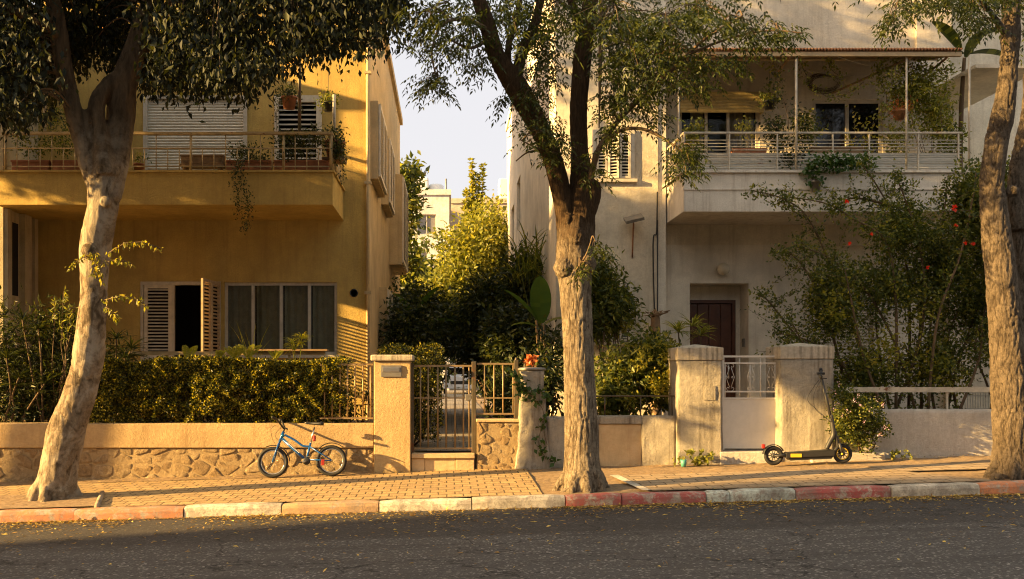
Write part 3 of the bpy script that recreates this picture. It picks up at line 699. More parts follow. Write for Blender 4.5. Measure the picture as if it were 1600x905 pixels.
# ================================================================== RIGHT HOUSE
YR, YM, YBR = 17.2, 17.5, 16.0
RX0, RX1, RX2, RX3 = 1.93, 3.76, 9.15, 14.0; RYB = 31.4; RZR = 9.45
RH = thing('villa', 'cream stucco apartment house with a rusty-roofed balcony over a dark entrance door', 'house', (6, 17.5, .42))
hS = (2.62, 3.30, 5.04, 5.92); hS2 = (2.62, 3.30, 2.12, 3.22)
mb = MB()
wall_open(mb, 'y', YR, RX0, RX1, .3, RZR, [hS, hS2], .12, 1, 0)
sw = [(25.6, 26.9, 5.5, 6.85), (28.0, 29.2, 5.1, 6.5)]
wall_open(mb, 'x', RX0, YR, RYB, .3, RZR, sw, .15, 1, 1)
W1 = (4.22, 5.68, 5.2, 6.62); W2 = (6.65, 7.93, 4.95, 6.55); DR = (4.41, 5.48, .3, 3.2, .55); W3 = (6.6, 7.9, 1.7, 3.2)
wall_open(mb, 'y', YM, RX1, RX2, 3.9, RZR, [W1, W2], .14, 1, 0)
wall_open(mb, 'y', YM, RX1, 6.0, .3, 3.9, [DR], .55, 1, 1)
wall_open(mb, 'y', YM+.22, 6.0, RX2, .3, 3.9, [W3], .12, 1, 1)
mb.add([(6.0, YM, .3), (6.0, YM+.22, .3), (6.0, YM+.22, 3.9), (6.0, YM, 3.9)], [(0,1,2,3)], 1)
mb.add([(6.0, YM, 3.9), (RX2, YM, 3.9), (RX2, YM+.22, 3.9), (6.0, YM+.22, 3.9)], [(0,1,2,3)], 1)
mb.add([(RX1, YR, .3), (RX1, YM, .3), (RX1, YM, RZR), (RX1, YR, RZR)], [(0,1,2,3)], 0)
mb.add([(RX2, YM, .3), (RX2, YM+1.4, .3), (RX2, YM+1.4, RZR), (RX2, YM, RZR)], [(0,1,2,3)], 0)
mb.box(RX2, RX3, YM+1.4, RYB, .3, RZR, 0)
mb.add([(RX0, RYB, .3), (RX3, RYB, .3), (RX3, RYB, RZR), (RX0, RYB, RZR)], [(0,1,2,3)], 1)
mb.build('wall', [M['cream'], M['cream_smooth']], RH)
mb = MB(); mb.box(RX0-.04, RX2+.05, YR-.05, RYB+.1, RZR+.002, RZR+.2); mb.build('roof', M['cream_smooth'], RH)
mb = MB(); mb.box(XX(1430, YM), RX2-.002, YM-.06, YM-.002, 7.4, RZR); mb.build('wall_projection', M['cream'], RH)
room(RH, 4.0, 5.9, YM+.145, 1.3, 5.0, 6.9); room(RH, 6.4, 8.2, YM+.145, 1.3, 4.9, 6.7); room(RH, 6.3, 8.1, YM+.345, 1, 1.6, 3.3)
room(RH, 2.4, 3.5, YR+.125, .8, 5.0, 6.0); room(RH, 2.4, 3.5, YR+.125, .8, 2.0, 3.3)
for (y0, y1, z0, z1) in sw:
    mb = MB(); mb.box(RX0+.1, RX0+.13, y0, y1, z0, z1); f = mb.build('window', M['glass_dark'], RH)
    mb = MB(); mb.box(RX0+.05, RX0+.098, y0, y0+.07, z0, z1); mb.box(RX0+.05, RX0+.098, y1-.07, y1, z0, z1); mb.box(RX0+.05, RX0+.098, (y0+y1)/2-.03, (y0+y1)/2+.03, z0, z1); mb.build('frame', M['shutter_white'], f)
# corner pilaster beside the balcony
mb = MB(); mb.box(RX1+.003, RX1+.15, YR+.02, YM-.002, .3, RZR-.01); mb.build('pilaster', M['cream_smooth'], RH)
# door recess
mb = MB(); x0, x1 = DR[0], DR[1]
mb.box(x0, x0+.05, YM+.48, YM+.54, .42, 2.93); mb.box(x1-.16, x1-.1, YM+.46, YM+.54, .42, 2.93); mb.box(x0+.05, x1-.16, YM+.46, YM+.54, 2.87, 2.93)
df = mb.build('door', M['wood_door'], RH)
mb = MB(); xa, xb = x0+.05, x1-.16
for k in range(4):
    w_ = (xb-xa)/4; mb.box(xa+k*w_+.004, xa+(k+1)*w_-.004, YM+.5, YM+.53, .44, 2.86, bev=.006)
mb.build('door_leaf', M['wood_door'], df)
mb = MB(); mb.box(x1-.1, x1-.003, YM+.5, YM+.548, .42, 3.19); mb.box(x0+.003, x1-.1, YM+.5, YM+.548, 2.93, 3.19); mb.build('door_surround', M['cream_smooth'], RH)
mb = MB(); mb.tube([(xb-.07, YM+.47, 1.45), (xb-.07, YM+.47, 1.75)], .015, 8); mb.build('handle', M['steel'], df)
mb = MB(); mb.box(x1-.005, x1+.0-.03, YM+.2, YM+.3, 2.05, 2.2); mb.build('door_bell', M['grey'], RH)
mb = MB(); mb.box(x0-.3, x1+.3, YM-.6, YM-.003, .42, .58); mb.box(x0-.2, x1+.2, YM-.3, YM-.004, .585, .72); mb.build('doorstep', M['concrete'], RH)
# globe lamp
gl = thing('wall_lamp', 'round frosted globe lamp fixed above the entrance door', 'lamp', (XX(1127, YM), YM, ZZ(422, YM)))
mb = MB(); mb.lathe([(.06, 0), (.07, -.02), (.07, -.045), (.05, -.05)], (0, 0, 0), 16, axis='y'); mb.build('base', M['grey'], gl, True)
mb = MB(); mb.lathe([(.115*math.sin(a), -.14-.115*math.cos(a)) for a in np.linspace(.02, 3.1, 12)], (0, 0, 0), 20, axis='y'); mb.build('globe', M['globe'], gl, True)
# white shutters of the left bay
def bay_shutter(h, n, ang):
    mb = MB(); x0, x1, z0, z1 = h
    mb.box(x0-.04, x0+.03, YR-.03, YR+.05, z0, z1); mb.box(x1-.03, x1+.04, YR-.03, YR+.05, z0, z1)
    mb.box(x0+.03, x1-.03, YR-.03, YR+.05, z1-.05, z1); mb.box(x0-.08, x1+.08, YR-.07, YR+.05, z0-.06, z0-.004)
    f = mb.build('shutter_window', M['shutter_white'], RH); c = (x1-x0-.06)/3
    for k in range(3):
        Mx = Matrix.Translation((x0+.03+c*k, YR-.01-.012*k, z0)) @ Matrix.Rotation(R(-ang if k == 1 else 0), 4, 'Z')
        louvre_leaf(f, .005, c-.005, .01, z1-z0-.06, M['shutter_white'], Mx, n, fr=.04)
bay_shutter(hS, 13, 12); bay_shutter(hS2, 18, 0)
# balcony front and rail
BX0, BX1 = 3.93, 8.6
mb = MB(); mb.box(BX0, BX1, YBR, YBR+.14, 4.26, 4.9); mb.box(BX0, BX0+.14, YBR+.14, YM-.003, 4.262, 4.898); mb.box(BX1-.14, BX1, YBR+.14, YM-.003, 4.262, 4.898)
mb.box(BX0+.14, BX1-.14, YBR+.14, YM-.003, 4.265, 4.65)
bo = mb.build('balcony', M['balcony_white'], RH)
mb = MB(); mb.box(BX0-.05, BX1+.05, YBR-.05, YBR+.17, 4.903, 4.945); mb.box(BX0-.05, BX0+.17, YBR+.172, YM-.004, 4.903, 4.945)
mb.box(BX0-.02, BX1+.02, YBR-.02, YBR-.001, 4.62, 4.64); mb.build('balcony_coping', M['balcony_white'], bo)
rl = MB(); zt = 5.6
rl.box(BX0, BX1, YBR+.03, YBR+.075, zt-.035, zt, bev=.008); rl.box(BX0+.0, BX0+.045, YBR+.077, YM-.01, zt-.035, zt)
for i, z in enumerate(np.linspace(5.02, 5.46, 9)):
    rl.tube([(BX0+.02, YBR+.05, z), (BX1-.02, YBR+.05, z)], .008, 5); rl.tube([(BX0+.02, YBR+.05, z), (BX0+.02, YM-.02, z)], .008, 5)
xp = [BX0+.02] + [XX(p, YBR) for p in (1141, 1216, 1303, 1360, 1437, 1500)]
for x in xp: rl.box(x-.011, x+.011, YBR+.036, YBR+.064, 4.945, zt-.035)
for y in np.arange(YBR+.2, YM-.1, .22): rl.tube([(BX0+.02, y, 4.945), (BX0+.02, y, zt-.03)], .009, 6)
rl.build('balcony_rail', M['rail_white'], bo)
mb = MB(); n = 60; vs = []
for i in range(25):
    z = 4.96 + .3*i/24; yy = YBR+.12 + (.016 if i % 3 == 0 else 0); vs += [(BX0+.3, yy, z), (BX1-.05, yy, z)]
mb.add(vs, [(2*i, 2*i+1, 2*i+3, 2*i+2) for i in range(24)]); mb.build('rail_panel', M['panel'], bo)
# windows upstairs
s1 = sash(RH, W1[0], W1[1], 5.0, W1[3], YM+.08, M['shutter_white'], M['glass'], 3, .05, 'balcony_window', bars=[4.72, 5.12])
curtain(s1, 4.45, 4.68, 5.0, 6.5, YM+.13, M['curtain_pale']); curtain(s1, 5.14, 5.42, 5.0, 6.5, YM+.13, M['curtain_pale']); curtain(s1, 5.45, 5.64, 5.0, 6.5, YM+.14, M['curtain_pale'])
mb = MB(); vs = []
for i in range(25):
    z = 6.27 + .35*i/24; yy = YM-.16 + .1*(1-i/24)*0 - .014*abs(math.sin(math.pi*i/4)); vs += [(W1[0]-.02, yy, z), (W1[1]+.02, yy, z)]
mb.add(vs, [(2*i, 2*i+1, 2*i+3, 2*i+2) for i in range(24)])
mb.box(W1[0]-.02, W1[1]+.02, YM-.15, YM-.003, 6.62, 6.65); mb.box(W1[0]-.02, W1[0], YM-.15, YM-.003, 6.27, 6.618); mb.box(W1[1], W1[1]+.02, YM-.15, YM-.003, 6.27, 6.618)
mb.build('roller_blind', M['roller_yellow'], s1)
s2 = sash(RH, W2[0], W2[1], W2[2], W2[3], YM+.06, M['shutter_white'], M['glass_dark'], 2, .06, 'balcony_door')
s3 = MB(); s3.box(W3[0], W3[0]+.05, YM+.2, YM+.3, W3[2], W3[3]); s3.box(W3[1]-.05, W3[1], YM+.2, YM+.3, W3[2], W3[3]); s3.box(W3[0]+.05, W3[1]-.05, YM+.2, YM+.3, W3[3]-.05, W3[3])
f3 = s3.build('shutter_window', M['shutter_white'], RH)
mb = MB(); slats(mb, W3[0]+.05, W3[1]-.05, W3[2], W3[3]-.05, 24, Matrix.Translation((0, YM+.26, 0)), .06, .01, 55); mb.build('louvre_slats', M['shutter_white'], f3)
# awning
mb = MB(); n = 90; top = []; bot = []
ax0, ax1 = XX(1048, 15.95), XX(1502, 15.95)
vs = []
for i in range(n*2+1):
    x = ax0 + (ax1-ax0)*i/(n*2); c = .018*math.cos(math.pi*i)
    vs += [(x, 15.9, 6.94+c), (x, YM-.005, 7.34+c), (x, 15.9, 6.925+c), (x, YM-.005, 7.325+c)]
for i in range(n*2):
    a = 4*i; mb.add([], []); mb.f += [(a, a+4, a+5, a+1), (a+2, a+3, a+7, a+6), (a, a+2, a+6, a+4)]; mb.m += [0]*3; mb.sm += [False]*3
mb.v += [tuple(v) for v in vs]
aw = mb.build('awning', M['rust'], RH)
mb = MB(); mb.box(ax0, ax1, 15.93, 15.99, 6.83, 6.9); mb.box(ax0, ax1, 16.7, 16.76, 7.02, 7.09)
for x in np.linspace(ax0+.05, ax1-.05, 7):
    M2 = Matrix.Translation((x, 15.95, 6.84)) @ Matrix.Rotation(math.atan2(.4, 1.55), 4, 'X'); mb.box(-.02, .02, .05, 1.55, 0, .04, 0, M2)
mb.build('awning_frame', M['sheet'], aw)
for px in (1060, 1243, 1415, 1513):
    mb = MB(); x = XX(px, YBR+.02); mb.tube([(x, YBR-.01, 4.95 if px != 1513 else 5.0), (x, YBR-.01, 6.85)], .017 if px != 1243 else .022, 8); mb.build('awning_post', M['rail_white'], RH)
for a_, b_ in ((W(1236, 88, 16.0), W(1212, 117, 16.9)), (W(1424, 90, 16), W(1300, 146, 17.4)), (W(1480, 90, 16), W(1440, 122, 17.3))): MB().tube([a_, b_], .019, 6).build('awning_brace', M['wood'], RH)
# wires, pipes
mb = MB(); mb.tube([(3.75, YR-.02, .6), (3.75, YR-.02, 4.3)], .012, 6); mb.tube(catmull([W(1023, 500, YR-.03), W(1021, 430, YR-.03), W(1021, 372, YR-.03), W(1026, 362, YR-.03), W(1027, 300, YR-.03)]), .012, 6)
mb.tube([W(968, 205, YR-.02), W(969, 285, YR-.02)], .012, 6); mb.build('cable', M['black'], RH)
mb = MB(); mb.tube(catmull([W(1240, 84, 15.98), W(1300, 87, 15.98), W(1345, 100, 16.3), W(1400, 108, 16.8), W(1460, 98, 17.2)]), .008, 5)
mb.tube(catmull([W(1243, 108, 16.9), W(1330, 118, 17.2), W(1400, 112, 17.2), W(1480, 125, 17)]), .006, 5); mb.build('wire', M['shutter_white'], RH)
# bracket lamp on the bay
bl = thing('bracket_floodlight', 'rusty flat floodlight panel on an upright bracket on the cream bay wall', 'wall light', W(988, 400, YR))
mb = MB(); mb.tube([W(988, 402, YR-.04), W(990, 345, YR-.1)], .014, 6); mb.tube([W(990, 350, YR-.1), W(990, 350, YR)], .012, 6); mb.tube([W(988, 402, YR-.04), W(988, 402, YR)], .012, 6); mb.build('bracket', M['rust'], bl)
mb = MB(); mb.box(-.16, .16, -.2, .1, 0, .05, 0, Matrix.Translation(W(990, 343, YR-.18)) @ Matrix.Rotation(R(22), 4, 'X') @ Matrix.Rotation(R(-14), 4, 'Y')); mb.build('panel', M['grey'], bl)
# round wall plate and dry wreath
o = MB().lathe([(.0+.01, -.035), (.1, -.03), (.13, -.012), (.135, 0)], (XX(1330, YM), YM-.003, ZZ(128, YM)), 24, axis='y').build('wall_plate', M['curtain_pale']); tag(o, 'round ochre plate hung on the wall above the balcony door', 'plate')
rw = random.Random(3); mb = MB()
for k in range(16):
    r_ = .22+rw.uniform(-.05, .05); e = rw.uniform(.5, .8); pts = [(XX(1287, YM)+r_*1.2*math.cos(a)+rw.uniform(-.02,.02), YM-.04+rw.uniform(-.02,.02), ZZ(131, YM)+r_*e*math.sin(a)) for a in np.linspace(rw.uniform(0,3), rw.uniform(4,7), 14)]
    mb.tube(pts, .004, 4)
tag(mb.build('twig_wreath', M['stem']), 'dry twig wreath hanging left of the ochre wall plate', 'wreath')

# ================================================================== STREET WALLS
YW = 13.9
def clip_poly(poly, nx, ny, c):
    out = []
    for i in range(len(poly)):
        p, q = poly[i], poly[(i+1) % len(poly)]; dp, dq = nx*p[0]+ny*p[1]-c, nx*q[0]+ny*q[1]-c
        if dp <= 0: out.append(p)
        if (dp < 0 < dq) or (dq < 0 < dp): t = dp/(dp-dq); out.append((p[0]+(q[0]-p[0])*t, p[1]+(q[1]-p[1])*t))
    return out
def rubble_wall(parent, x0, x1, zb, zt, yf, seed, sx=.27, sz=.17, name='stonework'):
    """irregular stones bedded in mortar: jittered cells, each inset and domed"""
    r = random.Random(seed); seeds = []; H = zt(x0)-zb(x0); z = zt(x0); rows = []
    while z > zb(x0) - .15:          # thin levelling course on top, heavier stones below
        h = r.uniform(.06, .09) if not rows else r.uniform(sz*.75, sz*1.3); rows.append((z-h/2, h)); z -= h
    for zc, h in rows:
        x = x0 - r.uniform(0, .3)
        while x < x1 + .2:
            w_ = r.uniform(.7, 1.7)*h + .04 if h > .1 else r.uniform(.1, .32); dz_ = zb(x)-zb(x0)
            t_ = (zt(x0)-zc)/max(H, .01); seeds.append((x+w_/2, zc + dz_*min(1, t_) + r.uniform(-.16, .16)*h)); x += w_
    mb = MB(); rv = []; G = .007
    for i, (sx_, sz_) in enumerate(seeds):
        poly = [(x0, zb(x0)), (x1, zb(x1)), (x1, zt(x1)), (x0, zt(x0))]
        for j, (tx, tz) in enumerate(seeds):
            if i == j or (tx-sx_)**2+(tz-sz_)**2 > .8: continue
            dx, dz = tx-sx_, tz-sz_; l = math.hypot(dx, dz)
            if l < 1e-4: continue
            c = (dx*(sx_+tx)/2+dz*(sz_+tz)/2)/l - G; poly = clip_poly(poly, dx/l, dz/l, c)
            if len(poly) < 3: break
        if len(poly) < 3: continue
        ar = abs(sum(p[0]*q[1]-q[0]*p[1] for p, q in zip(poly, poly[1:]+poly[:1])))/2
        if ar < .0015: continue
        for _ in range(1):       # round the corners
            poly = [q for a, b in zip(poly, poly[1:]+poly[:1]) for q in ((a[0]*.8+b[0]*.2, a[1]*.8+b[1]*.2), (a[0]*.2+b[0]*.8, a[1]*.2+b[1]*.8))]
        ring = []
        for a, b in zip(poly, poly[1:]+poly[:1]):
            for t in (0,): ring.append((a[0]+(b[0]-a[0])*t, a[1]+(b[1]-a[1])*t))
        cx = sum(p[0] for p in ring)/len(ring); cz = sum(p[1] for p in ring)/len(ring); m = len(ring); out = r.uniform(.002, .013); vs = []
        for k, (s_, d) in enumerate(((1, -.02), (.975, .55), (.92, .9), (.6, 1.0))):
            for p in ring:
                nn = mnoise.noise((p[0]*9, p[1]*9, i)) * .02
                sc = s_ * (1 - .05*(abs(math.sin(p[0]*37+p[1]*51))) )
                vs.append((cx+(p[0]-cx)*sc, yf - (d*out if d > 0 else d) + nn*(d > .5), cz+(p[1]-cz)*sc))
        vs.append((cx, yf-out*1.02, cz)); f0 = len(mb.f)
        fs = [(a*m+b, a*m+(b+1) % m, (a+1)*m+(b+1) % m, (a+1)*m+b) for a in range(3) for b in range(m)] + [(3*m+b, 3*m+(b+1) % m, 4*m) for b in range(m)]
        mb.add(vs, fs, 0, None, True); rv += [r.random()]*(len(mb.f)-f0)
    o = mb.build(name, M['rubble'], parent); a = o.data.attributes.new('rnd', 'FLOAT', 'FACE'); a.data.foreach_set('value', rv); return o
def gsl(off=0): return lambda x: gz(x, 14) + off

lw = thing('garden_wall', 'long low wall of rubble stone under a smooth tan band, below the hedge', 'wall', (-4, YW, 0))
wx0, wx1 = -12.0, XX(585, YW)
mb = MB(); mb.box(wx0, wx1-.003, YW-.002, YW+.26, -.5, .49); mb.build('mortar_core', M['mortar'], lw)
rubble_wall(lw, -8.2, wx1-.01, gsl(-.03), lambda x: .485, YW, 11, .3, .19)
mb = MB(); nseg = 40; 
mb.box(wx0, wx1-.004, YW-.035, YW+.27, .49, .842, bev=.014)
mb.build('render_band', M['band'], lw)

gp = thing('gate_pillar', 'square tan stucco gate pillar with an overhanging cap and a letter slot plate', 'pillar', (XX(613, YW), YW, .1))
px0, px1 = XX(585, YW), XX(642, YW)
mb = MB(); mb.box(px0, px1, YW-.1, YW+.4, -.1, 1.745, bev=.012); mb.build('shaft', M['pillar'], gp)
mb = MB(); mb.box(px0-.045, px1+.04, YW-.145, YW+.44, 1.747, 1.835, bev=.02); mb.build('cap', M['stone_cap'], gp)
mb = MB(); mb.box(XX(596, YW), XX(628, YW), YW-.12, YW-.102, ZZ(589, YW), ZZ(571, YW), bev=.004); lp = mb.build('letter_plate', M['grey'], gp)
mb = MB(); mb.box(XX(599, YW), XX(625, YW), YW-.13, YW-.121, ZZ(581, YW), ZZ(574, YW), bev=.003); mb.build('flap', M['steel'], lp)

def bar_fence(root, x0, x1, z0, z1, y, xsb, mat, r=.011, mid=None, name='bars'):
    mb = MB(); mb.box(x0, x1, y-.014, y+.014, z1-.028, z1); mb.box(x0, x1, y-.012, y+.012, z0, z0+.024)
    if mid: mb.box(x0, x1, y-.01, y+.01, mid, mid+.02)
    for x in xsb: mb.tube([(x, y, z0+.02), (x, y, z1-.02)], r, 6)
    return mb.build(name, mat, root)
YG = 14.02
f1 = thing('railing', 'short bronze bar railing on the wall between the hedge and the gate pillar', 'railing', (-1.4, YG, .84), 'garden railings')
bar_fence(f1, XX(500, YG), XX(583, YG), .9, 1.71, YG, [XX(p, YG) for p in (507, 519, 531, 543, 555, 567, 579)], M['gate_paint'], .012, None)
gt = thing('garden_gate', 'bronze vertical bar garden gate standing shut above a stone step', 'gate', (0, YG, .4))
bar_fence(gt, XX(647, YG), XX(737, YG), .46, 1.69, YG, [XX(p, YG) for p in (657, 669, 684, 697, 711, 724, 733)], M['gate_paint'], .012, ZZ(623, YG), 'gate_leaf')
mb = MB(); mb.box(XX(641, YG)+.01, XX(647, YG)-.005, YG-.03, YG+.03, .3, 1.72); mb.build('hinge_post', M['rail_dark'], gt)
mb = MB(); mb.box(XX(736.5, YG)+.004, XX(744, YG), YG-.04, YG+.04, .15, 1.74, bev=.008); mb.build('latch_post', M['rail_dark'], gt)
mb = MB(); mb.box(XX(727, YG), XX(736, YG), YG-.035, YG-.016, ZZ(626, YG), ZZ(616, YG), bev=.004); mb.tube([(XX(731, YG), YG-.04, ZZ(612, YG)), (XX(727, YG), YG-.05, ZZ(612, YG))], .008, 6); mb.build('latch', M['grey'], gt)
st = MB(); st.box(XX(643, YW), XX(742, YW), YW-.05, YW+.4, .34, .41, bev=.01); st.box(XX(643, YW), XX(664, YW)-.004, YW-.02, YW+.38, -.05, .338, bev=.008)
st.box(XX(664, YW), XX(712, YW)-.004, YW-.012, YW+.38, -.05, .338, bev=.008); st.box(XX(712, YW), XX(741, YW), YW-.02, YW+.38, -.05, .338, bev=.008)
tag(st.build('gate_step', M['slab']), 'worn stone step under the bronze bar gate', 'step')
f2 = thing('railing', 'bronze bar railing panel on the rubble wall right of the bar gate', 'railing', (.8, YG, .92), 'garden railings')
bar_fence(f2, XX(744, YG)+.01, XX(805, YG), ZZ(648, YG), 1.72, YG, [XX(p, YG) for p in (757, 772, 786, 802)], M['gate_paint'], .011, ZZ(623, YG))
mb = MB(); mb.box(XX(803, YG), XX(810, YG), YG-.03, YG+.03, .9, 1.76, bev=.006); mb.tube([(XX(806.5, YG), YG, 1.75), (XX(806.5, YG), YG, 1.8)], [.03, .012], 8); mb.build('end_post', M['rail_dark'], f2)
sw_ = thing('stone_wall', 'short rubble stone wall under the railing right of the bar gate', 'wall', (.75, YW, 0))
mb = MB(); mb.box(XX(744, YW)+.01, XX(812, YW), YW-.002, YW+.3, -.1, .86); mb.build('mortar_core', M['mortar'], sw_)
rubble_wall(sw_, XX(745, YW)+.01, XX(811, YW), gsl(-.02), lambda x: .86, YW, 4, .24, .15)
mb = MB(); mb.box(XX(743, YW)+.012, XX(812, YW), YW-.03, YW+.32, .862, .905, bev=.01); mb.build('coping', M['slab'], sw_)

def rough_block(name, parent, x0, x1, y0, y1, z0, z1, mat, flare=0, top=0, amp=.012, seed=0, step=.035, side=1):
    """hand-plastered block: dense grid faces pushed about by noise"""
    mb = MB(); nx, ny, nz = [max(2, int((b-a)/step)) for a, b in ((x0, x1), (y0, y1), (z0, z1))]
    def P(x, y, z):
        t = (z-z0)/(z1-z0); fl = flare*(1-t)**2; cx, cy = (x0+x1)/2, (y0+y1)/2
        tw = 1 - top*t*t; x_ = cx+(x-cx)*(1+fl)*tw; y_ = cy+(y-cy)*(1+fl*.5)*tw
        n = mnoise.noise_vector((x_*5+seed, y_*5, z*5)) * amp*.8 + mnoise.noise_vector((x_*14+seed, y_*14, z*14)) * amp*.35
        return (x_+n.x, y_+n.y, z+n.z*.6)
    def grid(fn, a, b):
        vs = [P(*fn(i/a, j/b)) for j in range(b+1) for i in range(a+1)]
        mb.add(vs, [(j*(a+1)+i, j*(a+1)+i+1, (j+1)*(a+1)+i+1, (j+1)*(a+1)+i) for j in range(b) for i in range(a)], 0, None, True)
    lx = lambda t: x0+(x1-x0)*t; ly = lambda t: y0+(y1-y0)*t; lz = lambda t: z0+(z1-z0)*t
    grid(lambda u, v: (lx(u), y0, lz(v)), nx, nz); grid(lambda u, v: (lx(u), y1, lz(v)), nx, nz)
    grid(lambda u, v: (x0, ly(u), lz(v)), ny, nz); grid(lambda u, v: (x1, ly(u), lz(v)), ny, nz)
    grid(lambda u, v: (lx(u), ly(v), z1), nx, ny)
    o = mb.build(name, mat, parent); bm = bmesh.new(); bm.from_mesh(o.data); bmesh.ops.remove_doubles(bm, verts=bm.verts, dist=.002)
    bmesh.ops.recalc_face_normals(bm, faces=bm.faces); bm.to_mesh(o.data); bm.free(); return o
rp = thing('rough_pillar', 'lumpy whitewashed pillar with a round grey cap and vine, left of the middle tree', 'pillar', (1.2, YW, .2))
rough_block('shaft', rp, XX(812, YW), XX(852, YW), YW-.08, YW+.32, .0, 1.6, M['rough'], flare=.5, top=.12, amp=.03, seed=3)
mb = MB(); mb.lathe([(.05, .0), (.2, .01), (.215, .03), (.19, .05), (.05, .06)], (XX(832, YW), YW+.12, 1.6), 20); mb.build('cap', M['grey'], rp)
ww = thing('rough_wall', 'roughcast low wall with a set-in tan slab behind the middle tree', 'wall', (2.4, YW, .2))
rough_block('wall_left', ww, XX(852, YW)+.03, XX(936, YW), YW, YW+.28, .0, .93, M['rough'], amp=.016, seed=8)
rough_block('wall_right', ww, XX(1003, YW)+.003, XX(1056, YW), YW, YW+.28, .0, .95, M['rough'], amp=.014, seed=12)
rough_block('lintel', ww, XX(936, YW)+.003, XX(1003, YW), YW, YW+.28, .84, .95, M['rough'], amp=.01, seed=15)
mb = MB(); mb.box(XX(936, YW), XX(1003, YW), YW+.03, YW+.24, .0, .83, bev=.006); mb.build('tan_slab', M['slab'], ww)
f4 = thing('thin_rail', 'thin dark rail on uprights above the roughcast wall, ending at the pillar', 'rail', (2.8, YG, .95))
mb = MB(); mb.tube([(XX(930, YG), YG, ZZ(619, YG)), (XX(1056, YG), YG, ZZ(619, YG))], .012, 6)
for p in (945, 1001, 1050): mb.tube([(XX(p, YG), YG, .94), (XX(p, YG), YG, ZZ(619, YG))], .01, 6)
mb.build('bars', M['rail_dark'], f4)

def stone_pillar(root, a, b, zt, seed, flare):
    x0, x1 = XX(a, YW), XX(b, YW)
    rough_block('shaft', root, x0, x1, YW-.1, YW+.52, .0, zt-.25, M['rough'], flare=flare, amp=.01, seed=seed)
    mb = MB(); zc = zt-.245
    mb.box(x0-.012, x1+.012, YW-.115, YW+.53, zc, zt-.06, bev=.012)
    mb.add([(x0-.008, YW-.11, zt-.062), (x1+.008, YW-.11, zt-.062), (x1+.008, YW+.525, zt-.062), (x0-.008, YW+.525, zt-.062), ((x0+x1)/2, YW+.2, zt-.005)], [(0,1,4),(1,2,4),(2,3,4),(3,0,4)])
    mb.build('cap', M['stone_cap'], root)
p1 = thing('gatepost', 'stained block gatepost left of the white metal gate, shallow pyramid cap', 'gatepost', (3.6, YW, .25), 'white gateposts'); stone_pillar(p1, 1057, 1126, 2.0, 21, .02)
mb = MB(); mb.box(XX(1097, YW), XX(1115, YW), YW-.112, YW-.095, ZZ(625, YW), ZZ(603, YW), bev=.004); mb.build('square_plate', M['rough'], p1)
p2 = thing('gatepost', 'rough gatepost behind the electric scooter, right of the white metal gate', 'gatepost', (5.2, YW, .25), 'white gateposts'); stone_pillar(p2, 1216, 1298, 2.02, 33, .05)
rw_ = thing('white_wall', 'low white plaster wall with peeling spots between the scooter and the right tree', 'wall', (8, YW, .3))
rough_block('plaster', rw_, XX(1299, YW), 13.0, YW, YW+.24, .0, 1.045, M['white_wall'], amp=.007, seed=40, step=.06)
f5 = thing('flat_rail', 'flat white bar rail above the low white wall', 'rail', (7.5, YG, 1.04))
mb = MB(); mb.box(XX(1312, YG), 12, YG-.03, YG+.03, ZZ(613, YG), ZZ(605, YG)); mb.build('top_bar', M['rail_white'], f5)
for p in (1312, 1478, 1700): mb = MB(); mb.box(XX(p, YG), XX(p, YG)+.03, YG-.012, YG+.012, 1.03, ZZ(613, YG)); mb.build('post', M['rail_white'], f5)
mb = MB(); yy = 14.9
for i in range(14): x = XX(1508, yy)+.04*i; mb.tube([(x, yy, .45), (x, yy, ZZ(612, yy))], .007, 5)
for z in (ZZ(612, yy), ZZ(618, yy), ZZ(638, yy)): mb.box(XX(1508, yy), XX(1508, yy)+.54, yy-.008, yy+.008, z-.014, z)
tag(mb.build('grille_panel', M['rail_white']), 'small white bar grille standing behind the white wall beside the right tree', 'grille')
# white gate
wg = thing('metal_gate', 'white sheet metal gate with scrollwork in its upper half', 'gate', (4.35, YG, .4))
gx0, gx1 = XX(1127, YG)+.01, XX(1218, YG)-.02
mb = MB(); mb.box(gx0, gx0+.03, YG-.02, YG+.02, .45, 1.83); mb.box(gx1-.03, gx1, YG-.02, YG+.02, .45, 1.83); mb.box(gx0+.03, gx1-.03, YG-.018, YG+.018, 1.8, 1.828)
mb.box(gx0+.03, gx1-.03, YG-.015, YG+.015, 1.705, 1.728); mb.box(gx0+.03, gx1-.03, YG-.015, YG+.015, 1.29, 1.312); mb.box(gx0+.03, gx1-.03, YG-.015, YG+.015, 1.19, 1.215)
for t in (.02, .3, .5, .7, .98):
    x = gx0+.03+(gx1-gx0-.06)*t; mb.tube([(x, YG, 1.2), (x, YG, 1.81 if t in (.3, .7) else 1.715)], .008, 6)
mb.build('frame', M['gate_white'], wg)
mb = MB(); mb.box(gx0+.031, gx1-.031, YG-.006, YG+.006, .47, 1.188); mb.build('sheet_panel', M['gate_white'], wg)
def scroll(mb, cx, cz, h, sgn):
    w_ = .055
    for sx in (-1, 1):
        pts = []
        for t in np.linspace(0, 1, 14): a = t*4.6; r_ = .028*(1-t*.6); pts.append((cx+sx*(w_*.55+.0)+sx*r_*math.sin(a)*1, YG, cz+h/2-.03+r_*math.cos(a)))
        mb.tube(pts, .004, 4); pts2 = [(x, y, 2*cz-z) for x, y, z in pts]; mb.tube(pts2, .004, 4)
        mb.tube([(cx+sx*w_*.2, YG, cz+h/2-.05), (cx+sx*w_*1.1, YG, cz), (cx+sx*w_*.2, YG, cz-h/2+.05)], .0045, 4)
        mb.tube([(cx+sx*.03+.012*math.cos(a), YG, cz+.012*math.sin(a)) for a in np.linspace(0, 6.28, 9)], .004, 4)
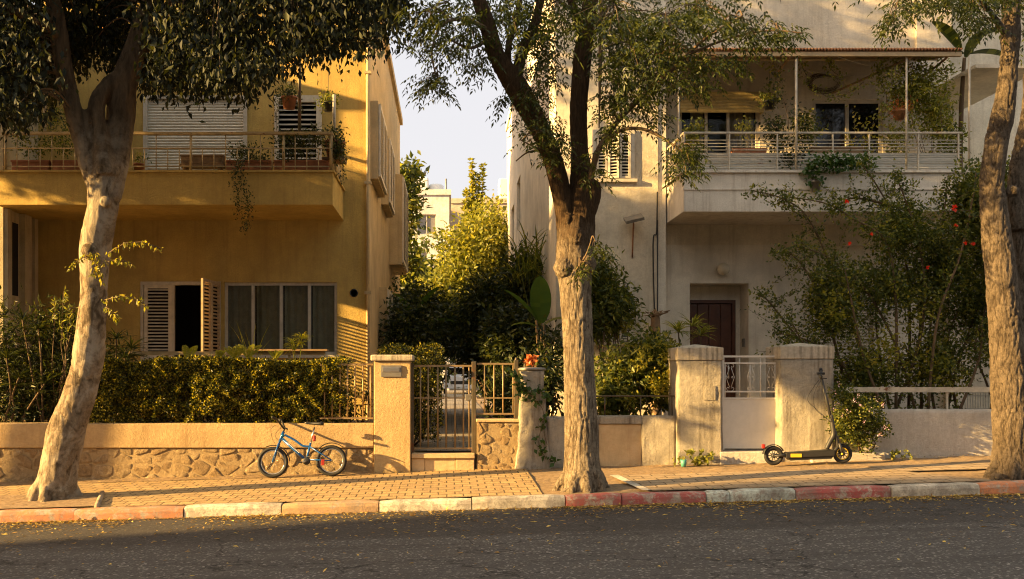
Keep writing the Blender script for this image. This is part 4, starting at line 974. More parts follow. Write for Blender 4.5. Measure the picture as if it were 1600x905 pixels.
for t in (.12, .52, .9): mb = MB(); scroll(mb, gx0+.03+(gx1-gx0-.06)*t, 1.51, .39, 1); mb.build('scrollwork', M['gate_white'], wg)
st = MB(); st.box(XX(1122, YW), XX(1216, YW), YW-.12, YW+.4, -.0, .44, bev=.012); tag(st.build('gate_step', M['white_wall']), 'whitewashed step under the white metal gate', 'step')
# plinth stones beside the right gatepost
st = MB(); st.box(XX(1260, YW), XX(1300, YW), YW-.2, YW-.11, .1, .44, bev=.02); st.box(XX(1302, YW), XX(1375, YW), YW-.18, YW-.02, .1, .43, bev=.02); tag(st.build('plinth_ledge', M['white_wall']), 'low whitewashed ledge at the foot of the right gatepost', 'ledge')

# ================================================================== BUILDINGS BEHIND AND OPPOSITE
def block(label, cat, x0, x1, y0, y1, z1, mat, wins, group=None, z0=0, face=-1, name='apartment_building'):
    """a plain rendered block with real window openings in the face towards the street"""
    t = thing(name, label, cat, ((x0+x1)/2, y0 if face < 0 else y1, 0), group)
    yf, yb = (y0, y1) if face < 0 else (y1, y0); mb = MB()
    wall_open(mb, 'y', yf, x0, x1, z0, z1, wins, .18, -face, 0)
    mb.add([(x0,yb,z0),(x1,yb,z0),(x1,yb,z1),(x0,yb,z1)], [(0,1,2,3)]); mb.add([(x0,yf,z0),(x0,yb,z0),(x0,yb,z1),(x0,yf,z1)], [(0,1,2,3)])
    mb.add([(x1,yf,z0),(x1,yb,z0),(x1,yb,z1),(x1,yf,z1)], [(0,1,2,3)]); mb.build('wall', mat, t)
    mb = MB(); mb.box(x0-.12, x1+.12, y0-.12, y1+.12, z1+.003, z1+.35); mb.build('roof', mat, t)
    for h in wins:
        yy = yf - face*.15; f = MB(); s_ = .05
        f.box(h[0], h[0]+s_, yy-.03, yy+.03, h[2], h[3]); f.box(h[1]-s_, h[1], yy-.03, yy+.03, h[2], h[3]); f.box(h[0]+s_, h[1]-s_, yy-.03, yy+.03, h[3]-s_, h[3]); f.box(h[0]+s_, h[1]-s_, yy-.03, yy+.03, h[2], h[2]+s_)
        f.box((h[0]+h[1])/2-.03, (h[0]+h[1])/2+.03, yy-.03, yy+.03, h[2]+s_, h[3]-s_)
        fo = f.build('window', M['alu'], t); g = MB(); g.box(h[0]+s_, h[1]-s_, yy-.01+(-face*.04), yy+.01+(-face*.04), h[2]+s_, h[3]-s_); g.build('pane', M['grey'], fo)
    return t
YQ = 62.0
bw = block('white flat-roofed block with two water tanks, seen between the houses', 'building', XX(560, YQ), XX(702, YQ), YQ, YQ+12, ZZ(305, YQ), M['far_white'],
           [(XX(652, YQ), XX(681, YQ), ZZ(366, YQ), ZZ(335, YQ)), (XX(650, YQ), XX(668, YQ), ZZ(420, YQ), ZZ(390, YQ)), (XX(590, YQ), XX(612, YQ), ZZ(366, YQ), ZZ(335, YQ)), (XX(652, YQ), XX(681, YQ), ZZ(480, YQ), ZZ(450, YQ))])
mb = MB(); mb.box(XX(650, YQ+2), XX(670, YQ+2), YQ+1, YQ+3, ZZ(304, YQ), ZZ(272, YQ), bev=.1); mb.build('tank_housing', M['tank'], bw)
mb = MB(); mb.lathe([(.02, 0), (.52, 0), (.52, .75), (.4, .85), (.02, .88)], (XX(681, YQ+2), YQ+2, ZZ(300, YQ)), 18); mb.build('water_tank', M['tank'], bw)
mb = MB(); mb.tube([(XX(697, YQ), YQ+.5, ZZ(305, YQ)), (XX(697, YQ), YQ+.5, ZZ(277, YQ))], .06, 6); mb.build('mast', M['grey'], bw)
YQ2 = 70.0
bb = block('beige flat-roofed block standing behind the sunlit citrus tree', 'building', XX(703, YQ2), XX(840, YQ2), YQ2, YQ2+12, ZZ(318, YQ2), M['far_beige'], [(XX(800, YQ2), XX(820, YQ2), ZZ(390, YQ2), ZZ(350, YQ2))])
mb = MB(); mb.box(XX(748, YQ2), XX(840, YQ2), YQ2+2, YQ2+8, ZZ(317, YQ2), ZZ(308, YQ2)); mb.build('roof_storey', M['far_beige'], bb)
mb = MB(); mb.box(XX(781, YQ2), XX(800, YQ2), YQ2+1, YQ2+2.5, ZZ(316, YQ2), ZZ(274, YQ2), bev=.1); mb.build('chimney', M['tank'], bb)
def grid_wins(x0, x1, zs, step=3.2, w_=1.3, h=1.4):
    out = []; x = x0+1.2
    while x+w_ < x1-.6:
        out += [(x, x+w_, z, z+h) for z in zs]; x += step
    return out
block('cream block on the far side of the street behind the viewer', 'building', -34, -4, -20, -6.3, 8.3, M['far_beige'], grid_wins(-34, -4, (1.5, 4.9)), 'houses across the street', face=1)
block('pale tan block facing the villa from across the street', 'building', -2, 34, -20, -6.6, 8.8, M['far_beige'], grid_wins(-2, 34, (1.5, 4.9)), 'houses across the street', face=1)
CB = block('tall corner block whose shadow falls along the road', 'building', -50, -42, -16, -3.2, 20, M['far_beige'], grid_wins(-50, -42, (1.5, 4.7, 7.9, 11.1, 14.3)), 'houses across the street', face=1)
mb = MB(); mb.box(-49.9, -42.1, -3.195, -1.5, -1, 15.1); mb.build('shadow_bay', M['far_beige'], CB)  # unseen bay, added and sized to let sun over it onto the right kerb

# parked car at the end of the path
car = thing('parked_car', 'small white parked car with a roof rack at the end of the garden path', 'car', (.7, 50, .44))
mb = MB(); YC = 48.6; cx0, cx1 = -.25, 1.42; zg = .44
prof = [(cx0, .3), (cx0+.02, .75), (cx0+.14, 1.0), (cx0+.2, 1.38), (cx0+.3, 1.44), (cx1-.3, 1.44), (cx1-.2, 1.38), (cx1-.14, 1.0), (cx1-.02, .75), (cx1, .3)]
mb.prism([(x, z+zg) for x, z in prof], YC+.6, YC+3.6); mb.prism([(cx0+.01, .28+zg), (cx0+.03, .85+zg), (cx1-.03, .85+zg), (cx1-.01, .28+zg)], YC, YC+.598); mb.build('body', M['car'], car)
mb = MB(); mb.prism([(cx0+.2, 1.0+zg), (cx0+.26, 1.32+zg), (cx1-.26, 1.32+zg), (cx1-.2, 1.0+zg)], YC+.585, YC+.597); mb.build('windscreen', M['glass_dark'], car)
mb = MB(); mb.box(cx0+.4, cx1-.4, YC-.012, YC-.002, zg+.5, zg+.66); mb.build('grille', M['black'], car)
for x in (cx0+.2, cx1-.2): MB().lathe([(.09, 0), (.08, -.02), (.01, -.03)], (x, YC-.002, zg+.66), 14, axis='y').build('headlight', M['steel'], car)
mb = MB(); mb.box(cx0+.5, cx1-.5, YC-.02, YC-.003, zg+.36, zg+.46); mb.build('number_plate', M['decal'], car)
for x in (cx0+.1, cx1-.1):
    for y in (YC+.7, YC+2.9): MB().lathe([(.02, -.09), (.2, -.09), (.3, -.07), (.3, .07), (.2, .09), (.02, .09)], (x, y, zg+.3), 18, axis='x').build('wheel', M['rubber'], car)
mb = MB()
for z in (1.62, 1.82): mb.box(cx0+.25, cx1-.65, YC+1, YC+1.03, zg+z, zg+z+.03)
for x in (cx0+.25, cx0+.55, cx1-.68): mb.box(x, x+.03, YC+.995, YC+1.035, zg+1.43, zg+1.86)
mb.build('roof_rack', M['grey'], car)

# ================================================================== TREES
def rng_(s): return np.random.default_rng(s)
def to_w(c, Y=None):
    return [(XX(p[0], p[2]), p[2], ZZ(p[1], p[2]), p[3]*p[2]/F) for p in c]      # (px, py, depth, radius px)
# --- left tree: pale leaning trunk, dense drooping crown
lt = thing('street_tree', 'leaning pale-barked tree with a dense dark hanging crown, nearest the hedge', 'tree', (-5.05, 12.2, -.02), 'street trees')
Yt = 12.2
limbs = [to_w([(78, 800, Yt, 52), (84, 778, Yt, 38), (100, 690, Yt, 31), (125, 610, Yt, 28), (140, 540, Yt+.02, 26), (147, 450, Yt+.05, 24), (150, 380, Yt+.05, 28), (160, 330, Yt, 26), (164, 290, Yt, 27), (170, 255, Yt, 26)]),
         to_w([(158, 310, Yt, 18), (140, 245, Yt-.05, 22), (120, 190, Yt-.15, 19), (105, 130, Yt-.2, 18), (96, 80, Yt-.3, 17), (84, 10, Yt-.4, 15), (60, -90, Yt-.6, 13), (20, -220, Yt-.9, 9)]),
         to_w([(172, 310, Yt, 20), (182, 235, Yt+.1, 24), (188, 190, Yt+.15, 25), (192, 140, Yt+.15, 23), (205, 95, Yt+.15, 21), (222, 40, Yt+.2, 17), (240, -20, Yt+.3, 16), (262, -130, Yt+.3, 13), (300, -260, Yt+.2, 8)]),
         to_w([(166, 275, Yt-.1, 22), (158, 215, Yt-.1, 18), (150, 165, Yt-.1, 18), (165, 140, Yt, 17), (188, 125, Yt+.1, 18)]),
         to_w([(218, 50, Yt+.2, 13), (250, 20, Yt-.1, 10), (290, -10, Yt-.5, 9), (380, -60, Yt-.8, 7), (480, -90, Yt-.9, 5)]),
         to_w([(200, 90, Yt+.2, 11), (260, 62, Yt+.6, 8), (330, 45, Yt+1, 6), (430, 30, Yt+1.2, 4)]),
         to_w([(96, 60, Yt-.3, 10), (50, 30, Yt-.8, 8), (-20, 0, Yt-1.2, 6), (-90, -40, Yt-1.5, 4)]),
         to_w([(90, 790, Yt-.05, 22), (115, 793, Yt-.1, 14), (135, 797, Yt-.15, 5)]), to_w([(65, 780, Yt-.05, 20), (48, 792, Yt-.12, 13), (38, 800, Yt-.18, 5)])]
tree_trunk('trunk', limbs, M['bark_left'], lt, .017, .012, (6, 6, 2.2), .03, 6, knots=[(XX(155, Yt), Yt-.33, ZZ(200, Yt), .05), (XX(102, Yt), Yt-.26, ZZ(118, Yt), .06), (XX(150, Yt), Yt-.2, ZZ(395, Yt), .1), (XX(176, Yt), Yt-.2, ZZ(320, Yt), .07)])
g = rng_(1); lv = Leaves(); tw = MB(); LPT = limb_points(limbs)
def bottom(px):      # ragged lower edge of the crown
    return np.interp(px, [-300, -60, 0, 60, 95, 150, 230, 300, 380, 430, 480, 560, 600, 640, 660], [150, 185, 205, 190, 120, 100, 150, 155, 150, 118, 92, 92, 75, 15, -60])
ncl = 3300
for k in range(ncl):
    px = g.uniform(-420, 632); Y = g.uniform(10.4, 13.9)
    deep = g.random() ** 1.5
    # the crown's underside rises away from the camera so the fringe shows at several depths
    pb = bottom(px + g.normal() * 12) - (6 + 30 * g.random()) 
    py = pb - deep * 280
    if 60 < px < 245 and -60 < py < 175: Y = g.uniform(12.75, 14.2)
    c = np.array(W(px, py, Y))
    if c[2] > 9.0: continue
    edge = deep < .12
    if edge and g.random() < .25: continue
    n = 28 if py > -40 else 14
    P = c + g.normal(size=(n, 3)) * [.13, .13, .10]; D = g.normal(size=(n, 3)) * .5 + [0, 0, -.95]
    sc = g.uniform(.5, 1.4, n) * (1 if py > -40 else 1.5); lv.put(P, D, .088*sc, .04*sc)
    if k % 14 == 0: tie(tw, LPT, c, .014, .25)
for k in range(420):   # fill towards the top, in heavier leaves
    px = g.uniform(-420, 620); Y = g.uniform(10.2, 14.0); c = np.array(W(px, g.uniform(-400, -60), Y))
    P = c + g.normal(size=(16, 3)) * .26; D = g.normal(size=(16, 3)) + [0, 0, -.6]; lv.put(P, D, .16, .08)
for k in range(620):   # extra leaves added out of view to shade the villa's upper wall
    c = np.array([g.uniform(-8.5, -1.2), g.uniform(12.6, 15.4), g.uniform(9.7, 11.8)])
    if mnoise.noise(tuple(c*.7)) < -.1: continue
    lv.put(c+g.normal(size=(14, 3))*.25, g.normal(size=(14, 3)) + [0, 0, -.6], .2, .1)
lv.build('crown', M['ficus'], lt, g); tw.build('twigs', M['stem'], lt)
# sunlit sprigs on the trunk
g = rng_(2); lv = Leaves(); tw = MB()
for pts in ([(170, 395), (195, 380), (222, 378), (250, 388)], [(165, 410), (185, 405), (205, 412)], [(160, 470), (190, 462), (215, 468), (228, 478)], [(150, 395), (125, 405), (108, 418)], [(165, 480), (180, 490), (185, 500)], [(150, 400), (155, 420), (160, 440)], [(140, 395), (150, 415), (145, 430)]):
    pp = [np.array(W(x, y, Yt-.3 - .02*i)) for i, (x, y) in enumerate(pts)]; tw.tube(pp, .006, 5)
    for a, b in zip(pp, pp[1:]):
        for t in np.linspace(0, 1, 5):
            c = a+(b-a)*t; n = 3; lv.put(np.repeat([c], n, 0)+g.normal(size=(n, 3))*.015, g.normal(size=(n, 3))*.5+[.15, 0, -.8], .075*g.uniform(.6, 1.2, n), .032)
lv.build('sprig_leaves', M['yellowleaf'], lt, g); tw.build('sprigs', M['stem'], lt)

# unseen tree added at the left; its crown is shaped to shade trunks and fronts
ot = thing('street_tree', 'unseen broad-crowned tree added further along the kerb to shade the trunks', 'tree', (-14, 11.8, -.3), 'street trees')
g = rng_(5); lv = Leaves(); m = 9000
P = np.stack([g.uniform(-19, -9.3, m), g.uniform(9.4, 15.0, m), g.uniform(5.6, 9.6, m)], 1)
k = (((P[:, 0]+14.2)/4.9)**2 + ((P[:, 1]-12.2)/2.8)**2 + ((P[:, 2]-7.6)/1.9)**2 < 1) & (P[:, 2] > 5.9 + np.maximum(0, -12.5-P[:, 0])*.42) & np.array([mnoise.noise((p[0]*1.1, p[1]*1.2, p[2]*1.3+3)) > -.1 for p in P]); P = P[k]
for p in P[:2100]: lv.put(p+g.normal(size=(6, 3))*.15, g.normal(size=(6, 3))+[0, 0, -.6], .2, .1)
lv.build('crown', M['ficus'], ot, g); mb = MB(); smooth_tube(mb, [(-14, 11.8, -.4, .3), (-14.1, 11.8, 2, .2), (-14, 11.7, 4.5, .18), (-13.8, 11.7, 8, .08)], 5, 12)
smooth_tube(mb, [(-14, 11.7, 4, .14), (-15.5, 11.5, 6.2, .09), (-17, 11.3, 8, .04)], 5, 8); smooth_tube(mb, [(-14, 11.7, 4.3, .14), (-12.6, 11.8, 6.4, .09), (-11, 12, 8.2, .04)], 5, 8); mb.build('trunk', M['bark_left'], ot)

# --- middle tree: fissured trunk, two leaders, pinnate sprays
mt = thing('street_tree', 'upright tree with ridged brown bark, forking above a knotty collar, between the two houses', 'tree', (1.65, 11.75, .16), 'street trees')
Yt = 11.75
limbs = [to_w([(912, 790, Yt, 44), (911, 762, Yt, 38), (909, 720, Yt, 32), (907, 650, Yt, 28.5), (904, 560, Yt, 27.5), (901, 480, Yt, 27), (898, 425, Yt, 30), (896, 390, Yt, 29), (898, 340, Yt, 25)]),
         to_w([(892, 400, Yt, 24), (884, 340, Yt, 18), (874, 290, Yt-.02, 18), (860, 240, Yt-.05, 18), (838, 190, Yt-.1, 20), (812, 145, Yt-.15, 22), (795, 118, Yt-.2, 20), (775, 85, Yt-.3, 16), (762, 40, Yt-.35, 15), (748, 0, Yt-.4, 15), (720, -90, Yt-.5, 12), (690, -180, Yt-.6, 8)]),
         to_w([(905, 400, Yt, 26), (908, 340, Yt+.02, 25), (910, 285, Yt+.05, 22), (906, 235, Yt+.08, 17), (904, 170, Yt+.1, 17), (908, 110, Yt+.1, 17), (914, 60, Yt+.1, 16), (922, 0, Yt+.1, 15), (935, -90, Yt+.2, 12), (950, -200, Yt+.2, 8)]),
         to_w([(806, 130, Yt-.15, 13), (815, 85, Yt-.1, 11), (835, 40, Yt, 10), (850, -20, Yt, 9), (880, -120, Yt+.1, 6)]),
         to_w([(795, 110, Yt-.2, 6), (795, 70, Yt-.3, 6), (806, 35, Yt-.3, 5), (815, -20, Yt-.3, 4)]),
         to_w([(905, 45, Yt+.1, 10), (890, -10, Yt+.1, 9), (875, -80, Yt+.1, 7)]),
         to_w([(915, 330, Yt, 20), (925, 305, Yt, 18), (928, 285, Yt-.02, 14)]),
         to_w([(920, 770, Yt-.05, 20), (942, 774, Yt-.1, 12), (958, 780, Yt-.15, 4)]), to_w([(895, 770, Yt-.1, 20), (878, 776, Yt-.15, 12), (862, 784, Yt-.2, 4)])]
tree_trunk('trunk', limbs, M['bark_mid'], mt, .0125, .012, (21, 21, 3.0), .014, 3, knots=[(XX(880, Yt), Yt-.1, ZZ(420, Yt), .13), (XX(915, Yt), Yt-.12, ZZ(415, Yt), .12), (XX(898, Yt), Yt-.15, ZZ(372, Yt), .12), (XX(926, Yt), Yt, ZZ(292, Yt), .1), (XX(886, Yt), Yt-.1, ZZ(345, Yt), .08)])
g = rng_(7); lv = Leaves(); tw = MB()
thin = [to_w([(922, 285, Yt-.1, 5), (935, 235, Yt-.2, 4.5), (965, 190, Yt-.3, 4), (1010, 145, Yt-.5, 3.5), (1055, 105, Yt-.6, 3), (1100, 62, Yt-.8, 2.5), (1160, 25, Yt-1, 2)]),
        to_w([(922, 270, Yt-.1, 4), (938, 232, Yt-.25, 3.5), (965, 206, Yt-.4, 3), (1000, 201, Yt-.5, 2.6), (1035, 215, Yt-.6, 2.2), (1062, 235, Yt-.7, 1.5)]),
        to_w([(1075, 85, Yt-.7, 2.2), (1140, 60, Yt-.8, 1.8), (1200, 48, Yt-1, 1.4), (1255, 52, Yt-1.1, 1)]),
        to_w([(760, 45, Yt-.4, 4), (725, 30, Yt-.6, 3), (690, 40, Yt-.8, 2.3), (675, 80, Yt-.9, 1.6), (680, 115, Yt-.9, 1)]),
        to_w([(765, 60, Yt-.3, 4), (735, 75, Yt-.5, 2.5), (700, 60, Yt-.6, 1.5)]),
        to_w([(850, 235, Yt-.3, 2), (825, 238, Yt-.4, 1.5), (806, 252, Yt-.4, 1)]), to_w([(870, 240, Yt-.35, 1.8), (840, 232, Yt-.5, 1.5), (812, 218, Yt-.5, .9)]),
        to_w([(940, 0, Yt, 3), (938, 80, Yt-.2, 3), (937, 150, Yt-.3, 2), (936, 200, Yt-.3, 1)]),
        to_w([(898, 425, Yt-.2, 1.6), (915, 400, Yt-.26, 1.4), (925, 372, Yt-.3, .8)])]
for t in thin: smooth_tube(tw, t, 5, 6)
LPT = limb_points(limbs + thin)
# sprays: (px, py, spread x, spread y, count, depth, depth spread)
sprays = [(685, 128, 26, 16, 26, 11.0, .12), (668, 30, 20, 28, 18, 11, .4), (700, 20, 45, 28, 50, 11.2, .6), (735, 60, 30, 30, 30, 11.3, .4), (690, 70, 25, 22, 22, 11.1, .3), (750, 100, 14, 18, 12, 11.3, .2),
          (790, 20, 45, 35, 60, 11.8, .7), (840, 60, 35, 35, 60, 12, .6), (855, 110, 22, 26, 26, 12, .4), (870, 20, 60, 30, 60, 12, .8), (960, 30, 60, 40, 120, 11.6, .8), (985, 90, 50, 40, 110, 11.6, .6),
          (960, 150, 22, 40, 40, 11.6, .4), (1000, 140, 30, 22, 24, 11.4, .4), (1040, 40, 45, 30, 60, 11.3, .5), (1090, 20, 40, 22, 40, 11.1, .5), (1110, 95, 45, 12, 28, 11, .2), (1080, 130, 35, 12, 16, 11, .2),
          (1150, 35, 40, 16, 26, 10.9, .3), (1215, 48, 34, 12, 22, 10.8, .2), (1170, 60, 30, 12, 12, 10.8, .2), (1020, 180, 20, 14, 10, 11.3, .2), (955, 205, 12, 28, 14, 11.3, .2), (1065, 235, 24, 16, 22, 11.0, .2),
          (1070, 265, 16, 12, 10, 11, .15), (830, 150, 20, 20, 16, 11.3, .1), (850, 190, 22, 20, 16, 11.3, .1), (870, 235, 26, 20, 12, 11.35, .1), (850, 220, 26, 24, 12, 11.25, .1), (925, 262, 14, 20, 8, 11.3, .1),
          (790, 150, 8, 14, 5, 11.4, .1), (1030, 95, 50, 30, 40, 11.3, .5), (640, 40, 16, 30, 10, 11.2, .3), (930, 385, 10, 10, 4, 11.4, .1), (905, 415, 14, 8, 5, 11.35, .06)]
for (px, py, sx, sy, n, Y, sY) in sprays:
    m = int(n * 2.5); P = np.array([W(px + g.normal()*sx*.62, py + g.normal()*sy*.62, Y + g.normal()*sY) for _ in range(m)])
    D = g.normal(size=(m, 3)); D[:, 2] = D[:, 2]*.3 - .25; D[:, 0] += (px > 900)*.4 - (px < 760)*.4
    pinnate(lv, P, D, .2, 4, .078, .027, g, .4)
    ctr = np.array(W(px, py - sy*.6, Y)); tie(tw, LPT, ctr, .012, .06)
    for p in P[::7]: tw.tube([ctr, (ctr+p)/2 + [0, 0, .04], p], [.005, .004, .002], 4)
# the crown above the picture
m = 2600; P = np.stack([g.uniform(-1.0, 5.4, m), g.uniform(9.4, 14.4, m), 6.6 + 3.2*g.random(m)**1.2], 1)
k = ((P[:, 0]-2)/3.6)**2 + ((P[:, 1]-11.9)/2.8)**2 + ((P[:, 2]-7.6)/2.4)**2 < 1; P = P[k]; k = np.array([mnoise.noise((p[0]*.9, p[1]*.9, p[2]*.9)) > -.12 for p in P]); P = P[k]
pinnate(lv, P, g.normal(size=(len(P), 3))*[1, 1, .4] + [0, 0, -.2], .24, 4, .1, .034, g, .3)
lv.build('crown', M['ash'], mt, g); tw.build('twigs', M['stem'], mt)

# --- right tree
to_w_ = to_w
def to_w(c): return [(p[0], p[1], p[2], p[3]*.86) for p in to_w_(c)]
rt = thing('street_tree', 'grey fissured tree at the right edge with a second stem behind it', 'tree', (6.95, 11.8, .3), 'street trees')
Yt = 11.8
limbs = [to_w([(1588, 775, Yt, 56), (1586, 745, Yt, 46), (1583, 700, Yt, 38), (1578, 620, Yt, 35), (1572, 520, Yt, 32), (1564, 430, Yt, 29), (1556, 350, Yt, 27), (1550, 290, Yt, 23), (1556, 230, Yt-.05, 22), (1568, 170, Yt-.1, 22), (1577, 90, Yt-.15, 19), (1579, 20, Yt-.2, 19), (1582, -80, Yt-.3, 16), (1590, -220, Yt-.4, 10)]),
         to_w([(1590, 360, Yt+.15, 15), (1588, 290, Yt+.2, 17), (1596, 230, Yt+.25, 17), (1608, 180, Yt+.3, 16), (1612, 100, Yt+.3, 15), (1630, -20, Yt+.3, 13), (1650, -200, Yt+.3, 8)]),
         to_w([(1582, 600, Yt+.25, 26), (1590, 480, Yt+.3, 22), (1592, 400, Yt+.25, 18), (1590, 340, Yt+.2, 16)]),
         to_w([(1575, 60, Yt-.2, 8), (1540, 10, Yt-.5, 7), (1490, -40, Yt-.9, 5), (1430, -60, Yt-1.1, 3)]),
         to_w([(1560, 745, Yt-.15, 18), (1545, 758, Yt-.2, 10), (1528, 766, Yt-.25, 4)])]
tree_trunk('trunk', limbs, M['bark_right'], rt, .0125, .016, (22, 22, 5.0), .018, 3, knots=[(XX(1578, Yt), Yt-.05, ZZ(300, Yt), .07)])
g = rng_(9); lv = Leaves(); tw = MB(); LPT = limb_points(limbs)
sprays = [(1400, 22, 16, 16, 16, 10.7, .15), (1385, 42, 10, 10, 6, 10.7, .1), (1430, 5, 30, 14, 30, 10.8, .3), (1490, -10, 40, 18, 50, 10.9, .4), (1520, 20, 22, 20, 30, 11.1, .4), (1555, -5, 40, 18, 40, 11.3, .4), (1540, 35, 12, 12, 8, 11.1, .2), (1595, 30, 12, 30, 20, 12.2, .3)]
for (px, py, sx, sy, n, Y, sY) in sprays:
    m = int(n*1.9); P = np.array([W(px + g.normal()*sx*.62, py + g.normal()*sy*.62, Y + g.normal()*sY) for _ in range(m)])
    D = g.normal(size=(m, 3)); D[:, 2] = D[:, 2]*.3 - .3; pinnate(lv, P, D, .18, 4, .07, .026, g, .4)
    ctr = np.array(W(px, py - sy*.6, Y)); tie(tw, LPT, ctr, .012, .06)
    for p in P[::7]: tw.tube([ctr, (ctr+p)/2 + [0, 0, .04], p], [.005, .004, .002], 4)
m = 1800; P = np.stack([g.uniform(4.6, 10.5, m), g.uniform(9.6, 14.2, m), 6.7 + 3*g.random(m)], 1)
k = ((P[:, 0]-7.4)/2.9)**2 + ((P[:, 1]-11.8)/2.4)**2 + ((P[:, 2]-7.8)/2.2)**2 < 1; P = P[k]
pinnate(lv, P, g.normal(size=(len(P), 3))*[1, 1, .4] + [0, 0, -.2], .24, 4, .1, .034, g, .3)
lv.build('crown', M['ash'], rt, g); tw.build('twigs', M['stem'], rt)

# ================================================================== SHRUBS, HEDGES, GARDEN PLANTS
def plant(name, label, cat, base, group=None): return thing(name, label, cat, base, group)
def stems(mb, base, tops, r0, r1, rng, wob=.12, k=6, n=6):
    for tpt in tops:
        b = np.array(base) + [rng.normal()*.06, rng.normal()*.04, 0]; tpt = np.array(tpt); pts = []
        for t in np.linspace(0, 1, 5):
            p = b + (tpt-b)*t + (rng.normal(size=3)*wob*math.sin(math.pi*t)); pts.append((*p, r0+(r1-r0)*t))
        smooth_tube(mb, pts, 3, n)
# clipped hedge on the wall
g = rng_(21)
hd = plant('hedge', 'long clipped dark hedge with sun-gilded leaves on top of the tan wall', 'hedge', (-3.7, 14.5, .84))
lv = Leaves(); n = 64000
x = g.uniform(XX(130, 14.2), XX(548, 14.2), n); y = 14.0 + .9*g.random(n)**2.4; z = .83 + g.random(n)**.85*.98
bulge = np.array([mnoise.noise((a*2.2, b*2, c*2.6)) for a, b, c in zip(x, y, z)])
y += -.1*bulge; y = np.where((z < .95), y+.05, y); top = 1.76 + .05*np.sin(x*3.1) + bulge*.08; z = np.minimum(z, top + g.normal(size=n)*.02)
ex = np.abs(x - (XX(130, 14.2)+XX(548, 14.2))/2); hw = (XX(548, 14.2)-XX(130, 14.2))/2
fine = np.array([mnoise.noise((a*7, b*7, c*7)) for a, b, c in zip(x, y, z)]); keep = (ex < hw - .25 + .3*g.random(n)) & ((fine > -.22) | (y > 14.3)); y -= .13*fine; x, y, z = x[keep], y[keep], z[keep]; m = len(x)
lv.put(np.stack([x, y, z], 1), g.normal(size=(m, 3)) + [0, -.5, .35], g.uniform(.03, .056, m), g.uniform(.018, .034, m))
lv.build('foliage', M['hedge'], hd, g)
tw = MB()
for k in range(46): xx = g.uniform(XX(150, 14.4), XX(520, 14.4)); stems(tw, (xx, 14.5, .6), [(xx+g.normal()*.15, 14.4+g.normal()*.15, 1.55)], .015, .005, g, .05, 4, 5)
tw.build('stems', M['stem'], hd)
mb = MB(); mb.box(-7.2, XX(583, YW)-.01, YW+.272, YW+1.8, .2, .8); structure(mb.build('raised_bed', M['soil']))

# tall dark shrubs at the far left, with strap-leaved rosettes
sd = plant('oleander_shrub', 'tall dark shrub mass behind the wall at the left edge, around the pale trunk', 'shrub', (-6.5, 15, .4)); lv = Leaves(); g = rng_(31)
for c, r, nc in (((-6.7, 15.0, 1.6), (1.0, .5, 1.0), 240), ((-5.7, 14.8, 1.3), (.6, .4, .75), 140), ((-6.2, 15.1, 2.2), (.35, .35, .5), 40), ((-7.5, 14.8, 1.9), (.8, .5, 1.0), 130), ((-5.2, 14.9, 1.5), (.35, .3, .5), 50), ((-6.9, 14.5, 1.2), (.9, .3, .5), 100)):
    blob_leaves(lv, g, c, r, nc, 22, .12, .026, .13, .1)
lv.build('foliage', M['darkleaf'], sd, g); tw = MB(); stems(tw, (-6.5, 15, .4), [(-6.9, 15, 2.2), (-6.1, 14.9, 2.5), (-5.7, 14.9, 2.0), (-7.3, 14.9, 2.3), (-5.4, 14.9, 1.8)], .03, .01, g); tw.build('stems', M['stem'], sd)
dr = [(((115, 505), (60, 515), (35, 500)), 'narrow-leaved rosette plant beside the dark shrubs, left of the pale trunk', (-6.1, 14.6)),
      (((195, 560), (182, 530), (205, 545)), 'spiky rosette plant in the gap between the pale trunk and the hedge', (-5.1, 14.7)),
      (((30, 590), (70, 600), (10, 560)), 'low spiky rosette plant above the wall at the left edge', (-6.6, 14.4))]
for heads, lab, (bx, by) in dr:
    p_ = plant('strap_leaf_plant', lab, 'plant', (bx, by, .5), 'spiky rosette plants'); mb = MB(); tw = MB()
    for hx, hy in heads:
        c = W(hx, hy, by-.2); rosette(mb, c, 26, .34, .022, g, .6, .8); rosette(mb, c+Vector((.0, 0, -.12)), 14, .3, .022, g, .1, .9); stems(tw, (bx, by, .5), [c], .018, .012, g, .04)
    add_rnd(mb.build('leaves', M['darkleaf'], p_), g); tw.build('stems', M['stem'], p_)
g = rng_(33); p_ = plant('oleander_sprig', 'sunlit shrub shoots rising against the amber wall, left of the pale trunk', 'shrub', (-5.9, 14.4, .6)); lv = Leaves(); tw = MB()
for (a, b) in ((100, 455), (115, 480), (85, 470), (125, 500), (100, 500)):
    tpt = W(a, b, 14.3); stems(tw, (-5.9, 14.5, .8), [tpt], .012, .005, g, .04)
    for q in range(4):
        c = tpt + Vector((g.normal()*.03, 0, -.09*q)); lv.put(np.repeat([c], 7, 0), g.normal(size=(7, 3))+[0, 0, .3], .11, .02)
lv.build('leaves', M['bright'], p_, g); tw.build('stems', M['stem'], p_)

